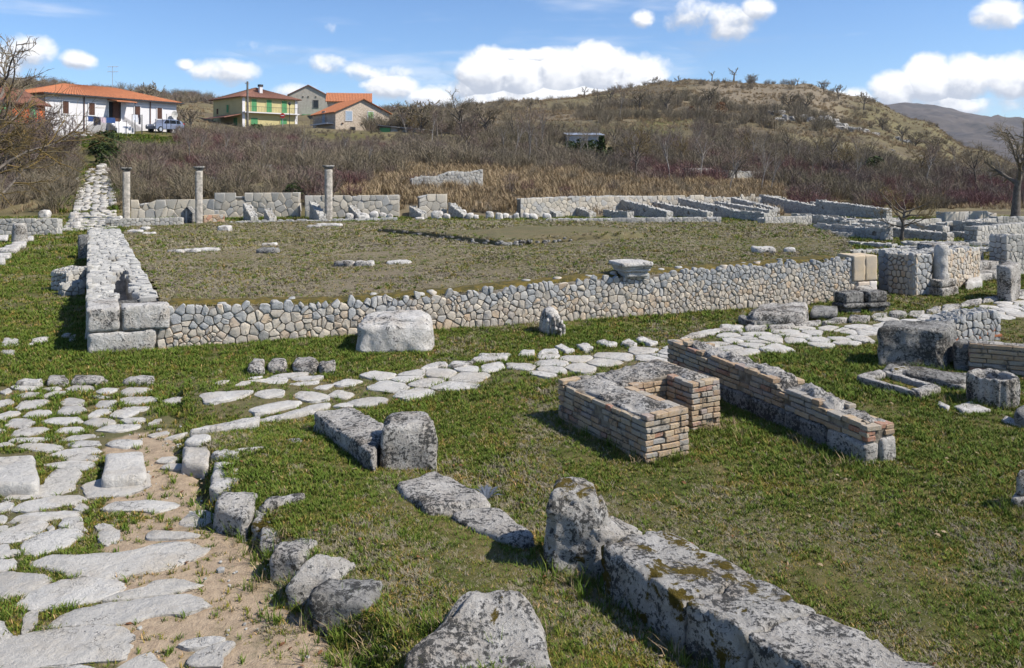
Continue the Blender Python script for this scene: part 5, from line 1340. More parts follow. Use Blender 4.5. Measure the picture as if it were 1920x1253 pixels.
# ------------------------------------------------------------------ back of the terrace: pillars and polygonal wall
def pillar(px, py, top, lab, sd):
    b = P(px, py); d = b.y; h = H + (YH - top) / F * d - .07; w = 15.5 / F * d / 2
    root = thing('pillar', lab, 'pillar', b, 'square pillars at the back of the terrace')
    yaw = .42; ex = Vector((math.cos(yaw), math.sin(yaw), 0)) * w * .82; ey = Vector((-ex.y, ex.x, 0))
    q = [b - ex - ey, b + ex - ey, b + ex + ey, b - ex + ey]
    rock('shaft', [p - UP * .2 for p in q], [p + UP * (h - .10) for p in q], 'pillar_stone', res=.12, k=22, rough=.01, parent=root, seed=sd)
    for g, z0, z1, nm in ((1.15, h - .098, h - .03, 'necking'), (1.48, h - .028, h + .07, 'capital')):
        q2 = [b + (p - b) * g for p in q]
        rock(nm, [p + UP * z0 for p in q2], [p + UP * z1 for p in q2], 'lichen_dark', res=.08, k=16, rough=.008, parent=root, seed=sd + 1)
pillar(237, 413, 314, 'first square pillar from the left, beside the uphill path', 301)
pillar(373, 422, 312, 'second square pillar from the left, standing forward of the others', 303)
pillar(616, 414, 310, 'third square pillar from the left, standing alone to the right', 305)
def polywall(name, lab, px0, px1, d0, d1, hf, sd, cell=.44, mtl='polygonal_stone', lim=120):
    a = Vector(((px0 - CX) / F * d0, d0)); b = Vector(((px1 - CX) / F * d1, d1))
    return rubble_wall(name, lab, a, b, .6, hf(0), hf(1), cell, mtl, base=-.02, limit=lim, seed=sd, hfun=hf, proud=.035, aspect=1.15, faces='FTR', rag=.02)
polywall('polygonal_wall', 'cream polygonal stone wall behind the first two pillars', 246, 402, 42.4, 43.2, lambda t: .78 + .22 * t, 311)
polywall('polygonal_wall', 'tall cream polygonal wall between the second and third pillar', 402, 560, 43.2, 43.6, lambda t: 1.25 - .1 * math.sin(t * 5), 312)
polywall('polygonal_wall', 'cream polygonal wall behind and right of the third pillar', 572, 748, 43.2, 44.0, lambda t: 1.08 + .12 * t, 313)
polywall('polygonal_wall', 'narrow pier of polygonal stones right of the gap', 786, 838, 43.8, 44.2, lambda t: 1.15 + .1 * math.sin(t * 3), 314, cell=.42)
rubble_wall('low_rubble_wall', 'low grey rubble wall at the foot of the first two pillars', P(198, 427).xy, P(342, 424).xy, .45, .36, .38, .2, limit=110, seed=321, aspect=1.3)
a_dir = Vector((.47, -.88)); b_dir = Vector((.90, .43))
def cross(px, py, ln, h0, h1, lab, sd, name='cross_wall', th=.42, cell=.24, group='low walls of the excavated rooms', mtl='ruin_stone'):
    e = P(px, py).xy; s = e - a_dir * ln
    return rubble_wall(name, lab, s, e, th, h0, h1, cell, mtl, limit=0, seed=sd, group=group, faces='FTRB', side=1)
for i, (px, py, ln, h0, h1, lab) in enumerate([(470, 417, 2.6, 1.0, .35, 'sloping buttress wall with a dark shaded side between two pillars'), (505, 418, 1.6, .75, .3, 'short rounded buttress just right of the sloping one'), (598, 416, 2.4, 1.1, .4, 'dark sloping buttress left of the third pillar'), (672, 414, 2.2, .85, .3, 'ragged buttress right of the third pillar'), (790, 411, 2.2, .7, .35, 'dark low wall before the narrow polygonal pier'), (868, 411, 2.4, .9, .3, 'broken buttress right of the narrow polygonal pier')]):
    cross(px, py, ln * .8, h0 * .85, h1 * .8, lab, 330 + i, 'buttress_wall', .34, .26)
def niche():
    b = P(350, 421); root = thing('stone_niche', 'small pointed dark niche between the low wall and second pillar', 'niche', b)
    m = MB(); w = .28; 
    out = [(-w, 0), (w, 0), (w, .55), (0, .85), (-w, .55)]
    m.add([b + Vector((x, 0, z)) for x, z in out] + [b + Vector((x, .5, z)) for x, z in out], [(0, 1, 2, 3, 4), (9, 8, 7, 6, 5)] + [(i, (i + 1) % 5 + 0, (i + 1) % 5 + 5, i + 5)[::-1] for i in range(5)])
    m.build('body', 'lichen_dark', root)
    m = MB(); m.box(b + Vector((0, -.03, .4)), Vector((.035, 0, 0)), Vector((0, .02, 0)), Vector((0, 0, .33))); m.build('post', 'lichen_pale', root)
niche()
rubble_wall('brick_footing', 'low red brick footing right of the second pillar', P(382, 421).xy, P(421, 419).xy, .4, .42, .42, .16, material='brick_clay', limit=40, seed=341, aspect=2.0)
rubble_wall('low_rubble_wall', 'thin white line of rubble along the back edge of the terrace', P(425, 420).xy, P(745, 414).xy, .3, .10, .14, .22, material='top_stone', seed=342, faces='FT')
# stones fallen along the back wall
rs = random.Random(6)
ORD = ['first', 'second', 'third', 'fourth', 'fifth', 'sixth', 'seventh', 'eighth', 'ninth', 'tenth', 'eleventh', 'twelfth', 'thirteenth', 'fourteenth', 'fifteenth', 'sixteenth', 'seventeenth', 'eighteenth', 'nineteenth', 'twentieth', 'twenty-first', 'twenty-second', 'twenty-third']
fallen = [(866, 408, .55), (880, 411, .42), (893, 411, .3), (918, 409, .45), (919, 398, .35), (936, 412, .42), (948, 410, .35), (958, 411, .3), (968, 411, .38), (976, 407, .5), (988, 410, .42), (730, 412, .35), (718, 409, .42), (700, 411, .5), (684, 413, .5), (655, 413, .45), (820, 411, .6), (838, 411, .4), (1000, 412, .45), (1008, 408, .6), (1026, 411, .5)]
for i, (px, py, s_) in enumerate(fallen):
    b = P(px, py); q = [b + Vector((x * s_ / 2, y * s_ / 2, 0)) for x, y in ((-1, -.6), (1, -.6), (.9, .8), (-.9, .8))]
    rock('fallen_stone', [p - UP * .1 for p in q], [p + Vector((rs.uniform(-.06, .06), rs.uniform(-.06, .06), s_ * rs.uniform(.55, .95))) for p in q], 'lichen_pale', res=.1, k=4, rough=.05, seed=350 + i, label='whitish stone fallen at the foot of the back walls, %s from the left' % ORD[sorted(range(len(fallen)), key=lambda k: fallen[k][0]).index(i)], cat='stone', group='stones fallen along the back wall')
# ------------------------------------------------------------------ excavated rooms at the right
rubble_wall('retaining_wall', 'long sunlit rubble retaining wall at the back of the excavated rooms', P(976, 409.5).xy, P(1465, 395).xy, .5, 1.08, 1.0, .30, material='polygonal_stone', limit=250, seed=401, faces='FTR', hfun=lambda t: 1.0 + .12 * math.sin(t * 5 + .3))
order = ['first', 'second', 'third', 'fourth', 'fifth', 'sixth', 'seventh', 'eighth', 'ninth', 'tenth', 'eleventh', 'twelfth', 'thirteenth', 'fourteenth', 'fifteenth', 'sixteenth', 'seventeenth', 'eighteenth']
CW = [(1042, 409, 2.6, .8, .25), (1105, 409, 2.8, .8, .3), (1176, 412, 2.2, .35, .4), (1250, 412, 5.0, 1.0, .42), (1325, 412, 4.6, .75, .4), (1387, 411, 5.0, .95, .42), (1442, 410, 4.2, .75, .45), (1452, 406, 3.4, .95, .45), (1562, 405, 5.6, 1.0, .36), (1596, 402, 3, .6, .4), (1662, 412, 4.6, .85, .55)]
for i, c in enumerate(CW): cross(*c, 'shaded cross wall running to the retaining wall, %s from the left' % order[i], 410 + i)
CW2 = [(1432, 416, 2.4, .45, .45), (1592, 427, 3.4, .45, .42), (1668, 437, 3.6, .42, .45), (1660, 452, 3.4, .42, .45), (1768, 443, 3.6, .38, .40), (1775, 454, 4.2, .42, .32), (1905, 446, 2.6, .5, .5)]
for i, c in enumerate(CW2): cross(*c, 'nearer dark room wall before the bare tree, %s from the left' % order[i], 430 + i)
FW = [(1027, 431, 1352, 427, .46, 'long sunlit front wall of the excavated rooms'), (1434, 427, 1522, 423, .44, 'sunlit wall behind the pale floor'), (1592, 433, 1690, 427, .42, 'sunlit room wall just left of the bare tree'), (1690, 432, 1765, 427, .40, 'sunlit room wall just right of the bare tree'), (1775, 437, 1868, 428, .42, 'sunlit room wall right of the bare tree, nearer the edge'), (1832, 459, 1960, 447, .62, 'thick sunlit rubble wall at the right picture edge'),
      (1322, 452, 1532, 459, .10, 'white line of low rubble in front of the rooms'), (1534, 457, 1672, 466, .12, 'white rubble edge left of the bare tree foot'), (1702, 462, 1925, 464, .14, 'white rubble edge right of the bare tree foot'), (1600, 478, 1762, 472, .10, 'white rubble edge above the tan pier'), (1380, 438, 1440, 436, .16, 'low dark kerb before the pale floor'), (1400, 447, 1565, 453, .1, 'thin rubble line just behind the white front edge'), (1248, 446, 1335, 449, .12, 'thin rubble line right of the grassy platform'), (1538, 446, 1602, 447, .2, 'short low wall beside the pale floor'), (1782, 447, 1832, 450, .25, 'short low wall right of the bare tree foot'), (1690, 470, 1880, 474, .12, 'low rubble edge behind the column stump'), (1856, 437, 1960, 432, .35, 'low wall line near the right edge behind the thick one'), (1352, 431, 1400, 432, .22, 'short brick-lined wall end left of the pale floor')]
for i, (x0, y0, x1, y1, h, lab) in enumerate(FW):
    rubble_wall('room_wall', lab, P(x0, y0).xy, P(x1, y1).xy, .45 if h > .2 else .6, h, h, .24, 'ruin_stone', limit=0, seed=450 + i, group='low walls of the excavated rooms', faces='FTLR')
rubble_wall('diagonal_wall', 'dark low wall running diagonally behind the grassy platform', P(1003, 425).xy, P(1256, 442).xy, .35, .22, .24, .22, limit=0, seed=470, group='low walls of the excavated rooms')
rubble_wall('far_wall', 'cream wall remains under the hillside at the far right', P(1772, 418).xy, P(1868, 415).xy, .5, .5, .42, .36, 'polygonal_stone', limit=60, seed=471)
rubble_wall('far_wall', 'long low white wall line at the far right edge', P(1870, 421).xy, P(2060, 418).xy, .5, .35, .3, .3, limit=0, seed=472)
m = MB(); q = [P(1376, 433, .06), P(1420, 428, .06), P(1548, 437, .06), P(1470, 443, .06)]
m.add(q + [p - UP * .1 for p in q], [(0, 1, 2, 3)[::-1], (0, 4, 5, 1)[::-1], (1, 5, 6, 2)[::-1], (2, 6, 7, 3)[::-1], (3, 7, 4, 0)[::-1]])
o = m.build('pale_floor_slab', 'pale_floor', loc=P(1450, 436)); tag(o, 'smooth pale pinkish floor among the excavated rooms', 'floor slab')
# ------------------------------------------------------------------ left side: low wall, stump and steps, path uphill
rubble_wall('side_rubble_wall', 'low rubble wall at the left picture edge, left of the path', P(-80, 444).xy, P(108, 441).xy, .5, .66, .64, .2, 'ruin_stone', limit=130, seed=501, aspect=1.2)
def stump():
    c = P(37, 456); V, Fq = [], []; n = 18
    for i in range(9):
        t = i / 8
        for j in range(n):
            w = 2 * math.pi * j / n; r = .24 * (1.12 - .2 * t) * (1 + .06 * noise.noise(Vector((math.cos(w) * 2, math.sin(w) * 2, t * 4)))); V.append(c + Vector((math.cos(w) * r, math.sin(w) * r, t * .78 - .05)))
    for i in range(8):
        for j in range(n): Fq.append((i * n + j, i * n + (j + 1) % n, i * n + n + (j + 1) % n, i * n + n + j))
    Fq.append(tuple(8 * n + j for j in range(n)))
    tag(link('column_stump', V, Fq, 'lichen_stone', None, True, c), 'thick column stump before the low wall at the left edge', 'column')
stump()
for i, q in enumerate([[(48, 447), (52, 442), (64, 442), (62, 447)], [(18, 458), (24, 453), (50, 452), (48, 457)], [(6, 463), (12, 459), (40, 458), (36, 463)], [(-10, 468), (0, 464), (34, 463), (30, 468)], [(-14, 479), (-6, 474), (22, 473), (18, 479)], [(-16, 488), (-8, 482), (10, 482), (9, 488)], [(-10, 446), (-4, 440), (16, 440), (14, 446)]]):
    prism_rock('stone_slab', q, .16, -.05, 'lichen_pale', seed=510 + i, k=12, rough=.015, res=.08, label='pale slab %s beside the column stump at the left edge' % ['nearest the wall end', 'directly under the stump', 'just in front of the stump', 'third in front of the stump', 'second last towards the camera', 'last towards the camera', 'behind the stump'][i], cat='stone slab', group='slabs by the left column stump')
PATH_A = P(168, 434).xy; PATH_B = Vector(((186 - CX) / F * 60, 60.0))
def hill_path():
    s = (PATH_B - PATH_A); L = s.length; s = s / L; n = Vector((s.y, -s.x)); N = 60; V, Fq = [], []
    wd = lambda t: 1.15 - .35 * t
    for i in range(N + 1):
        t = i / N
        for j in range(7):
            q = PATH_A + s * L * t + n * wd(t) * (j / 3 - 1); V.append((q.x, q.y, gz(q.x, q.y) + (.05 if 0 < j < 6 else -.08)))
    for i in range(N):
        for j in range(6): k = i * 7 + j; Fq.append((k, k + 7, k + 8, k + 1))
    o = link('hill_path', V, Fq, 'ground_soil'); o['kind'] = 'structure'; o['label'] = 'narrow ancient paved path climbing the hillside at the left'
    z = np.zeros((len(V), 4)); z[:, 0] = 1; z[:, 2] = .35; z[:, 3] = 1; set_zone(o.data, z)
    rs = random.Random(8); cnt = 0
    for c in voronoi(L, 2.2, .42, rs, 1.1, .03, 1, mixed=.2):
        c = clean(c, .06)
        if len(c) < 4 or rs.random() < .22: continue
        cx = sum(p[0] for p in c) / len(c)
        if abs(sum(p[1] for p in c) / len(c) - 1.1) > wd(cx / L) * .98: continue
        pts = [PATH_A + s * u + n * (v - 1.1) for u, v in c]; cen = sum(pts, Vector((0, 0))) / len(pts); z0 = gz(cen.x, cen.y) + .04
        sl = (gz(cen.x + s.x * .3, cen.y + s.y * .3) - gz(cen.x - s.x * .3, cen.y - s.y * .3)) / .6
        fr = lambda a, b, w, cen=cen, z0=z0, sl=sl: Vector((a, b, z0 + w + sl * ((a - cen.x) * s.x + (b - cen.y) * s.y)))
        V2, F2 = pebble([tuple(p) for p in pts], .06, fr, rs, rings=((1, -.6), (1, .4), (.9, 1.0)), wob=.02, depth=.08, tilt=.1)
        if cnt < 290: link('paving_stone', V2, F2, ['lichen_stone', 'paving', 'ruin_stone'][cnt % 3], o); cnt += 1
hill_path()
for i, (px, py, s_) in enumerate([(142, 425, .45), (147, 418, .4), (138, 400, .5), (84, 408, .6), (188, 332, .6), (192, 326, .6), (140, 350, .5), (222, 414, .4)]):
    d = {0: 36, 1: 38.5, 2: 42, 3: 43.0, 4: 59, 5: 60, 6: 54, 7: 40}[i]; x = (px - CX) / F * d; b = Vector((x, d, gz(x, d)))
    q = [b + Vector((u * s_ / 2, v * s_ / 2, 0)) for u, v in ((-1, -.6), (1, -.6), (.9, .8), (-.9, .8))]
    rock('path_stone', [p - UP * .2 for p in q], [p + UP * s_ * .75 for p in q], 'lichen_pale', res=.1, k=4, rough=.06, seed=530 + i, label='rough pale boulder %s of the uphill path' % ['at the lower left end', 'just above the lower left end', 'on the left verge', 'in the grass far left', 'at the top', 'topmost at the bend', 'halfway up on the left', 'at the lower right beside the first pillar'][i], cat='boulder', group='boulders along the uphill path')
# ------------------------------------------------------------------ walls and rock on the hillside
def hillwall(px0, px1, d0, d1, h, lab, sd, cell=.32, mtl='ruin_stone', hf=None, sink=.25):
    a = Vector(((px0 - CX) / F * d0, d0)); b = Vector(((px1 - CX) / F * d1, d1)); z = min(gz(a.x, a.y), gz(b.x, b.y), gz((a.x + b.x) / 2, (a.y + b.y) / 2)) - sink
    return rubble_wall('hillside_wall', lab, a, b, .6, h + sink, h + sink, cell, mtl, base=z, limit=0, seed=sd, faces='FTLR', hfun=hf, rag=.08, proud=.035)
hillwall(772, 905, 50.2, 51.5, .85, 'ruined pale wall standing in dry grass above the back wall', 541, hf=lambda t: .85 + .5 * min(1, t * 1.4) + .08 * math.sin(t * 14))
hillwall(1290, 1452, 68, 72, .9, 'white dry-stone wall crossing the scrub on the hillside', 542, cell=.4, hf=lambda t: 1.3 - .4 * t)
hillwall(1720, 1840, 84, 88, .9, 'white dry-stone wall in scrub left of the big bare tree', 543, cell=.4)
hillwall(390, 470, 52.5, 53, .5, 'half-buried stones in the scrub above the second pillar', 544, cell=.35, hf=lambda t: .5 + .25 * math.sin(t * 20))
def outcrop(px, d, w, h, n, lab, sd, flat_=.6, m='lichen_pale'):
    """rock breaking out of the slope"""
    rs = random.Random(sd); x0 = (px - CX) / F * d; base = Vector((x0, d, gz(x0, d))); V, Fq = [], []
    for i in range(n):
        bx = x0 + rs.uniform(-.5, .5) * w; by = d + rs.uniform(-1, 1) * .8; bz = gz(bx, by); s_ = h * rs.uniform(.5, 1.1)
        kx, ky, kz = s_ * rs.uniform(.5, 1.2), s_ * .7, s_ * rs.uniform(.4, .9); k = len(V); off = Vector((rs.uniform(0, 90), 0, 0))
        for a in range(7):
            for b in range(12):
                th, ph = math.pi * a / 6, 2 * math.pi * b / 12; p = Vector((math.sin(th) * math.cos(ph), math.sin(th) * math.sin(ph), math.cos(th)))
                p = Vector([math.copysign(abs(c) ** flat_, c) for c in p]); r = 1 + .45 * noise.noise(p * 1.5 + off) + .3 * noise.noise(p * 4 + off)
                V.append((bx + p.x * kx * r, by + p.y * ky * r, bz + p.z * kz * r))
        for a in range(6):
            for b in range(12): Fq.append((k + a * 12 + b, k + a * 12 + 12 + b, k + a * 12 + 12 + (b + 1) % 12, k + a * 12 + (b + 1) % 12))
    tag(link('rock_outcrop', V, Fq, 'lichen_dark' if m == 'lichen_stone' else 'lichen_stone', None, False, base), lab, 'rock outcrop', 'limestone outcrops on the hill')
outcrop(487, 58, 1.4, .75, 7, 'grey cracked rock rising from scrub above the second pillar', 551, m='lichen_stone')
outcrop(1505, 190, 11, 1.5, 14, 'long pale cliff band, left part of the one on the upper right slope', 552)
outcrop(1555, 195, 8, 1.8, 14, 'tallest pale rocks in the middle of the upper right slope', 553)
outcrop(1612, 190, 9, 1.3, 16, 'scattered pale rocks right of the tallest ones', 554)
outcrop(1700, 155, 10, .8, 16, 'low dark rock ledge on the right shoulder of the hill', 555, m='lichen_stone')
outcrop(1655, 155, 5, .7, 8, 'small rock ledge left of the low dark one', 556, m='lichen_stone')
outcrop(1815, 125, 4, 1.1, 16, 'steep pale rock face at the right foot of the hill', 557)
outcrop(1420, 190, 2.5, 1.2, 6, 'pale rocks beside bushes in the middle of the right slope', 558)
outcrop(1458, 200, 1.5, 1.5, 5, 'single pale rock pile above the long cliff band', 559)
outcrop(1448, 290, 7, .6, 12, 'thin line of pale stones just under the hill crest', 560)
outcrop(1695, 200, 3, .9, 5, 'little rock group on the right slope near the skyline', 561, m='lichen_stone')
# ------------------------------------------------------------------ houses on the hillside
def corr_roof(root, a, b, c, d, m, th=.10, pitch=.30, name='roof', rows=1):
    """tiled roof slope: a-b along the eave, d-c along the ridge; rows of curved tiles run up the slope"""
    a, b, c, d = map(Vector, (a, b, c, d)); L = max((b - a).length, (c - d).length); N = max(4, int(L / pitch) * 2); nn = (b - a).cross(d - a).normalized()
    if nn.z < 0: nn = -nn
    K = max(2, int((d - a).length / .45)); V, Fq = [], []
    for j in range(K + 1):
        v = j / K; p0, p1 = a + (d - a) * v, b + (c - b) * v
        for st in ((0, 1) if 0 < j < K else (0,)):
            for i in range(N + 1):
                V.append(p0 + (p1 - p0) * (i / N) + nn * ((.05 if i % 2 else -.02) + (.03 if st == 0 and j else 0)))
    rows_ = len(V) // (N + 1)
    for j in range(rows_ - 1):
        for i in range(N): k = j * (N + 1) + i; Fq.append((k, k + 1, k + N + 2, k + N + 1))
    k = len(V); V += [p - nn * th for p in (a, b, c, d)]; Fq += [(k + 3, k + 2, k + 1, k), (0, k, k + 1, N)] 
    top0 = (rows_ - 1) * (N + 1)
    Fq += [(0, top0, k + 3, k), (N, k + 1, k + 2, top0 + N)]
    return link(name, V, Fq, m, root, False)
def gable_house(name, lab, A, s, m_len, l_len, z0, ze, zr, wall_m, roof_m, over=.45, ridge='front', hip=False, cat='house'):
    """A: ground corner nearest; s: unit direction of the front; depth runs to the left-back of it. ridge 'front': ridge parallel to the front, 'side': gable faces the front"""
    s = Vector((s[0], s[1], 0)); n = Vector((s.y, -s.x, 0)); bk = -n; A = Vector((A[0], A[1], z0)); root = thing(name, lab, cat, A)
    e = Vector((0, 0, ze - z0)); r = Vector((0, 0, zr - z0)); B = A + s * m_len; Cc = B + bk * l_len; D = A + bk * l_len; low = Vector((0, 0, -2.5))
    m = MB(); m.add([A + low, B + low, Cc + low, D + low, A + e, B + e, Cc + e, D + e], [(0, 1, 5, 4), (1, 2, 6, 5), (2, 3, 7, 6), (3, 0, 4, 7), (4, 5, 6, 7)])
    if not hip:
        if ridge == 'front':
            k = len(m.v); m.v += [(A + D) / 2 + r, (B + Cc) / 2 + r]; m.f += [(4, 7, k), (5, k + 1, 6)]
        else:
            k = len(m.v); m.v += [(A + B) / 2 + r, (D + Cc) / 2 + r]; m.f += [(4, k, 5), (7, 6, k + 1)]
    m.build('wall', wall_m, root)
    os_, ob = s * over, bk * over
    dz = Vector((0, 0, -(zr - ze) * over / (l_len / 2 if ridge == 'front' or hip else m_len / 2)))
    lift = Vector((0, 0, .12))
    if hip:
        ins = min(m_len, l_len) / 2
        if m_len >= l_len: r0, r1 = (A + D) / 2 + s * ins + r, (B + Cc) / 2 - s * ins + r
        else: r0, r1 = (A + B) / 2 + bk * ins + r, (D + Cc) / 2 - bk * ins + r
        a, b, c, d = [p + e + lift + dz for p in (A - os_ - ob, B + os_ - ob, Cc + os_ + ob, D - os_ + ob)]
        r0, r1 = r0 + lift, r1 + lift
        if m_len >= l_len: sl = [(a, b, r1, r0), (b, c, r1, r1), (c, d, r0, r1), (d, a, r0, r0)]
        else: sl = [(a, b, r0, r0), (b, c, r1, r0), (c, d, r1, r1), (d, a, r0, r1)]
    elif ridge == 'front':
        r0, r1 = (A + D) / 2 - os_ + r + lift, (B + Cc) / 2 + os_ + r + lift
        sl = [(A - os_ - ob + e + dz + lift, B + os_ - ob + e + dz + lift, r1, r0), (Cc + os_ + ob + e + dz + lift, D - os_ + ob + e + dz + lift, r0, r1)]
    else:
        r0, r1 = (A + B) / 2 - ob + r + lift, (D + Cc) / 2 + ob + r + lift
        sl = [(D - os_ + ob + e + dz + lift, A - os_ - ob + e + dz + lift, r0, r1), (B + os_ - ob + e + dz + lift, Cc + os_ + ob + e + dz + lift, r1, r0)]
    for q in sl: corr_roof(root, *q, roof_m)
    return root, A, B, s, n, bk
def panel(root, o, s, n, x, z, w, h, m, name='window', frame='white_paint', depth=.06, slats=0, fw=.09):
    """window, door or shutter on a facade: o + s*x is its left edge, z its foot"""
    c = o + s * (x + w / 2) + UP * (z + h / 2)
    b = MB(); b.box(c + n * depth * .5, s * (w / 2), n * depth * .5, UP * (h / 2)); p = b.build(name, m, root)
    f = MB(); pr = depth + .03
    for q, hs, hu in ((c + UP * (h / 2 + fw / 2), w / 2 + fw, fw / 2), (c - UP * (h / 2 + fw / 2), w / 2 + fw + .06, fw / 2)): f.box(q + n * pr * .5, s * hs, n * pr * .5, UP * hu)
    for q in (c - s * (w / 2 + fw / 2), c + s * (w / 2 + fw / 2)): f.box(q + n * pr * .5, s * fw / 2, n * pr * .5, UP * (h / 2))
    f.build('frame', frame, p)
    if slats:
        sl = MB()
        for i in range(slats): sl.box(c + UP * (h * ((i + .5) / slats - .5)) + n * (depth + .012), s * (w / 2 - .07), n * .012, UP * (h / slats * .28))
        sl.box(c + n * (depth + .014), s * .02, n * .016, UP * (h / 2)); sl.build('slats', m, p)
    return p
def pt(px, d, z=0): return Vector(((px - CX) / F * d, d, z))

def white_house():
    A, B = pt(85, 79), pt(331, 92); s = (B - A).normalized(); L = (B - A).length; ze = 10.05
    root, A, B, s, n, bk = gable_house('white_house', 'long white single-storey house with red tiled roof', A, s, L, 9.0, 6.7, ze, ze + 1.35, 'plaster_white', 'terracotta', ridge='front', hip=True, over=.5)
    X = lambda px: (lambda u: ((u * A.y - A.x) / (s.x - u * s.y)))((px - CX) / F)      # place along the front seen at px
    for px0, px1 in ((117, 128), (166, 177), (252, 262), (294, 303)):
        x0, x1 = X(px0), X(px1); panel(root, A, s, n, x0, 1.35, x1 - x0, 1.25, 'wood_brown', 'window', 'plaster_white', slats=9)
    x0, x1 = X(203), X(226); panel(root, A, s, n, x0, .9, x1 - x0, 2.0, 'dark_opening', 'porch', 'white_paint'); panel(root, A, s, n, X(212), .9, X(221) - X(212), 1.9, 'wood_brown', 'door', 'wood_brown', .12)
    c = A + s * (X(203) + X(238)) / 2 + UP * 3.0; m = MB(); m.box(c + n * .8, s * (X(240) - X(202)) / 2, n * .85 - UP * .12, UP * .05); m.build('canopy', 'terracotta', root)
    for px in (157, 281):
        m = MB(); q = A + s * X(px) + n * .09; m.tube([q + UP * -.3, q + UP * 3.2], [.05, .05], 6); m.build('drainpipe', 'wood_brown', root)
    m = MB(); m.box(A + s * L / 2 + n * .62 + UP * (ze - A.z - .10), s * (L / 2 + .5), n * .06, UP * .06); m.build('gutter', 'iron', root)
    # stair with side walls
    m = MB(); x0, x1 = X(200), X(232)
    for i in range(5): m.box(A + s * (x0 + x1) / 2 + n * (1.5 - i * .3) + UP * (.0 + i * .17 - .5), s * (x1 - x0) / 2, n * .3, UP * .6)
    for xa, sg in ((x0, -1), (x1, 1)):
        m.add([A + s * xa + n * .1 + UP * -.6, A + s * (xa + sg * 2.2) + n * .1 + UP * -.6, A + s * (xa + sg * 2.2) + n * .1 + UP * .2, A + s * xa + n * .1 + UP * 1.4], [(0, 1, 2, 3), (3, 2, 1, 0)])
    m.build('stair', 'plaster_white', root)
    m = MB(); q = A + s * X(237) + n * 1.5; m.tube([q + UP * -.6, q + UP * 2.9], [.035, .035], 6); m.build('canopy_post', 'iron', root)
    # dish
    q = A + s * X(322) + n * .5 + UP * 1.9; V, Fq = [], []
    for i in range(4):
        for j in range(14): w = 2 * math.pi * j / 14; r = .42 * i / 3; V.append(q + s * math.cos(w) * r + UP * math.sin(w) * r + n * (.12 - .12 * (i / 3) ** 2) * -1)
    for i in range(3):
        for j in range(14): Fq.append((i * 14 + j, i * 14 + (j + 1) % 14, i * 14 + 14 + (j + 1) % 14, i * 14 + 14 + j))
    dsh = link('satellite_dish', V, Fq, 'block_grey', root, True); m = MB(); m.tube([q - n * .4, q - n * .1], [.03, .03], 5); m.tube([q, q + n * .35 + UP * .1], [.015, .015], 5); m.build('dish_arm', 'iron', dsh)
    # laundry line in front
    g = A + n * 2.6
    lr = thing('washing_line', 'washing line with dark clothes before the white house', 'washing line', g + s * X(150))
    m = MB()
    for px in (133, 187): q = g + s * X(px); m.tube([q + UP * -.8, q + UP * 1.1], [.03, .03], 5)
    m.tube([g + s * X(133) + UP * 1.1, g + s * X(160) + UP * 1.02, g + s * X(187) + UP * 1.1], [.012] * 3, 4); m.build('line', 'iron', lr)
    rs = random.Random(4)
    def cloth(o, x, w, h, m_, par):
        V, Fq = [], []
        for j in range(5):
            for i in range(7): V.append(o + s * (x + w * i / 6) + UP * (-h * j / 4) + n * .05 * math.sin(i * 2.1 + j * .7))
        for j in range(4):
            for i in range(6): k = j * 7 + i; Fq.append((k, k + 1, k + 8, k + 7))
        link('cloth', V, Fq, m_, par, True)
    for px, w, h, m_ in ((136, .55, .5, 'cloth_blue'), (146, .35, .9, 'cloth_dark'), (151, .5, .8, 'cloth_dark'), (158, .3, .5, 'cloth_pink'), (163, .35, .6, 'cloth_pink'), (170, 1.0, .55, 'cloth_blue')): cloth(g + UP * 1.04, X(px), w, h, m_, lr)
    lr = thing('drying_rail', 'rail of pale clothes drying by the white house stair', 'drying rail', g + s * X(228))
    m = MB()
    for px in (219, 238): q = g + s * X(px); m.tube([q + UP * -.8, q + UP * 1.55], [.03, .03], 5)
    m.tube([g + s * X(219) + UP * 1.5, g + s * X(238) + UP * 1.5], [.015] * 2, 4); m.build('line', 'iron', lr)
    for px, w, h, m_ in ((220, .35, .6, 'cloth_pale'), (225, .3, .8, 'cloth_pale'), (231, .25, 1.0, 'cloth_dark')): cloth(g + UP * 1.5, X(px), w, h, m_, lr)
    # fence posts
    fr = thing('wire_fence', 'thin post and wire fence before the white house', 'fence', g + s * X(260) + n * 1.5)
    for i, px in enumerate((176, 190, 206, 219, 245, 258, 266, 274, 289, 300, 312)):
        q = g + s * X(px) + n * 1.6; q.z = gz(q.x, q.y); m = MB(); m.tube([q + UP * -.2, q + UP * (1.7 if i % 3 else 2.2)], [.03, .03], 5); m.build('post', 'iron', fr)
    return A, s, n, X
WHA, WHs, WHn, WHX = white_house()

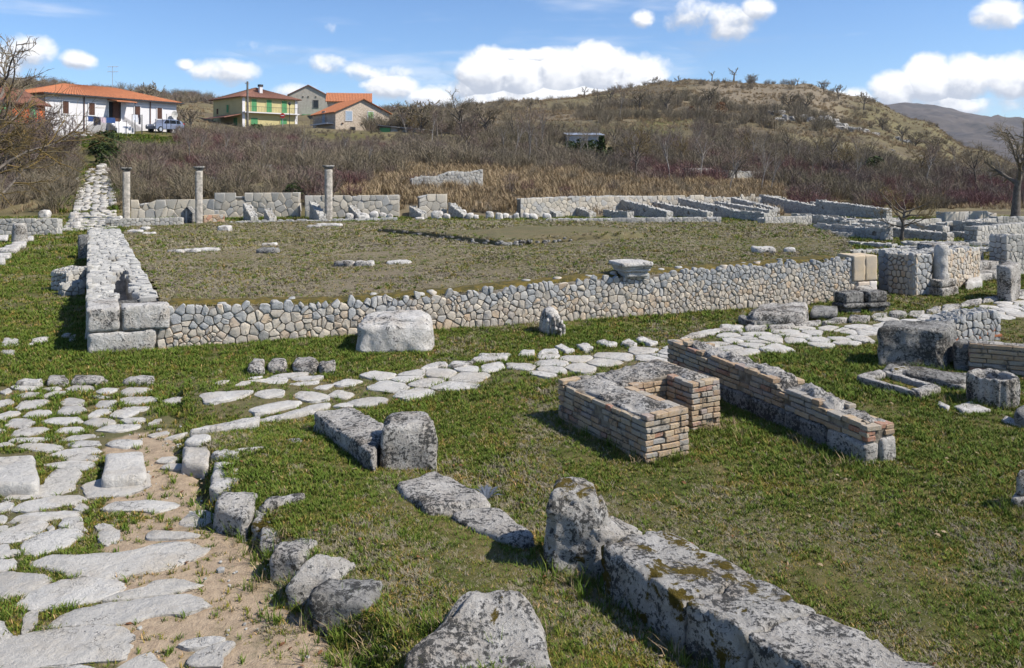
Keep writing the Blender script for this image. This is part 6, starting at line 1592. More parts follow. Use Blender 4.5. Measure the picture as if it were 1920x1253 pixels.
def car():
    c = WHA + WHs * WHX(288) + WHn * 2.0; c.z = c.z - .25; s = WHs * .92; n = WHn
    root = thing('parked_car', 'grey-blue hatchback parked at the right end of the white house', 'car', c)
    prof = [(-2.0, .35), (-2.05, .62), (-1.9, .85), (-1.05, .95), (-.45, 1.42), (.9, 1.47), (1.7, 1.30), (2.0, .9), (2.05, .4)]
    def shell(nm, pr, hw, m_, top=None):
        V, Fq = [], []; k = len(pr)
        for w, sc in ((-hw, .93), (-hw * .9, 1.0), (hw * .9, 1.0), (hw, .93)):
            for x, z in pr: V.append(c + s * (x * (1 if abs(w) < hw else .985)) + n * w * (1 if z < 1.0 else .86) + UP * (z if abs(w) < hw or z < .9 else z - .05))
        for j in range(3):
            for i in range(k): Fq.append((j * k + i, j * k + (i + 1) % k, j * k + k + (i + 1) % k, j * k + k + i))
        Fq += [tuple(range(k))[::-1], tuple(3 * k + i for i in range(k))]
        return link(nm, V, Fq, m_, root, False)
    shell('body', prof, .85, 'car_paint')
    for x0, x1, xa, xb in ((-.85, -.05, -.5, -.05), (.02, .85, .02, .82), (.92, 1.5, .92, 1.35)):
        for sg in (1, -1):
            m = MB(); o = c + n * sg * .775
            q = [o + s * x0 + UP * .98 + n * sg * .055, o + s * x1 + UP * .98 + n * sg * .055, o + s * xb + UP * 1.36, o + s * xa + UP * 1.36]; m.add(q, [(0, 1, 2, 3), (3, 2, 1, 0)]); m.build('side_window', 'glass_dark', root)
    for x in (-1.3, 1.25):
        for sg in (1, -1):
            o = c + s * x + n * sg * .80 + UP * .32; m = MB(); m.tube([o - n * sg * .1, o + n * sg * .08], [.32, .32], 18); w = m.build('wheel', 'tyre', root)
            m = MB(); m.tube([o + n * sg * .07, o + n * sg * .095], [.19, .19], 12); m.build('rim', 'tin', w)
    for sg in (1, -1):
        m = MB(); m.box(c + s * -2.0 + n * sg * .6 + UP * .72, s * .06, n * .16, UP * .08); m.build('headlight', 'white_paint', root)
        m = MB(); m.box(c + s * 2.0 + n * sg * .66 + UP * .95, s * .05, n * .1, UP * .13); m.build('tail_light', 'sign_red', root)
car()

def orange_house():
    B = pt(84, 77); A = pt(-70, 68); s = (B - A).normalized(); L = (B - A).length; d = 77; z0 = H + (YH - 238) / F * d; ze = H + (YH - 197) / F * d
    root, A, B, s, n, bk = gable_house('orange_house', 'bright orange house half hidden by bare branches at the left edge', A, s, L, 6, z0, ze, ze + 1.5, 'plaster_orange', 'terracotta_dark', ridge='front')
    for x in (L - 2.0, L - 5.5): panel(root, A, s, n, x, .8, .9, 1.2, 'shutter_green', 'window', 'plaster_orange', slats=8)
orange_house()

def yellow_house():
    t = math.radians(45); A = pt(454, 140); s = Vector((math.cos(t), math.sin(t), 0)); z0 = 9.2; ze = 15.0
    root, A, B, s, n, bk = gable_house('yellow_house', 'yellow two-storey house with green shutters and hipped brown roof', A, s, 10.7, 11.4, z0, ze, ze + 2.0, 'plaster_yellow', 'terracotta_dark', hip=True, over=.7)
    for x in (1.7, 4.6, 7.6): panel(root, A, s, n, x, 3.15, 1.0, 2.2, 'shutter_green', 'shutter_door', 'plaster_yellow', slats=12)
    for x in (1.6, 7.3): panel(root, A, s, n, x, .75, 1.3, 1.25, 'shutter_green', 'window', 'plaster_yellow', slats=8)
    bal = MB(); bal.box(A + s * 5.35 + n * .5 + UP * 2.95, s * 5.3, n * .5, UP * .09); balc = bal.build('balcony', 'plaster_white', root)
    r = MB()
    for i in range(36): q = A + s * (.2 + i * .295) + n * .95 + UP * 3.04; r.tube([q, q + UP * .95], [.018, .018], 4)
    r.tube([A + s * .2 + n * .95 + UP * 4.0, A + s * 10.5 + n * .95 + UP * 4.0], [.03, .03], 5); r.build('railing', 'iron', balc)
    for x in (.25, 10.5): q = A + s * x + n * .06; m = MB(); m.box(q + UP * 2.9, s * .25, n * .05, UP * 2.95); m.build('quoin', 'plaster_white', root)
    panel(root, A, bk, -s, 5.0, 3.1, .9, 1.4, 'shutter_green', 'window', 'plaster_yellow', slats=8); panel(root, A, bk, -s, 9.2, 3.0, .7, 1.0, 'wood_brown', 'window', 'plaster_yellow'); panel(root, A, bk, -s, 1.6, .2, 1.6, 1.9, 'shutter_green', 'door', 'plaster_yellow')
    ch = A + s * 4.6 + bk * 2.2 + UP * (ze - z0 + .5); m = MB(); m.box(ch + UP * .6, s * .28, n * .28, UP * .95); k = m.build('chimney', 'plaster_white', root); m = MB(); m.box(ch + UP * 1.75, s * .36, n * .36, UP * .2); m.build('chimney_cap', 'iron', k)
    m = MB(); q = A + bk * 4.5 - s * 1.6 + UP * 2.3; m.box(q, s * 1.6 + UP * .35, bk * 4.4, UP * .06); m.build('lean_to_roof', 'terracotta_dark', root)
yellow_house()
def grey_house():
    A = pt(541, 172); s = Vector((.97, .24, 0)); z0 = 12; ze = H + (YH - 178) / F * 172
    root, A, B, s, n, bk = gable_house('grey_house', 'plain grey rendered house with pointed gable behind the yellow house', A, s, 8.2, 9, z0, ze, ze + 2.1, 'plaster_grey', 'terracotta_dark', ridge='side', over=.3)
    panel(root, A, s, n, 5.2, 3.3, 1.0, 1.6, 'glass_dark', 'window', 'wood_grey')
    for x in (2.9, 4.0, 5.6): panel(root, A, s, n, x, 5.5, .22, .28, 'dark_opening', 'vent', 'plaster_grey', fw=.03)
    g = MB(); g.box(A + s * 6 - bk * 1.5 + UP * 1.6, s * 3.2, bk * 1.2, UP * .08); g.build('porch_roof', 'shutter_green', root)
grey_house()
def tiled_house():
    d = 160; A = pt(615, d); s = Vector((.985, .17, 0)); ze = H + (YH - 189) / F * d; z0 = 10
    gable_house('tiled_house', 'house with bright red tiled roof showing above the stone house', A, s, 8.2, 6, z0, ze, ze + 1.7, 'house_stone', 'terracotta', ridge='front', over=.5)
tiled_house()
def stone_house():
    t = math.radians(33); A = pt(629, 125); s = Vector((math.cos(t), math.sin(t), 0)); z0 = 7.4; ze = H + (YH - 211) / F * 127
    root, A, B, s, n, bk = gable_house('stone_house', 'stone gabled house with blue and lime shutters', A, s, 9.1, 10.5, z0, ze, ze + 2.1, 'house_stone', 'terracotta', ridge='side', over=.4)
    panel(root, A, s, n, 1.7, 2.5, 1.0, 1.45, 'shutter_blue', 'window', 'plaster_white', slats=9); panel(root, A, s, n, 5.4, 2.6, .95, 1.4, 'shutter_lime', 'window', 'plaster_white', slats=9)
    panel(root, A, s, n, 2.5, .7, .7, .75, 'dark_opening', 'window', 'wood_grey'); panel(root, A, s, n, 6.0, -.1, 1.75, 1.5, 'white_paint', 'door', 'wood_grey')
    for x in (1.15, 4.45, 7.4): m = MB(); m.box(A + s * x + n * .1 + UP * 2.05, s * .14, n * .1, UP * .07); m.build('bracket', 'wood_brown', root)
    panel(root, A, bk, -s, 4.5, 2.2, 1.3, 1.9, 'shutter_blue', 'shutter_door', 'house_stone', slats=9); panel(root, A, bk, -s, 3.0, -.3, 2.4, 1.5, 'shutter_green', 'garage_door', 'house_stone')
    m = MB(); m.box(A + bk * 5 - s * .5 + UP * 2.05, bk * 4, s * .5, UP * .09); b = m.build('balcony', 'plaster_white', root)
    m = MB()
    for i in range(20): q = A + bk * (1.1 + i * .41) - s * .95 + UP * 2.1; m.tube([q, q + UP * .95], [.018, .018], 4)
    m.build('railing', 'iron', b)
stone_house()
def sheds():
    d = 116; A = pt(733, d); s = Vector((.98, .2, 0)); n = Vector((s.y, -s.x, 0)); z0 = H + (YH - 258) / F * d
    root = thing('lean_to_shed', 'long low lean-to shed with green door right of the stone house', 'shed', Vector((A.x, A.y, z0)))
    A.z = z0; m = MB()
    q = [A - UP * 1.5, A + s * 6.2 - UP * 1.5, A + s * 6.2 + UP * 1.15, A + UP * 1.6]; m.add(q + [p - n * 3 for p in q], [(0, 1, 2, 3), (7, 6, 5, 4), (0, 3, 7, 4), (1, 5, 6, 2)]); m.build('wall', 'block_grey', root)
    panel(root, A, s, n, -1.6, -.1, 1.5, 1.5, 'shutter_green', 'door', 'wood_grey')
    for i in range(11): x = 6.5 + i * .55; m = MB(); m.box(A + s * x - n * .3 + UP * (.25 - i * .05), s * .2, n * .05, UP * (.75 - i * .03)); m.build('board', 'wood_grey', root)
    m = MB(); m.add([A - s * 1.8 + n * .4 + UP * 1.72, A + s * 12.6 + n * .4 + UP * .30, A + s * 12.6 - n * 3.4 + UP * .62, A - s * 1.8 - n * 3.4 + UP * 2.05], [(0, 1, 2, 3)]); v = list(m.v); m.add([p - UP * .1 for p in v], [(3, 2, 1, 0)]); m.f += [(0, 4, 5, 1), (1, 5, 6, 2), (2, 6, 7, 3), (3, 7, 4, 0)]
    m.build('roof', 'iron', root)
    d = 104; A = pt(1065, d); z0 = H + (YH - 264) / F * d; A.z = z0; s = Vector((.99, .1, 0)); n = Vector((s.y, -s.x, 0))
    root = thing('tin_shed', 'small tin-roofed shed among bare trees on the slope', 'shed', A)
    m = MB(); m.box(A + s * 2.4 - n * 1.4 + UP * -.1, s * 2.3, n * 1.3, UP * .75); m.build('wall', 'tin', root)
    m = MB()
    for i in range(24): m.add([A + s * (i * .21 - .1) + n * .3 + UP * .72, A + s * (i * .21 + .005) + n * .3 + UP * .76, A + s * (i * .21 + .005) - n * 3.2 + UP * 1.18, A + s * (i * .21 - .1) - n * 3.2 + UP * 1.14, A + s * (i * .21 + .11) + n * .3 + UP * .72, A + s * (i * .21 + .11) - n * 3.2 + UP * 1.14], [(0, 1, 2, 3), (1, 4, 5, 2)])
    m.build('roof', 'tin', root)
sheds()
def poles():
    b = pt(464, 122); b.z = gz(b.x, b.y); h = H + (YH - 153) / F * 122 - b.z
    root = thing('utility_pole', 'tall grey utility pole before the yellow house', 'utility pole', b); m = MB(); m.tube([b - UP * .5, b + UP * h], [.2, .14], 10); m.build('shaft', 'wood_grey', root)
    m = MB(); m.box(b + UP * (h - .3), Vector((.35, 0, 0)), Vector((0, .05, 0)), Vector((0, 0, .05))); m.tube([b + Vector((-.3, 0, h - .3)), b + Vector((-.3, 0, h))], [.05, .04], 6); m.build('insulator', 'white_paint', root)
    b = pt(211, 112); b.z = gz(b.x, b.y); h = H + (YH - 124) / F * 112 - b.z
    root = thing('television_antenna', 'television antenna mast rising behind the white house roof', 'antenna', b); m = MB(); m.tube([b, b + UP * h], [.05, .03], 6); m.build('mast', 'tin', root)
    m = MB()
    for k, z in enumerate((h - .1, h - .8)):
        m.tube([b + Vector((-.7, 0, z)), b + Vector((.8, 0, z))], [.03, .03], 4)
        for i in range(6): x = -.6 + i * .25; m.tube([b + Vector((x, -.3, z - .1)), b + Vector((x, .3, z + .1))], [.02, .02], 4)
    m.build('elements', 'tin', root)
    b = pt(543, 136); b.z = 9.6; root = thing('street_lamp', 'small dark street lamp before the yellow house', 'street lamp', b); m = MB(); m.tube([b - UP * .5, b + UP * 3.4], [.06, .05], 6); m.build('post', 'iron', root); m = MB(); m.tube([b + UP * 3.4, b + UP * 3.6, b + UP * 3.9, b + UP * 4.0], [.1, .24, .2, .05], 8); m.build('lantern', 'iron', root)
    b = pt(530, 137); b.z = 9.6; root = thing('road_sign', 'round red no-entry sign before the yellow house', 'road sign', b); m = MB(); m.tube([b - UP * .5, b + UP * 2.0], [.04, .04], 6); m.build('post', 'tin', root); m = MB(); m.tube([b + Vector((0, -.06, 1.75)), b + Vector((0, -.1, 1.75))], [.42, .42], 16); dk = m.build('disc', 'sign_red', root); m = MB(); m.box(b + Vector((0, -.12, 1.75)), Vector((.28, 0, 0)), Vector((0, .012, 0)), Vector((0, 0, .07))); m.build('bar', 'white_paint', dk)
    # overhead wire sagging between house and pole
    p0 = WHA + WHs * WHX(160) + UP * 3.4; p1 = pt(464, 122, H + (YH - 168) / F * 122); m = MB(); pts = [p0 + (p1 - p0) * (i / 16) - UP * 1.4 * math.sin(math.pi * i / 16) for i in range(17)]; m.tube(pts, [.025] * 17, 4)
    tag(m.build('overhead_wire', 'iron', loc=p0), 'thin overhead wire sagging from the white house to the utility pole', 'wire')
poles()
# ------------------------------------------------------------------ vegetation: shapes
def proto(name, V, Fq, m):
    me = bpy.data.meshes.new(name); me.from_pydata([tuple(v) for v in V], [], Fq); me.materials.append(MATS[m])
    return bpy.data.objects.new(name, me)
def blade(V, Fq, b, d, h, w, lean):
    """grass blade: three triangles bending over"""
    q = Vector((-d.y, d.x, 0)) * w; k = len(V); p1 = b + d * lean * .3 + UP * h * .6; p2 = b + d * lean + UP * h
    V += [b + q, b - q, p1 - q * .8, p1 + q * .8, p2]; Fq += [(k, k + 1, k + 2, k + 3), (k + 3, k + 2, k + 4)]
def tuft(seed, n, h, spread, w, lean, m, name):
    rs = random.Random(seed); V, Fq = [], []
    for i in range(n):
        t = rs.uniform(0, 6.283); d = Vector((math.cos(t), math.sin(t), 0)); r = rs.uniform(0, spread)
        blade(V, Fq, Vector((math.cos(t * 3.7) * r, math.sin(t * 3.7) * r, -.01)), d, h * rs.uniform(.5, 1.1), w * rs.uniform(.7, 1.2), lean * rs.uniform(.3, 1.3))
    return proto(name, V, Fq, m)
def shrub(seed, h, n, spread, m, name, twigs=3, w=.018):
    """leafless bush: stems fanning from the root, each with side twigs"""
    rs = random.Random(seed); V, Fq = [], []
    def strip(p0, p1, p2, wd):
        s = (p2 - p0).cross(Vector((rs.uniform(-1, 1), rs.uniform(-1, 1), rs.uniform(-.3, .3)))).normalized() * wd; k = len(V)
        V.extend([p0 + s, p0 - s, p1 - s * .75, p1 + s * .75, p2]); Fq.extend([(k, k + 1, k + 2, k + 3), (k + 3, k + 2, k + 4)])
    for i in range(n):
        t = rs.uniform(0, 6.283); r = rs.uniform(0, 1) ** .7; hh = h * rs.uniform(.55, 1.0) * (1 - .25 * r); b = Vector((math.cos(t) * r * spread * .35, math.sin(t) * r * spread * .35, -.1))
        top = Vector((math.cos(t) * r * spread + rs.uniform(-.15, .15), math.sin(t) * r * spread + rs.uniform(-.15, .15), hh)); mid = b.lerp(top, .5) + Vector((rs.uniform(-.1, .1), rs.uniform(-.1, .1), .06 * h))
        strip(b, mid, top, w)
        for _ in range(twigs):
            u = rs.uniform(.25, .95); p = b.lerp(top, u) + UP * .05; d = (Vector((math.cos(t), math.sin(t), 0)) * r + Vector((rs.uniform(-1, 1), rs.uniform(-1, 1), rs.uniform(.2, 1.2)))).normalized(); ln = h * rs.uniform(.10, .28)
            strip(p, p + d * ln * .5, p + d * ln + UP * ln * .2, w * .6)
    return proto(name, V, Fq, m)
def leafy(seed, h, n, r, m, name, s=.12):
    rs = random.Random(seed); V, Fq = [], []
    for i in range(n):
        t = rs.uniform(0, 6.283); z = rs.uniform(0, 1); rr = r * math.sqrt(rs.uniform(.05, 1)) * (1 - .6 * z ** 2); p = Vector((math.cos(t) * rr, math.sin(t) * rr, z * h)); a = Vector((rs.uniform(-1, 1), rs.uniform(-1, 1), rs.uniform(-1, 1))).normalized() * s; b = a.cross(Vector((rs.uniform(-1, 1), rs.uniform(-1, 1), rs.uniform(-1, 1)))).normalized() * s * .6; k = len(V)
        V += [p - a, p + b, p + a, p - b]; Fq += [(k, k + 1, k + 2, k + 3)]
    return proto(name, V, Fq, m)

def scatter(name, label, pts, rots, scl, pick, protos):
    """one object that carries many small plants of a few shapes"""
    me = bpy.data.meshes.new(name); me.from_pydata([tuple(p) for p in pts], [], [])
    for nm, typ, key, data in (('rot', 'FLOAT_VECTOR', 'vector', np.asarray(rots, np.float32).ravel()), ('scl', 'FLOAT_VECTOR', 'vector', np.asarray(scl, np.float32).ravel()), ('pick', 'INT', 'value', np.asarray(pick, np.int32))):
        at = me.attributes.new(nm, typ, 'POINT'); at.data.foreach_set(key, data)
    o = bpy.data.objects.new(name, me); C.objects.link(o); o['kind'] = 'stuff'; o['label'] = label
    g = bpy.data.node_groups.new(name, 'GeometryNodeTree'); g.interface.new_socket('Geometry', in_out='INPUT', socket_type='NodeSocketGeometry'); g.interface.new_socket('Geometry', in_out='OUTPUT', socket_type='NodeSocketGeometry')
    nd = g.nodes; i = nd.new('NodeGroupInput'); out = nd.new('NodeGroupOutput'); ins = nd.new('GeometryNodeInstanceOnPoints'); ins.inputs['Pick Instance'].default_value = True
    jn = nd.new('GeometryNodeJoinGeometry')
    for p in reversed(protos):      # links to a joined socket stack last-first
        oi = nd.new('GeometryNodeObjectInfo'); oi.inputs['Object'].default_value = p; oi.inputs['As Instance'].default_value = True; g.links.new(oi.outputs['Geometry'], jn.inputs[0])
    def attr(nm, typ):
        a = nd.new('GeometryNodeInputNamedAttribute'); a.data_type = typ; a.inputs['Name'].default_value = nm; return a.outputs[0]
    g.links.new(i.outputs[0], ins.inputs['Points']); g.links.new(jn.outputs[0], ins.inputs['Instance']); g.links.new(attr('pick', 'INT'), ins.inputs['Instance Index'])
    g.links.new(attr('rot', 'FLOAT_VECTOR'), ins.inputs['Rotation']); g.links.new(attr('scl', 'FLOAT_VECTOR'), ins.inputs['Scale']); g.links.new(ins.outputs[0], out.inputs[0])
    md = o.modifiers.new('plants', 'NODES'); md.node_group = g
    return o

R = np.random.RandomState(12)
def wedge(d0, d1, dens, px0=-140, px1=2060):
    """random ground points between two depths inside the seen wedge"""
    u0, u1 = (px0 - CX) / F, (px1 - CX) / F; area = (u1 - u0) * (d1 * d1 - d0 * d0) / 2; n = int(area * dens)
    y = np.sqrt(R.uniform(d0 * d0, d1 * d1, n)); x = R.uniform(u0, u1, n) * y
    return x, y
def patch(x, y, f, seed): return vnoise(x, y, f, .5, seed) / 1.0

def grass():
    G = [tuft(1, 14, .050, .034, .0034, .030, 'grass_blade', 'tuft_a'), tuft(2, 12, .038, .04, .0034, .034, 'grass_blade', 'tuft_b'), tuft(3, 13, .066, .032, .0034, .040, 'grass_lush', 'tuft_c'), tuft(4, 12, .045, .045, .0032, .045, 'grass_dry', 'tuft_d')]
    X, Y, Sc = [], [], []
    for d0, d1, dens, sc in ((3.6, 6.5, 2300, .78), (6.5, 9.5, 1300, .92), (9.5, 14, 560, 1.2), (14, 24, 130, 1.8), (24, 44, 36, 2.9)):
        for a_, b_, q_ in ((-140, 2060, 1.0), (-700, -140, .45), (2060, 2750, .45)):      # thinner beyond the picture
            x, y = wedge(d0, d1, dens * q_, a_, b_); X.append(x); Y.append(y); Sc.append(np.full(x.shape, sc * (1 if q_ == 1 else 1.4)))
    X, Y, Sc = map(np.concatenate, (X, Y, Sc))
    keep = np.ones(X.shape, bool)
    for p in PAVED:
        q = np.array(p); c = q.mean(0); q = c + (q - c) * .97; b = (X > q[:, 0].min()) & (X < q[:, 0].max()) & (Y > q[:, 1].min()) & (Y < q[:, 1].max())
        ii = np.nonzero(b & keep)[0]
        if len(ii): keep[ii[in_poly(X[ii], Y[ii], [tuple(v) for v in q])]] = False
    inA = in_poly(X, Y, [tuple(p) for p in STREET_A]); inB = in_poly(X, Y, [tuple(p) for p in STREET_B])
    sa = sand_a(X, np.maximum(Y, 2)) + vnoise(X, Y, 2.3, .22, 6.)
    keep &= ~(inA & (R.rand(len(X)) < np.clip(.45 + (sa - .3) * 2.0, .25, .95)))
    keep &= ~(inB & (R.rand(len(X)) < .35))
    inT = in_poly(X, Y, TERRACE)
    lw = (X - WA.x) * LDIR.y - (Y - WA.y) * LDIR.x; sl_ = (X - WA.x) * LDIR.x + (Y - WA.y) * LDIR.y
    keep &= ~((lw > -.02) & (lw < 1.05) & (sl_ > 0) & (sl_ < 20))
    # bare trodden spots
    keep &= ~((vnoise(X, Y, 2.6, .5, 9.) > .62) & (R.rand(len(X)) < .4))
    X, Y, Sc, inT, inA = X[keep], Y[keep], Sc[keep], inT[keep], inA[keep]
    Z = np.where(inT, terrace_z(X, Y), ground_z(X, Y)) + np.where(inA, .02, 0) + np.where(in_poly(X, Y, PLAT), .16, 0)
    pn = vnoise(X, Y, .9, .5, 3.); u = R.rand(len(X))
    pick = np.where(u < .42, 0, np.where(u < .74, 1, np.where(u < .93, 2, 3)))
    # lusher towards the left side and along the street, drier in the middle of the right-hand lawn
    px = CX + F * X / Y; lush = np.clip(.34 + pn * .55 + .35 * (px < 500) * (Y > 9) + .2 * (Y > 9.5) * (Y < 17) - .25 * ((px > 1150) & (Y < 9)), 0.02, .9)
    pick = np.where((R.rand(len(X)) < lush * .55) & ~inT, 2, pick); pick = np.where(inT & (R.rand(len(X)) < .62), 3, pick)
    pick = np.where((pick == 2) & (R.rand(len(X)) < .3), 0, pick); pick = np.where((pn < -.30) & ~inT & (R.rand(len(X)) < .38), 3, pick)
    rot = np.stack([R.uniform(-.15, .15, len(X)), R.uniform(-.15, .15, len(X)), R.uniform(0, 6.283, len(X))], 1)
    s = Sc * R.uniform(.6, 1.25, len(X)) * np.where(inT, .8, 1.0) * (1 + .35 * np.clip(pn, 0, 1)); scl = np.stack([s * 1.15, s * 1.15, s * np.where(Y > 14, .62, .85)], 1)
    scatter('grass', 'short grass, part green and part straw coloured', np.stack([X, Y, Z], 1), rot, scl, pick, G[::-1] if False else G)
    # taller tufts at the foot of walls and kerbs
    L_ = [tuft(11, 16, .15, .05, .0034, .09, 'grass_lush', 'tall_a'), tuft(12, 14, .11, .06, .0034, .09, 'grass_blade', 'tall_b'), tuft(13, 18, .14, .06, .003, .12, 'straw', 'tall_c')]
    lines = [([(400, 965), (470, 1005), (520, 1068), (560, 1108), (612, 1175), (700, 1262)], 150, .10, .06), ([(1050, 790), (1130, 835), (1212, 874), (1292, 856)], 60, .05, .02), ([(1300, 800), (1450, 835), (1560, 865), (1625, 878)], 90, .12, .03), ([(170, 672), (320, 660), (500, 652), (660, 648), (830, 625), (1000, 615), (1200, 600), (1400, 585)], 150, .08, .03),
             ([(1025, 1100), (1130, 1110), (1290, 1220), (1420, 1310)], 130, .10, .10), ([(735, 1230), (1060, 1240)], 50, .08, .06), ([(590, 815), (700, 880), (820, 880)], 60, .06, .03), ([(1600, 712), (1722, 742), (1820, 765), (1905, 768)], 80, .08, .04), ([(1645, 685), (1770, 700)], 40, .06, .02), ([(1640, 600), (1790, 590), (1400, 612)], 50, .1, .03), ([(480, 690), (620, 690)], 30, .08, .03), ([(1888, 962), (1930, 962)], 30, .08, .04), ([(655, 655), (812, 645), (1000, 635), (1062, 634)], 60, .08, .03)]
    pts = []
    for pl, n, jx, _j in lines:
        q = [P(a, b) for a, b in pl]; 
        for _i in range(n):
            k = R.randint(len(q) - 1); p = q[k].lerp(q[k + 1], R.rand()) + Vector((R.normal(0, jx), R.normal(0, jx) - .03, 0)); pts.append((p.x, p.y, gz(p.x, p.y)))
    x, y = wedge(4, 13, 2.2); ok = ~(in_poly(x, y, [tuple(p) for p in STREET_A]) | in_poly(x, y, [tuple(p) for p in STREET_B]))
    pts += [(a, b, gz(a, b)) for a, b in zip(x[ok], y[ok])]
    n = len(pts); s = R.uniform(.5, 1.0, n) * np.where(np.arange(n) < n - ok.sum(), 1.0, .55)
    scatter('grass_tufts', 'taller grass tufts at the foot of walls, kerbs and blocks', pts, np.stack([np.zeros(n), np.zeros(n), R.uniform(0, 6.28, n)], 1), np.stack([s, s, s], 1), R.choice([0, 0, 0, 1, 1, 2], n), L_)
grass()

def scrubland():
    P_ = [shrub(21, 2.0, 60, .95, 'twig', 'shrub_a'), shrub(22, 1.7, 55, 1.1, 'twig', 'shrub_b'), shrub(23, 1.6, 60, 1.0, 'twig_red', 'shrub_c'), shrub(24, 2.3, 60, 1.0, 'twig_grey', 'shrub_d', w=.02), shrub(25, 1.9, 55, 1.2, 'twig_grey', 'shrub_e'), tuft(26, 46, .42, .22, .010, .30, 'straw', 'tussock'), leafy(27, 1.5, 220, .8, 'leaf_green', 'evergreen_bush')]
    X, Y, Z, Sc, Pk = [], [], [], [], []
    def add(px0, px1, d0, d1, dens, smin, smax, picks, cond=None, clump=0.0, cf=.12, pw=None):
        x, y = wedge(d0, d1, dens, px0, px1); px = CX + F * x / y; k = np.ones(x.shape, bool)
        if cond is not None: k &= cond(px, y)
        if clump: k &= vnoise(x, y, cf, .5, 1.3) > R.uniform(-.7, .5, len(x)) + clump
        x, y, px = x[k], y[k], px[k]; X.append(x); Y.append(y); Z.append(ground_z(x, y)); Sc.append(R.uniform(smin, smax, len(x)) * np.where((px > 560) & (px < 890) & (y > 82) & (y < 118), .45, 1.0)); Pk.append(R.choice(picks, len(x)))
    off_path = lambda px, d: ~((np.abs(px - (166 + (d - 40) * .9)) < 1750 / d + 6) & (d < 66)) & ~((np.abs(px - 172) < 26) & (d < 84))
    wig = lambda px, d: vnoise(px, d * 3, .03, 22)
    add(-300, 740, 45.2, 57, 1.0, .55, .95, [0, 1, 1, 2, 2, 3, 4], lambda px, d: off_path(px, d) & (px + wig(px, d) < 700))
    add(-300, 760, 57, 69, .85, .6, 1.05, [0, 0, 1, 2, 3, 4], lambda px, d: off_path(px, d))
    add(330, 760, 69, 92, .55, .6, 1.0, [0, 1, 3, 4, 4], lambda px, d: off_path(px, d))
    add(200, 350, 66, 72, .8, .45, .7, [0, 1, 2, 4]); add(-300, 130, 60, 74, .8, .6, .9, [0, 1, 3])
    add(400, 800, 92, 118, .30, .5, .85, [3, 4, 0])
    add(640, 1000, 46.5, 58, .14, .4, .7, [1, 2, 4, 3], clump=.05, cf=.3)
    add(960, 1500, 47, 60, .12, .4, .8, [2, 4, 3], clump=.05, cf=.3)
    add(740, 1960, 60, 80, .50, .6, 1.05, [0, 1, 3, 3, 4, 4], lambda px, d: d > 62 + np.clip((px - 1250) / 400, 0, 1) * 6)
    add(740, 2060, 80, 112, .36, .7, 1.25, [3, 3, 4, 4, 0], lambda px, d: ~((np.abs(px - 1095) < 60) & (d < 106)))
    add(760, 2060, 112, 146, .22, .8, 1.4, [3, 4, 4, 0], lambda px, d: ~((px > 930) & (px < 1300) & (d > 124)) & ~((px > 1450) & (d > 128)), clump=-.05)
    add(1480, 2100, 50, 66, .55, .55, 1.0, [2, 2, 4, 3, 1], lambda px, d: d > 50 + np.clip((px - 1700) / 200, 0, 1) * 8)
    add(900, 1960, 150, 345, .022, .8, 1.5, [3, 4, 4], clump=.08, cf=.045)
    add(1080, 1560, 165, 235, .13, 1.0, 1.7, [3, 4, 3], clump=.05, cf=.06)
    add(-300, 900, 110, 300, .045, .9, 1.6, [3, 4, 0], lambda px, d: ~((px > 340) & (px < 760) & (d < 190)), clump=0.0, cf=.05)
    add(690, 900, 112, 150, .30, 1.0, 1.7, [0, 3, 4])
    # dry grass
    add(640, 1500, 44.8, 66, 6.0, .8, 1.7, [5], lambda px, d: (px + wig(px, d) > 650) & (px + wig(px, d) < 1470), clump=-.6, cf=.4)
    add(-300, 760, 44.6, 47, 2.2, .5, 1.1, [5], off_path); add(1400, 2000, 52, 62, 1.2, .7, 1.3, [5], clump=-.1, cf=.3)
    add(880, 1960, 140, 330, .35, 1.2, 2.4, [5], clump=-.15, cf=.05)
    add(-200, 400, 92, 260, .10, 1.2, 2.2, [5], clump=0)
    # evergreen spots
    add(1060, 1130, 84, 92, .35, .8, 1.2, [6]); add(1605, 1660, 84, 92, .25, .8, 1.2, [6]); add(545, 575, 45.5, 48, .9, .6, .9, [6]); add(185, 215, 62, 70, .8, .9, 1.3, [6]); add(470, 490, 112, 116, .5, .8, 1.0, [6])
    X, Y, Z, Sc, Pk = map(np.concatenate, (X, Y, Z, Sc, Pk)); n = len(X)
    rot = np.stack([R.uniform(-.12, .12, n), R.uniform(-.12, .12, n), R.uniform(0, 6.283, n)], 1)
    scl = np.stack([Sc * R.uniform(.9, 1.3, n), Sc * R.uniform(.9, 1.3, n), Sc * R.uniform(.75, 1.1, n)], 1)
    far = Y > 90
    dr = vnoise(X, Y, .16, .5, 7.) + R.uniform(-.35, .35, n); px = CX + F * X / Y; tw = Pk < 5
    Pk = np.where(tw & ~far & (dr > .30), 2, Pk); Pk = np.where(tw & ~far & (dr < -.25), np.where(R.rand(n) < .5, 3, 4), Pk); Pk = np.where(tw & ~far & (np.abs(dr) < .15), np.where(R.rand(n) < .5, 0, 1), Pk)
    for nm, lab, mk in (('scrub', 'dense leafless brown scrub covering the slope behind the terrace', ~far & (Pk != 5)), ('hill_scrub', 'grey leafless bushes scattered over the hill', far & (Pk != 5)), ('dry_grass', 'tan dry grass tussocks on the banks', Pk == 5)):
        scatter(nm, lab, np.stack([X, Y, Z], 1)[mk], rot[mk], scl[mk], Pk[mk], P_)
    print('scrub', n)
scrubland()
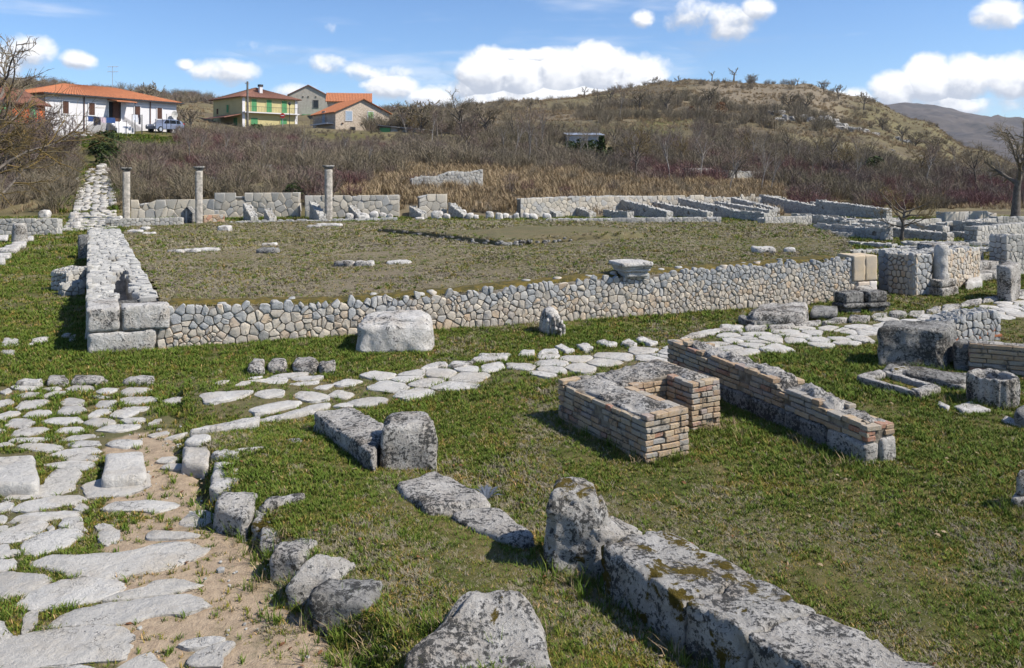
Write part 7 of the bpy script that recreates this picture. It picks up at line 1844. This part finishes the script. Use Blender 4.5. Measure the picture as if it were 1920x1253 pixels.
# lush grass on the bank below the white house and beside the path
def bank():
    G = [tuft(31, 20, .22, .12, .010, .14, 'grass_lush', 'bank_a'), tuft(32, 18, .18, .14, .010, .14, 'grass_blade', 'bank_b')]
    x, y = wedge(72, 84, 9, -60, 352); x2, y2 = wedge(44.6, 64, 9, 95, 225); d = seg_dist(x2, y2, [tuple(PATH_A), tuple(PATH_B)])[0]; k = (d > .9) & (d < 2.3)
    x = np.concatenate([x, x2[k]]); y = np.concatenate([y, y2[k]]); n = len(x); s = R.uniform(.7, 1.6, n)
    scatter('bank_grass', 'bright green grass on the bank below the white house and along the path', np.stack([x, y, ground_z(x, y)], 1), np.stack([np.zeros(n), np.zeros(n), R.uniform(0, 6.28, n)], 1), np.stack([s * 1.6, s * 1.6, s], 1), R.choice([0, 0, 1], n), G)
bank()
def pebbles():
    rs = random.Random(5); V, Fq = [], []
    poly = [(math.cos(t), math.sin(t) * .8) for t in np.linspace(0, 6.283, 6)[:-1]]
    Vp, Fp = pebble(poly, .55, lambda a, b, c: Vector((a, b, c)), rs, depth=.3, tilt=.2); pr = proto('pebble', Vp, Fp, 'top_stone')
    x, y = wedge(3.8, 9, 26, -140, 800); k = in_poly(x, y, [tuple(p) for p in STREET_A]) & (sand_a(x, y) > .3); x, y = x[k], y[k]; n = len(x); s = R.uniform(.004, .016, n) * np.where(R.rand(n) < .06, 2.2, 1)
    scatter('gravel', 'fine pale gravel and pebbles on the sandy street', np.stack([x, y, ground_z(x, y) + .022], 1), R.uniform(0, 6.28, (n, 3)) * [0, 0, 1], np.stack([s, s, s], 1), np.zeros(n, int), [pr])
pebbles()
def litter():
    V = [(-.5, -.2, 0), (0, -.32, .12), (.5, 0, .02), (0, .3, .14), (-.45, .15, .03)]; pr = proto('dead_leaf', V, [(0, 1, 4), (1, 3, 4), (1, 2, 3)], 'leaf_rust'); pr2 = proto('dead_leaf', V, [(0, 1, 4), (1, 3, 4), (1, 2, 3)], 'straw')
    x, y = wedge(3.8, 13, 7); k = vnoise(x, y, 1.1, .5, 5.) > -.2; x, y = x[k], y[k]; n = len(x); s = R.uniform(.02, .05, n)
    scatter('leaf_litter', 'a few dead brown leaves lying in the grass', np.stack([x, y, ground_z(x, y) + .03], 1), R.uniform(-.5, .5, (n, 3)) + R.uniform(0, 6.28, (n, 1)) * [0, 0, 1], np.stack([s, s, s], 1), R.choice([0, 0, 1], n), [pr, pr2])
litter()

# ------------------------------------------------------------------ single bare trees
def tree_parts(seed, h, r0, fork=.35, spread=.6, n1=7, n2=6, n3=6, droop=0.0, up=.35, twig_r=.008, lean=(0, 0)):
    """trunk with limbs, and the crown of finer branches"""
    rs = random.Random(seed); T, K = MB(), MB()
    def path(p, d, ln, k, wob, upw):
        pts = [p.copy()]; d = d.normalized()
        for i in range(k):
            d = (d + Vector((rs.uniform(-wob, wob), rs.uniform(-wob, wob), rs.uniform(-wob, wob) + upw / k))).normalized(); p = p + d * ln / k; pts.append(p.copy())
        return pts
    def side(d, ang):
        a = d.cross(Vector((rs.uniform(-1, 1), rs.uniform(-1, 1), rs.uniform(-1, 1)))).normalized(); return (d * math.cos(ang) + a * math.sin(ang)).normalized()
    def at(pts, t): i = min(int(t * (len(pts) - 1)), len(pts) - 2); f = t * (len(pts) - 1) - i; return pts[i].lerp(pts[i + 1], f), (pts[i + 1] - pts[i]).normalized()
    tr = path(Vector((0, 0, -.15)), Vector((lean[0], lean[1], 1)), h * (fork + .3), 6, .12, .1); T.tube(tr, [r0 * (1 - .11 * i) * (1.25 if i == 0 else 1) for i in range(7)], 9)
    for i in range(n1):
        t = fork / (fork + .3) + (1 - fork / (fork + .3)) * (i + .5) / n1; p, d = at(tr, min(t, .99)); az_ = i * 2.4 + rs.uniform(-.4, .4)
        q = (Vector((math.cos(az_) * spread, math.sin(az_) * spread, 1 - spread * .75)) + d * .3).normalized(); ln = h * rs.uniform(.38, .58) * (1.1 - .25 * t); r1 = r0 * rs.uniform(.38, .52)
        b1 = path(p, q, ln, 6, .22, up - droop); T.tube(b1, [r1 * (1 - .14 * k) for k in range(7)], 6, True)
        for j in range(n2):
            t2 = .25 + .75 * (j + rs.uniform(.2, .8)) / n2; p2, d2 = at(b1, min(t2, .99)); q2 = side(d2, rs.uniform(.5, 1.1)); l2 = ln * rs.uniform(.3, .55) * (1.15 - .5 * t2); r2 = max(twig_r * 1.5, r1 * .36)
            b2 = path(p2, q2, l2, 4, .28, up * .6 - droop); K.tube(b2, [r2 * (1 - .18 * k) for k in range(5)], 4, False)
            for k in range(n3):
                t3 = .2 + .8 * (k + rs.random()) / n3; p3, d3 = at(b2, min(t3, .99)); q3 = side(d3, rs.uniform(.4, 1.0)); l3 = l2 * rs.uniform(.35, .7); b3 = path(p3, q3, l3, 2, .3, up * .5 - droop); K.tube(b3, [twig_r * 1.1, twig_r * .8, twig_r * .35], 3, False)
                for _k in range(2):
                    p4, d4 = at(b3, rs.uniform(.3, .95)); q4 = side(d4, rs.uniform(.4, .9)); K.tube([p4, p4 + q4 * l3 * rs.uniform(.3, .55)], [twig_r * .7, twig_r * .3], 3, False)
    return T, K
def mesh_of(mb, nm, m):
    me = bpy.data.meshes.new(nm); me.from_pydata([tuple(v) for v in mb.v], [], mb.f); me.shade_smooth(); me.materials.append(MATS[m]); return me
KINDS = {}
def kind(key, crown_m, trunk_m='bark', **kw):
    T, K = tree_parts(**kw); KINDS[key] = (mesh_of(T, 'trunk', trunk_m), mesh_of(K, 'crown', crown_m), kw['h'])
kind('round', 'twig_grey', seed=1, h=6, r0=.16, fork=.25, spread=.75, n1=8, n2=6, n3=5, twig_r=.018)
kind('wide', 'twig_grey', seed=2, h=6, r0=.20, fork=.22, spread=.95, n1=8, n2=7, n3=5, up=.2, twig_r=.018)
kind('slim', 'twig', 'bark_pale', seed=3, h=6, r0=.09, fork=.40, spread=.42, n1=7, n2=5, n3=4, twig_r=.014)
kind('bushy', 'twig', seed=4, h=5, r0=.12, fork=.10, spread=.7, n1=10, n2=6, n3=5, twig_r=.016)
kind('gnarled', 'twig_grey', seed=5, h=5, r0=.22, fork=.35, spread=.8, n1=4, n2=3, n3=3, twig_r=.03)
kind('yellow', 'twig_lichen', seed=6, h=5, r0=.10, fork=.22, spread=.6, n1=9, n2=6, n3=5, twig_r=.016)
kind('far_round', 'twig_grey', seed=11, h=6, r0=.22, fork=.22, spread=.8, n1=7, n2=5, n3=4, twig_r=.05)
kind('far_bushy', 'twig_grey', seed=12, h=5, r0=.2, fork=.08, spread=.8, n1=9, n2=5, n3=4, twig_r=.05)
kind('far_gnarled', 'twig_grey', seed=13, h=5, r0=.34, fork=.35, spread=.7, n1=4, n2=3, n3=2, twig_r=.09)
kind('wand', 'twig_grey', 'bark_pale', seed=7, h=6, r0=.06, fork=.30, spread=.3, n1=8, n2=4, n3=4, twig_r=.010)
def tree(key, px, d, hpx, lab, group=None, z=None, yaw=None, name='bare_tree', wide=1.0, leanx=0.0):
    t, k, h0 = KINDS[key]; x = (px - CX) / F * d; b = Vector((x, d, gz(x, d) if z is None else z)); s = hpx / F * d / h0
    root = thing(name, lab, 'tree', b, group); root.rotation_euler = (0, leanx, yaw if yaw is not None else (px * 1.37) % 6.28); root.scale = (s * wide, s * wide, s)
    for nm, me in (('trunk', t), ('crown', k)): o = bpy.data.objects.new(nm, me); C.objects.link(o); o.parent = root
    return root
# trees one can tell apart
T_ = [('round', 275, 128, 66, 'big round bare tree rising behind the white house roof'), ('round', 248, 124, 52, 'bare tree just left of the big round one behind the white roof'), ('bushy', 300, 122, 46, 'bushy bare tree right of the big round one behind the white roof'), ('bushy', 357, 115, 42, 'bare bush-like tree between the white and yellow houses'), ('round', 180, 170, 34, 'small bare tree on the skyline above the white roof, right one'), ('round', 133, 170, 34, 'small bare tree on the skyline above the white roof, left one'),
      ('wand', 565, 61, 88, 'slim grey tree in the scrub below the yellow house'), ('wide', 868, 112, 86, 'wide gnarled bare tree right of the low shed'), ('bushy', 790, 116, 62, 'dark bushy tree left of the wide gnarled one'), ('bushy', 762, 118, 55, 'bushy tree directly right of the stone house'), ('bushy', 912, 118, 58, 'dark bushy tree right of the wide gnarled one'), ('round', 995, 215, 28, 'small round tree on the ridge under the big cloud'), ('slim', 1024, 220, 20, 'tiny slim tree right of the small round ridge tree'),
      ('gnarled', 1096, 270, 22, 'small pollarded tree on the ridge left of the crest'), ('slim', 1162, 170, 78, 'tall slim tree halfway up the hill'), ('wide', 1250, 190, 52, 'wide crowned tree in the thicket under the crest'), ('round', 1228, 290, 22, 'round little tree on the crest above the thicket'), ('gnarled', 1272, 295, 20, 'dark forked tree on the crest above the thicket'), ('gnarled', 1335, 310, 20, 'two-pronged dead tree on the crest'), ('gnarled', 1376, 315, 30, 'tallest pollarded tree on the crest'), ('bushy', 1410, 312, 22, 'dark round bush on the crest right of the pollarded tree'), ('gnarled', 1495, 315, 15, 'tiny dead tree on the crest slope'),
      ('bushy', 1545, 300, 22, 'bush on the right shoulder of the crest'), ('round', 1572, 280, 28, 'round tree on the right shoulder of the crest'), ('wide', 1520, 295, 14, 'low bush on the crest slope'), ('round', 1620, 255, 30, 'round tree where the ridge meets the far mountain'), ('round', 1692, 190, 34, 'first small tree along the right ridge'), ('bushy', 1716, 185, 32, 'second small tree along the right ridge'), ('bushy', 1748, 170, 34, 'third small tree along the right ridge'), ('slim', 1792, 150, 48, 'fourth and tallest small tree along the right ridge'), ('bushy', 1655, 205, 28, 'bush at the start of the right ridge'),
      ('yellow', 1192, 66, 92, 'yellowish lichen-covered tree in the middle of the slope'), ('slim', 1256, 64, 88, 'slim bare tree right of the yellowish one'), ('wand', 1368, 58, 92, 'wand-like bare tree above the retaining wall'), ('wand', 1428, 60, 92, 'pale multi-stemmed tree above the grassy mound'), ('wand', 1446, 61, 88, 'pale thin tree beside the multi-stemmed one'), ('wand', 945, 78, 82, 'pale slender trunks in the thicket above the hillside ruin'), ('wand', 965, 80, 86, 'second pale slender tree in the thicket'), ('wand', 1060, 76, 70, 'pale slender tree left of the ivy column'), ('wand', 1084, 74, 66, 'pale slender tree just left of the ivy column'), ('wand', 1105, 78, 74, 'thin tree touching the ivy column'),
      ('bushy', 1330, 205, 40, 'dark thicket tree under the dry crest meadow'), ('bushy', 1200, 205, 36, 'dark thicket tree left of the wide crowned one'), ('bushy', 1480, 215, 36, 'thicket tree in the middle of the right slope'), ('bushy', 1510, 215, 34, 'thicket tree right of the middle of the slope'), ('round', 1120, 240, 30, 'round dark tree on the left shoulder of the crest'), ('round', 1145, 235, 34, 'round dark tree right of the shoulder one'),
      ('round', 1560, 88, 66, 'large bare tree in the scrub left of the small near tree'), ('round', 1620, 84, 62, 'bare tree in the scrub behind the small near tree'), ('round', 1480, 92, 70, 'bare tree in the scrub above the red bushes'), ('slim', 1300, 86, 68, 'slim tree above the white dry-stone wall'), ('round', 1750, 92, 60, 'bare tree below the right ridge'), ('round', 1830, 80, 78, 'bare tree left of the big near tree'), ('slim', 1015, 90, 72, 'slim tree in the thicket left of the tin shed'), ('round', 1155, 95, 62, 'bare tree right of the tin shed'),
      ('slim', 355, 62, 56, 'slim tree in the scrub behind the first pillars'), ('slim', 375, 66, 50, 'slim tree in scrub above the second pillar'), ('slim', 690, 60, 58, 'bent slim tree in scrub right of the third pillar'), ('slim', 420, 68, 52, 'slim tree in scrub below the yellow house'), ('slim', 640, 66, 54, 'slim tree in scrub above the third pillar'), ('slim', 500, 64, 55, 'slim tree in scrub between the pillars')]
for i, (k, px, d, hp, lab) in enumerate(T_): tree({'round': 'far_round', 'bushy': 'far_bushy', 'gnarled': 'far_gnarled', 'wide': 'far_round'}.get(k, k) if d > 114 else k, px, d, hp * ((1.0 if k == 'gnarled' else .8 if k == 'slim' else 1.35) if d > 114 else 1.15), lab)
THICK = []
for i in range(46):
    rs_ = random.Random(900 + i); px = rs_.uniform(760, 1960); d = rs_.uniform(64, 112)
    if px > 1300: d = max(d, 64 + (px - 1300) * .02)
    THICK.append((rs_.choice(['wand', 'wand', 'slim', 'round', 'yellow', 'bushy']), px, d, rs_.uniform(62, 96) * 75 / d))
LOOK = {'wand': 'thin pale-stemmed', 'slim': 'slender', 'round': 'round-crowned', 'yellow': 'yellowish lichen-covered', 'bushy': 'dark bushy'}
for k_ in LOOK:
    for j_, (kk, px, d, hp) in enumerate(sorted([t for t in THICK if t[0] == k_], key=lambda t: t[1])):
        tree(kk, px, d, hp, '%s leafless tree in the hillside thicket, %s of its kind from the left' % (LOOK[k_], ORD[j_]), 'bare trees in the hillside thicket', wide=1.1)
# the near trees, each grown by itself
kind('near_small', 'twig_lichen', 'bark', seed=41, h=2.6, r0=.085, fork=.22, spread=1.0, n1=12, n2=6, n3=5, up=.12, droop=.05, twig_r=.006)
tree('near_small', 1690, 29.9, 130, 'small spreading bare tree standing alone among the excavated rooms', z=0, yaw=.5)
kind('near_big', 'twig_grey', 'bark', seed=42, h=5.2, r0=.23, fork=.36, spread=.75, n1=7, n2=8, n3=7, twig_r=.010)
tree('near_big', 1903, 39.6, 205, 'big dark bare tree at the right picture edge', z=0, yaw=2.0)
kind('left_big', 'twig_lichen', 'bark', seed=43, h=7.0, r0=.15, fork=.12, spread=.95, n1=15, n2=10, n3=8, up=.2, droop=.10, twig_r=.009)
tree('left_big', -25, 34, 420, 'large bare tree with yellow lichen reaching in from the left edge', yaw=1.1, z=.0)
kind('left_multi', 'twig', 'bark', seed=44, h=4.0, r0=.07, fork=.05, spread=.75, n1=16, n2=9, n3=7, up=.35, twig_r=.012)
tree('left_multi', 95, 57, 160, 'many-stemmed bare tree in front of the white house', yaw=.3)
tree('left_multi', 30, 60, 185, 'many-stemmed bare tree in front of the orange house', yaw=2.3)
tree('left_multi', -10, 52, 200, 'dense many-stemmed bare tree at the left edge above the low wall', yaw=4.0)
tree('round', 15, 72, 250, 'tall bare tree at the upper left corner', yaw=.7)
def ivy(px, d, hpx, w, lab, key):
    x = (px - CX) / F * d; b = Vector((x, d, gz(x, d))); h = hpx / F * d; root = thing('ivy_tree', lab, 'tree', b); m = MB(); m.tube([b - UP * .2, b + UP * h * .9], [.12, .05], 6); m.build('trunk', 'bark', root)
    pr = leafy(key, h, 700, w, 'leaf_green', 'tmp', .13); me = pr.data; o = bpy.data.objects.new('foliage', me); C.objects.link(o); o.parent = root
ivy(1128, 74, 52, .55, 'tall narrow tree trunk wrapped in dark green ivy', 61); ivy(1144, 76, 30, .45, 'shorter ivy-wrapped trunk right of the tall one', 62); ivy(1085, 78, 34, 1.2, 'broad dark green ivy bush left of the ivy column', 63)
def rust_bush(px, d, hpx, lab, sd):
    x = (px - CX) / F * d; b = Vector((x, d, gz(x, d))); h = hpx / F * d; root = thing('rusty_bush', lab, 'bush', b); pr = leafy(sd, h, 500, h * .5, 'leaf_rust', 'tmp', .16); o = bpy.data.objects.new('foliage', pr.data); C.objects.link(o); o.parent = root
rust_bush(1297, 185, 22, 'rust-brown leafy bush on the hill meadow', 71); rust_bush(1352, 190, 30, 'rust-brown leafy bush right of the first rusty one', 72)
# ------------------------------------------------------------------ the air: a thin even haze over the whole valley
def haze():
    m = bpy.data.materials.new('haze_air'); m.use_nodes = True; t = m.node_tree; t.nodes.remove(t.nodes['Principled BSDF'])
    v = t.nodes.new('ShaderNodeVolumePrincipled'); v.inputs['Color'].default_value = (0.80, 0.88, 1.0, 1); v.inputs['Density'].default_value = 0.00006; v.inputs['Anisotropy'].default_value = 0.2
    t.links.new(v.outputs[0], t.nodes['Material Output'].inputs['Volume']); MATS['haze_air'] = m
    b = MB(); b.box(Vector((0, 4800, 130)), Vector((7500, 0, 0)), Vector((0, 5000, 0)), Vector((0, 0, 160)))
    o = b.build('haze', 'haze_air'); o['kind'] = 'stuff'
haze()
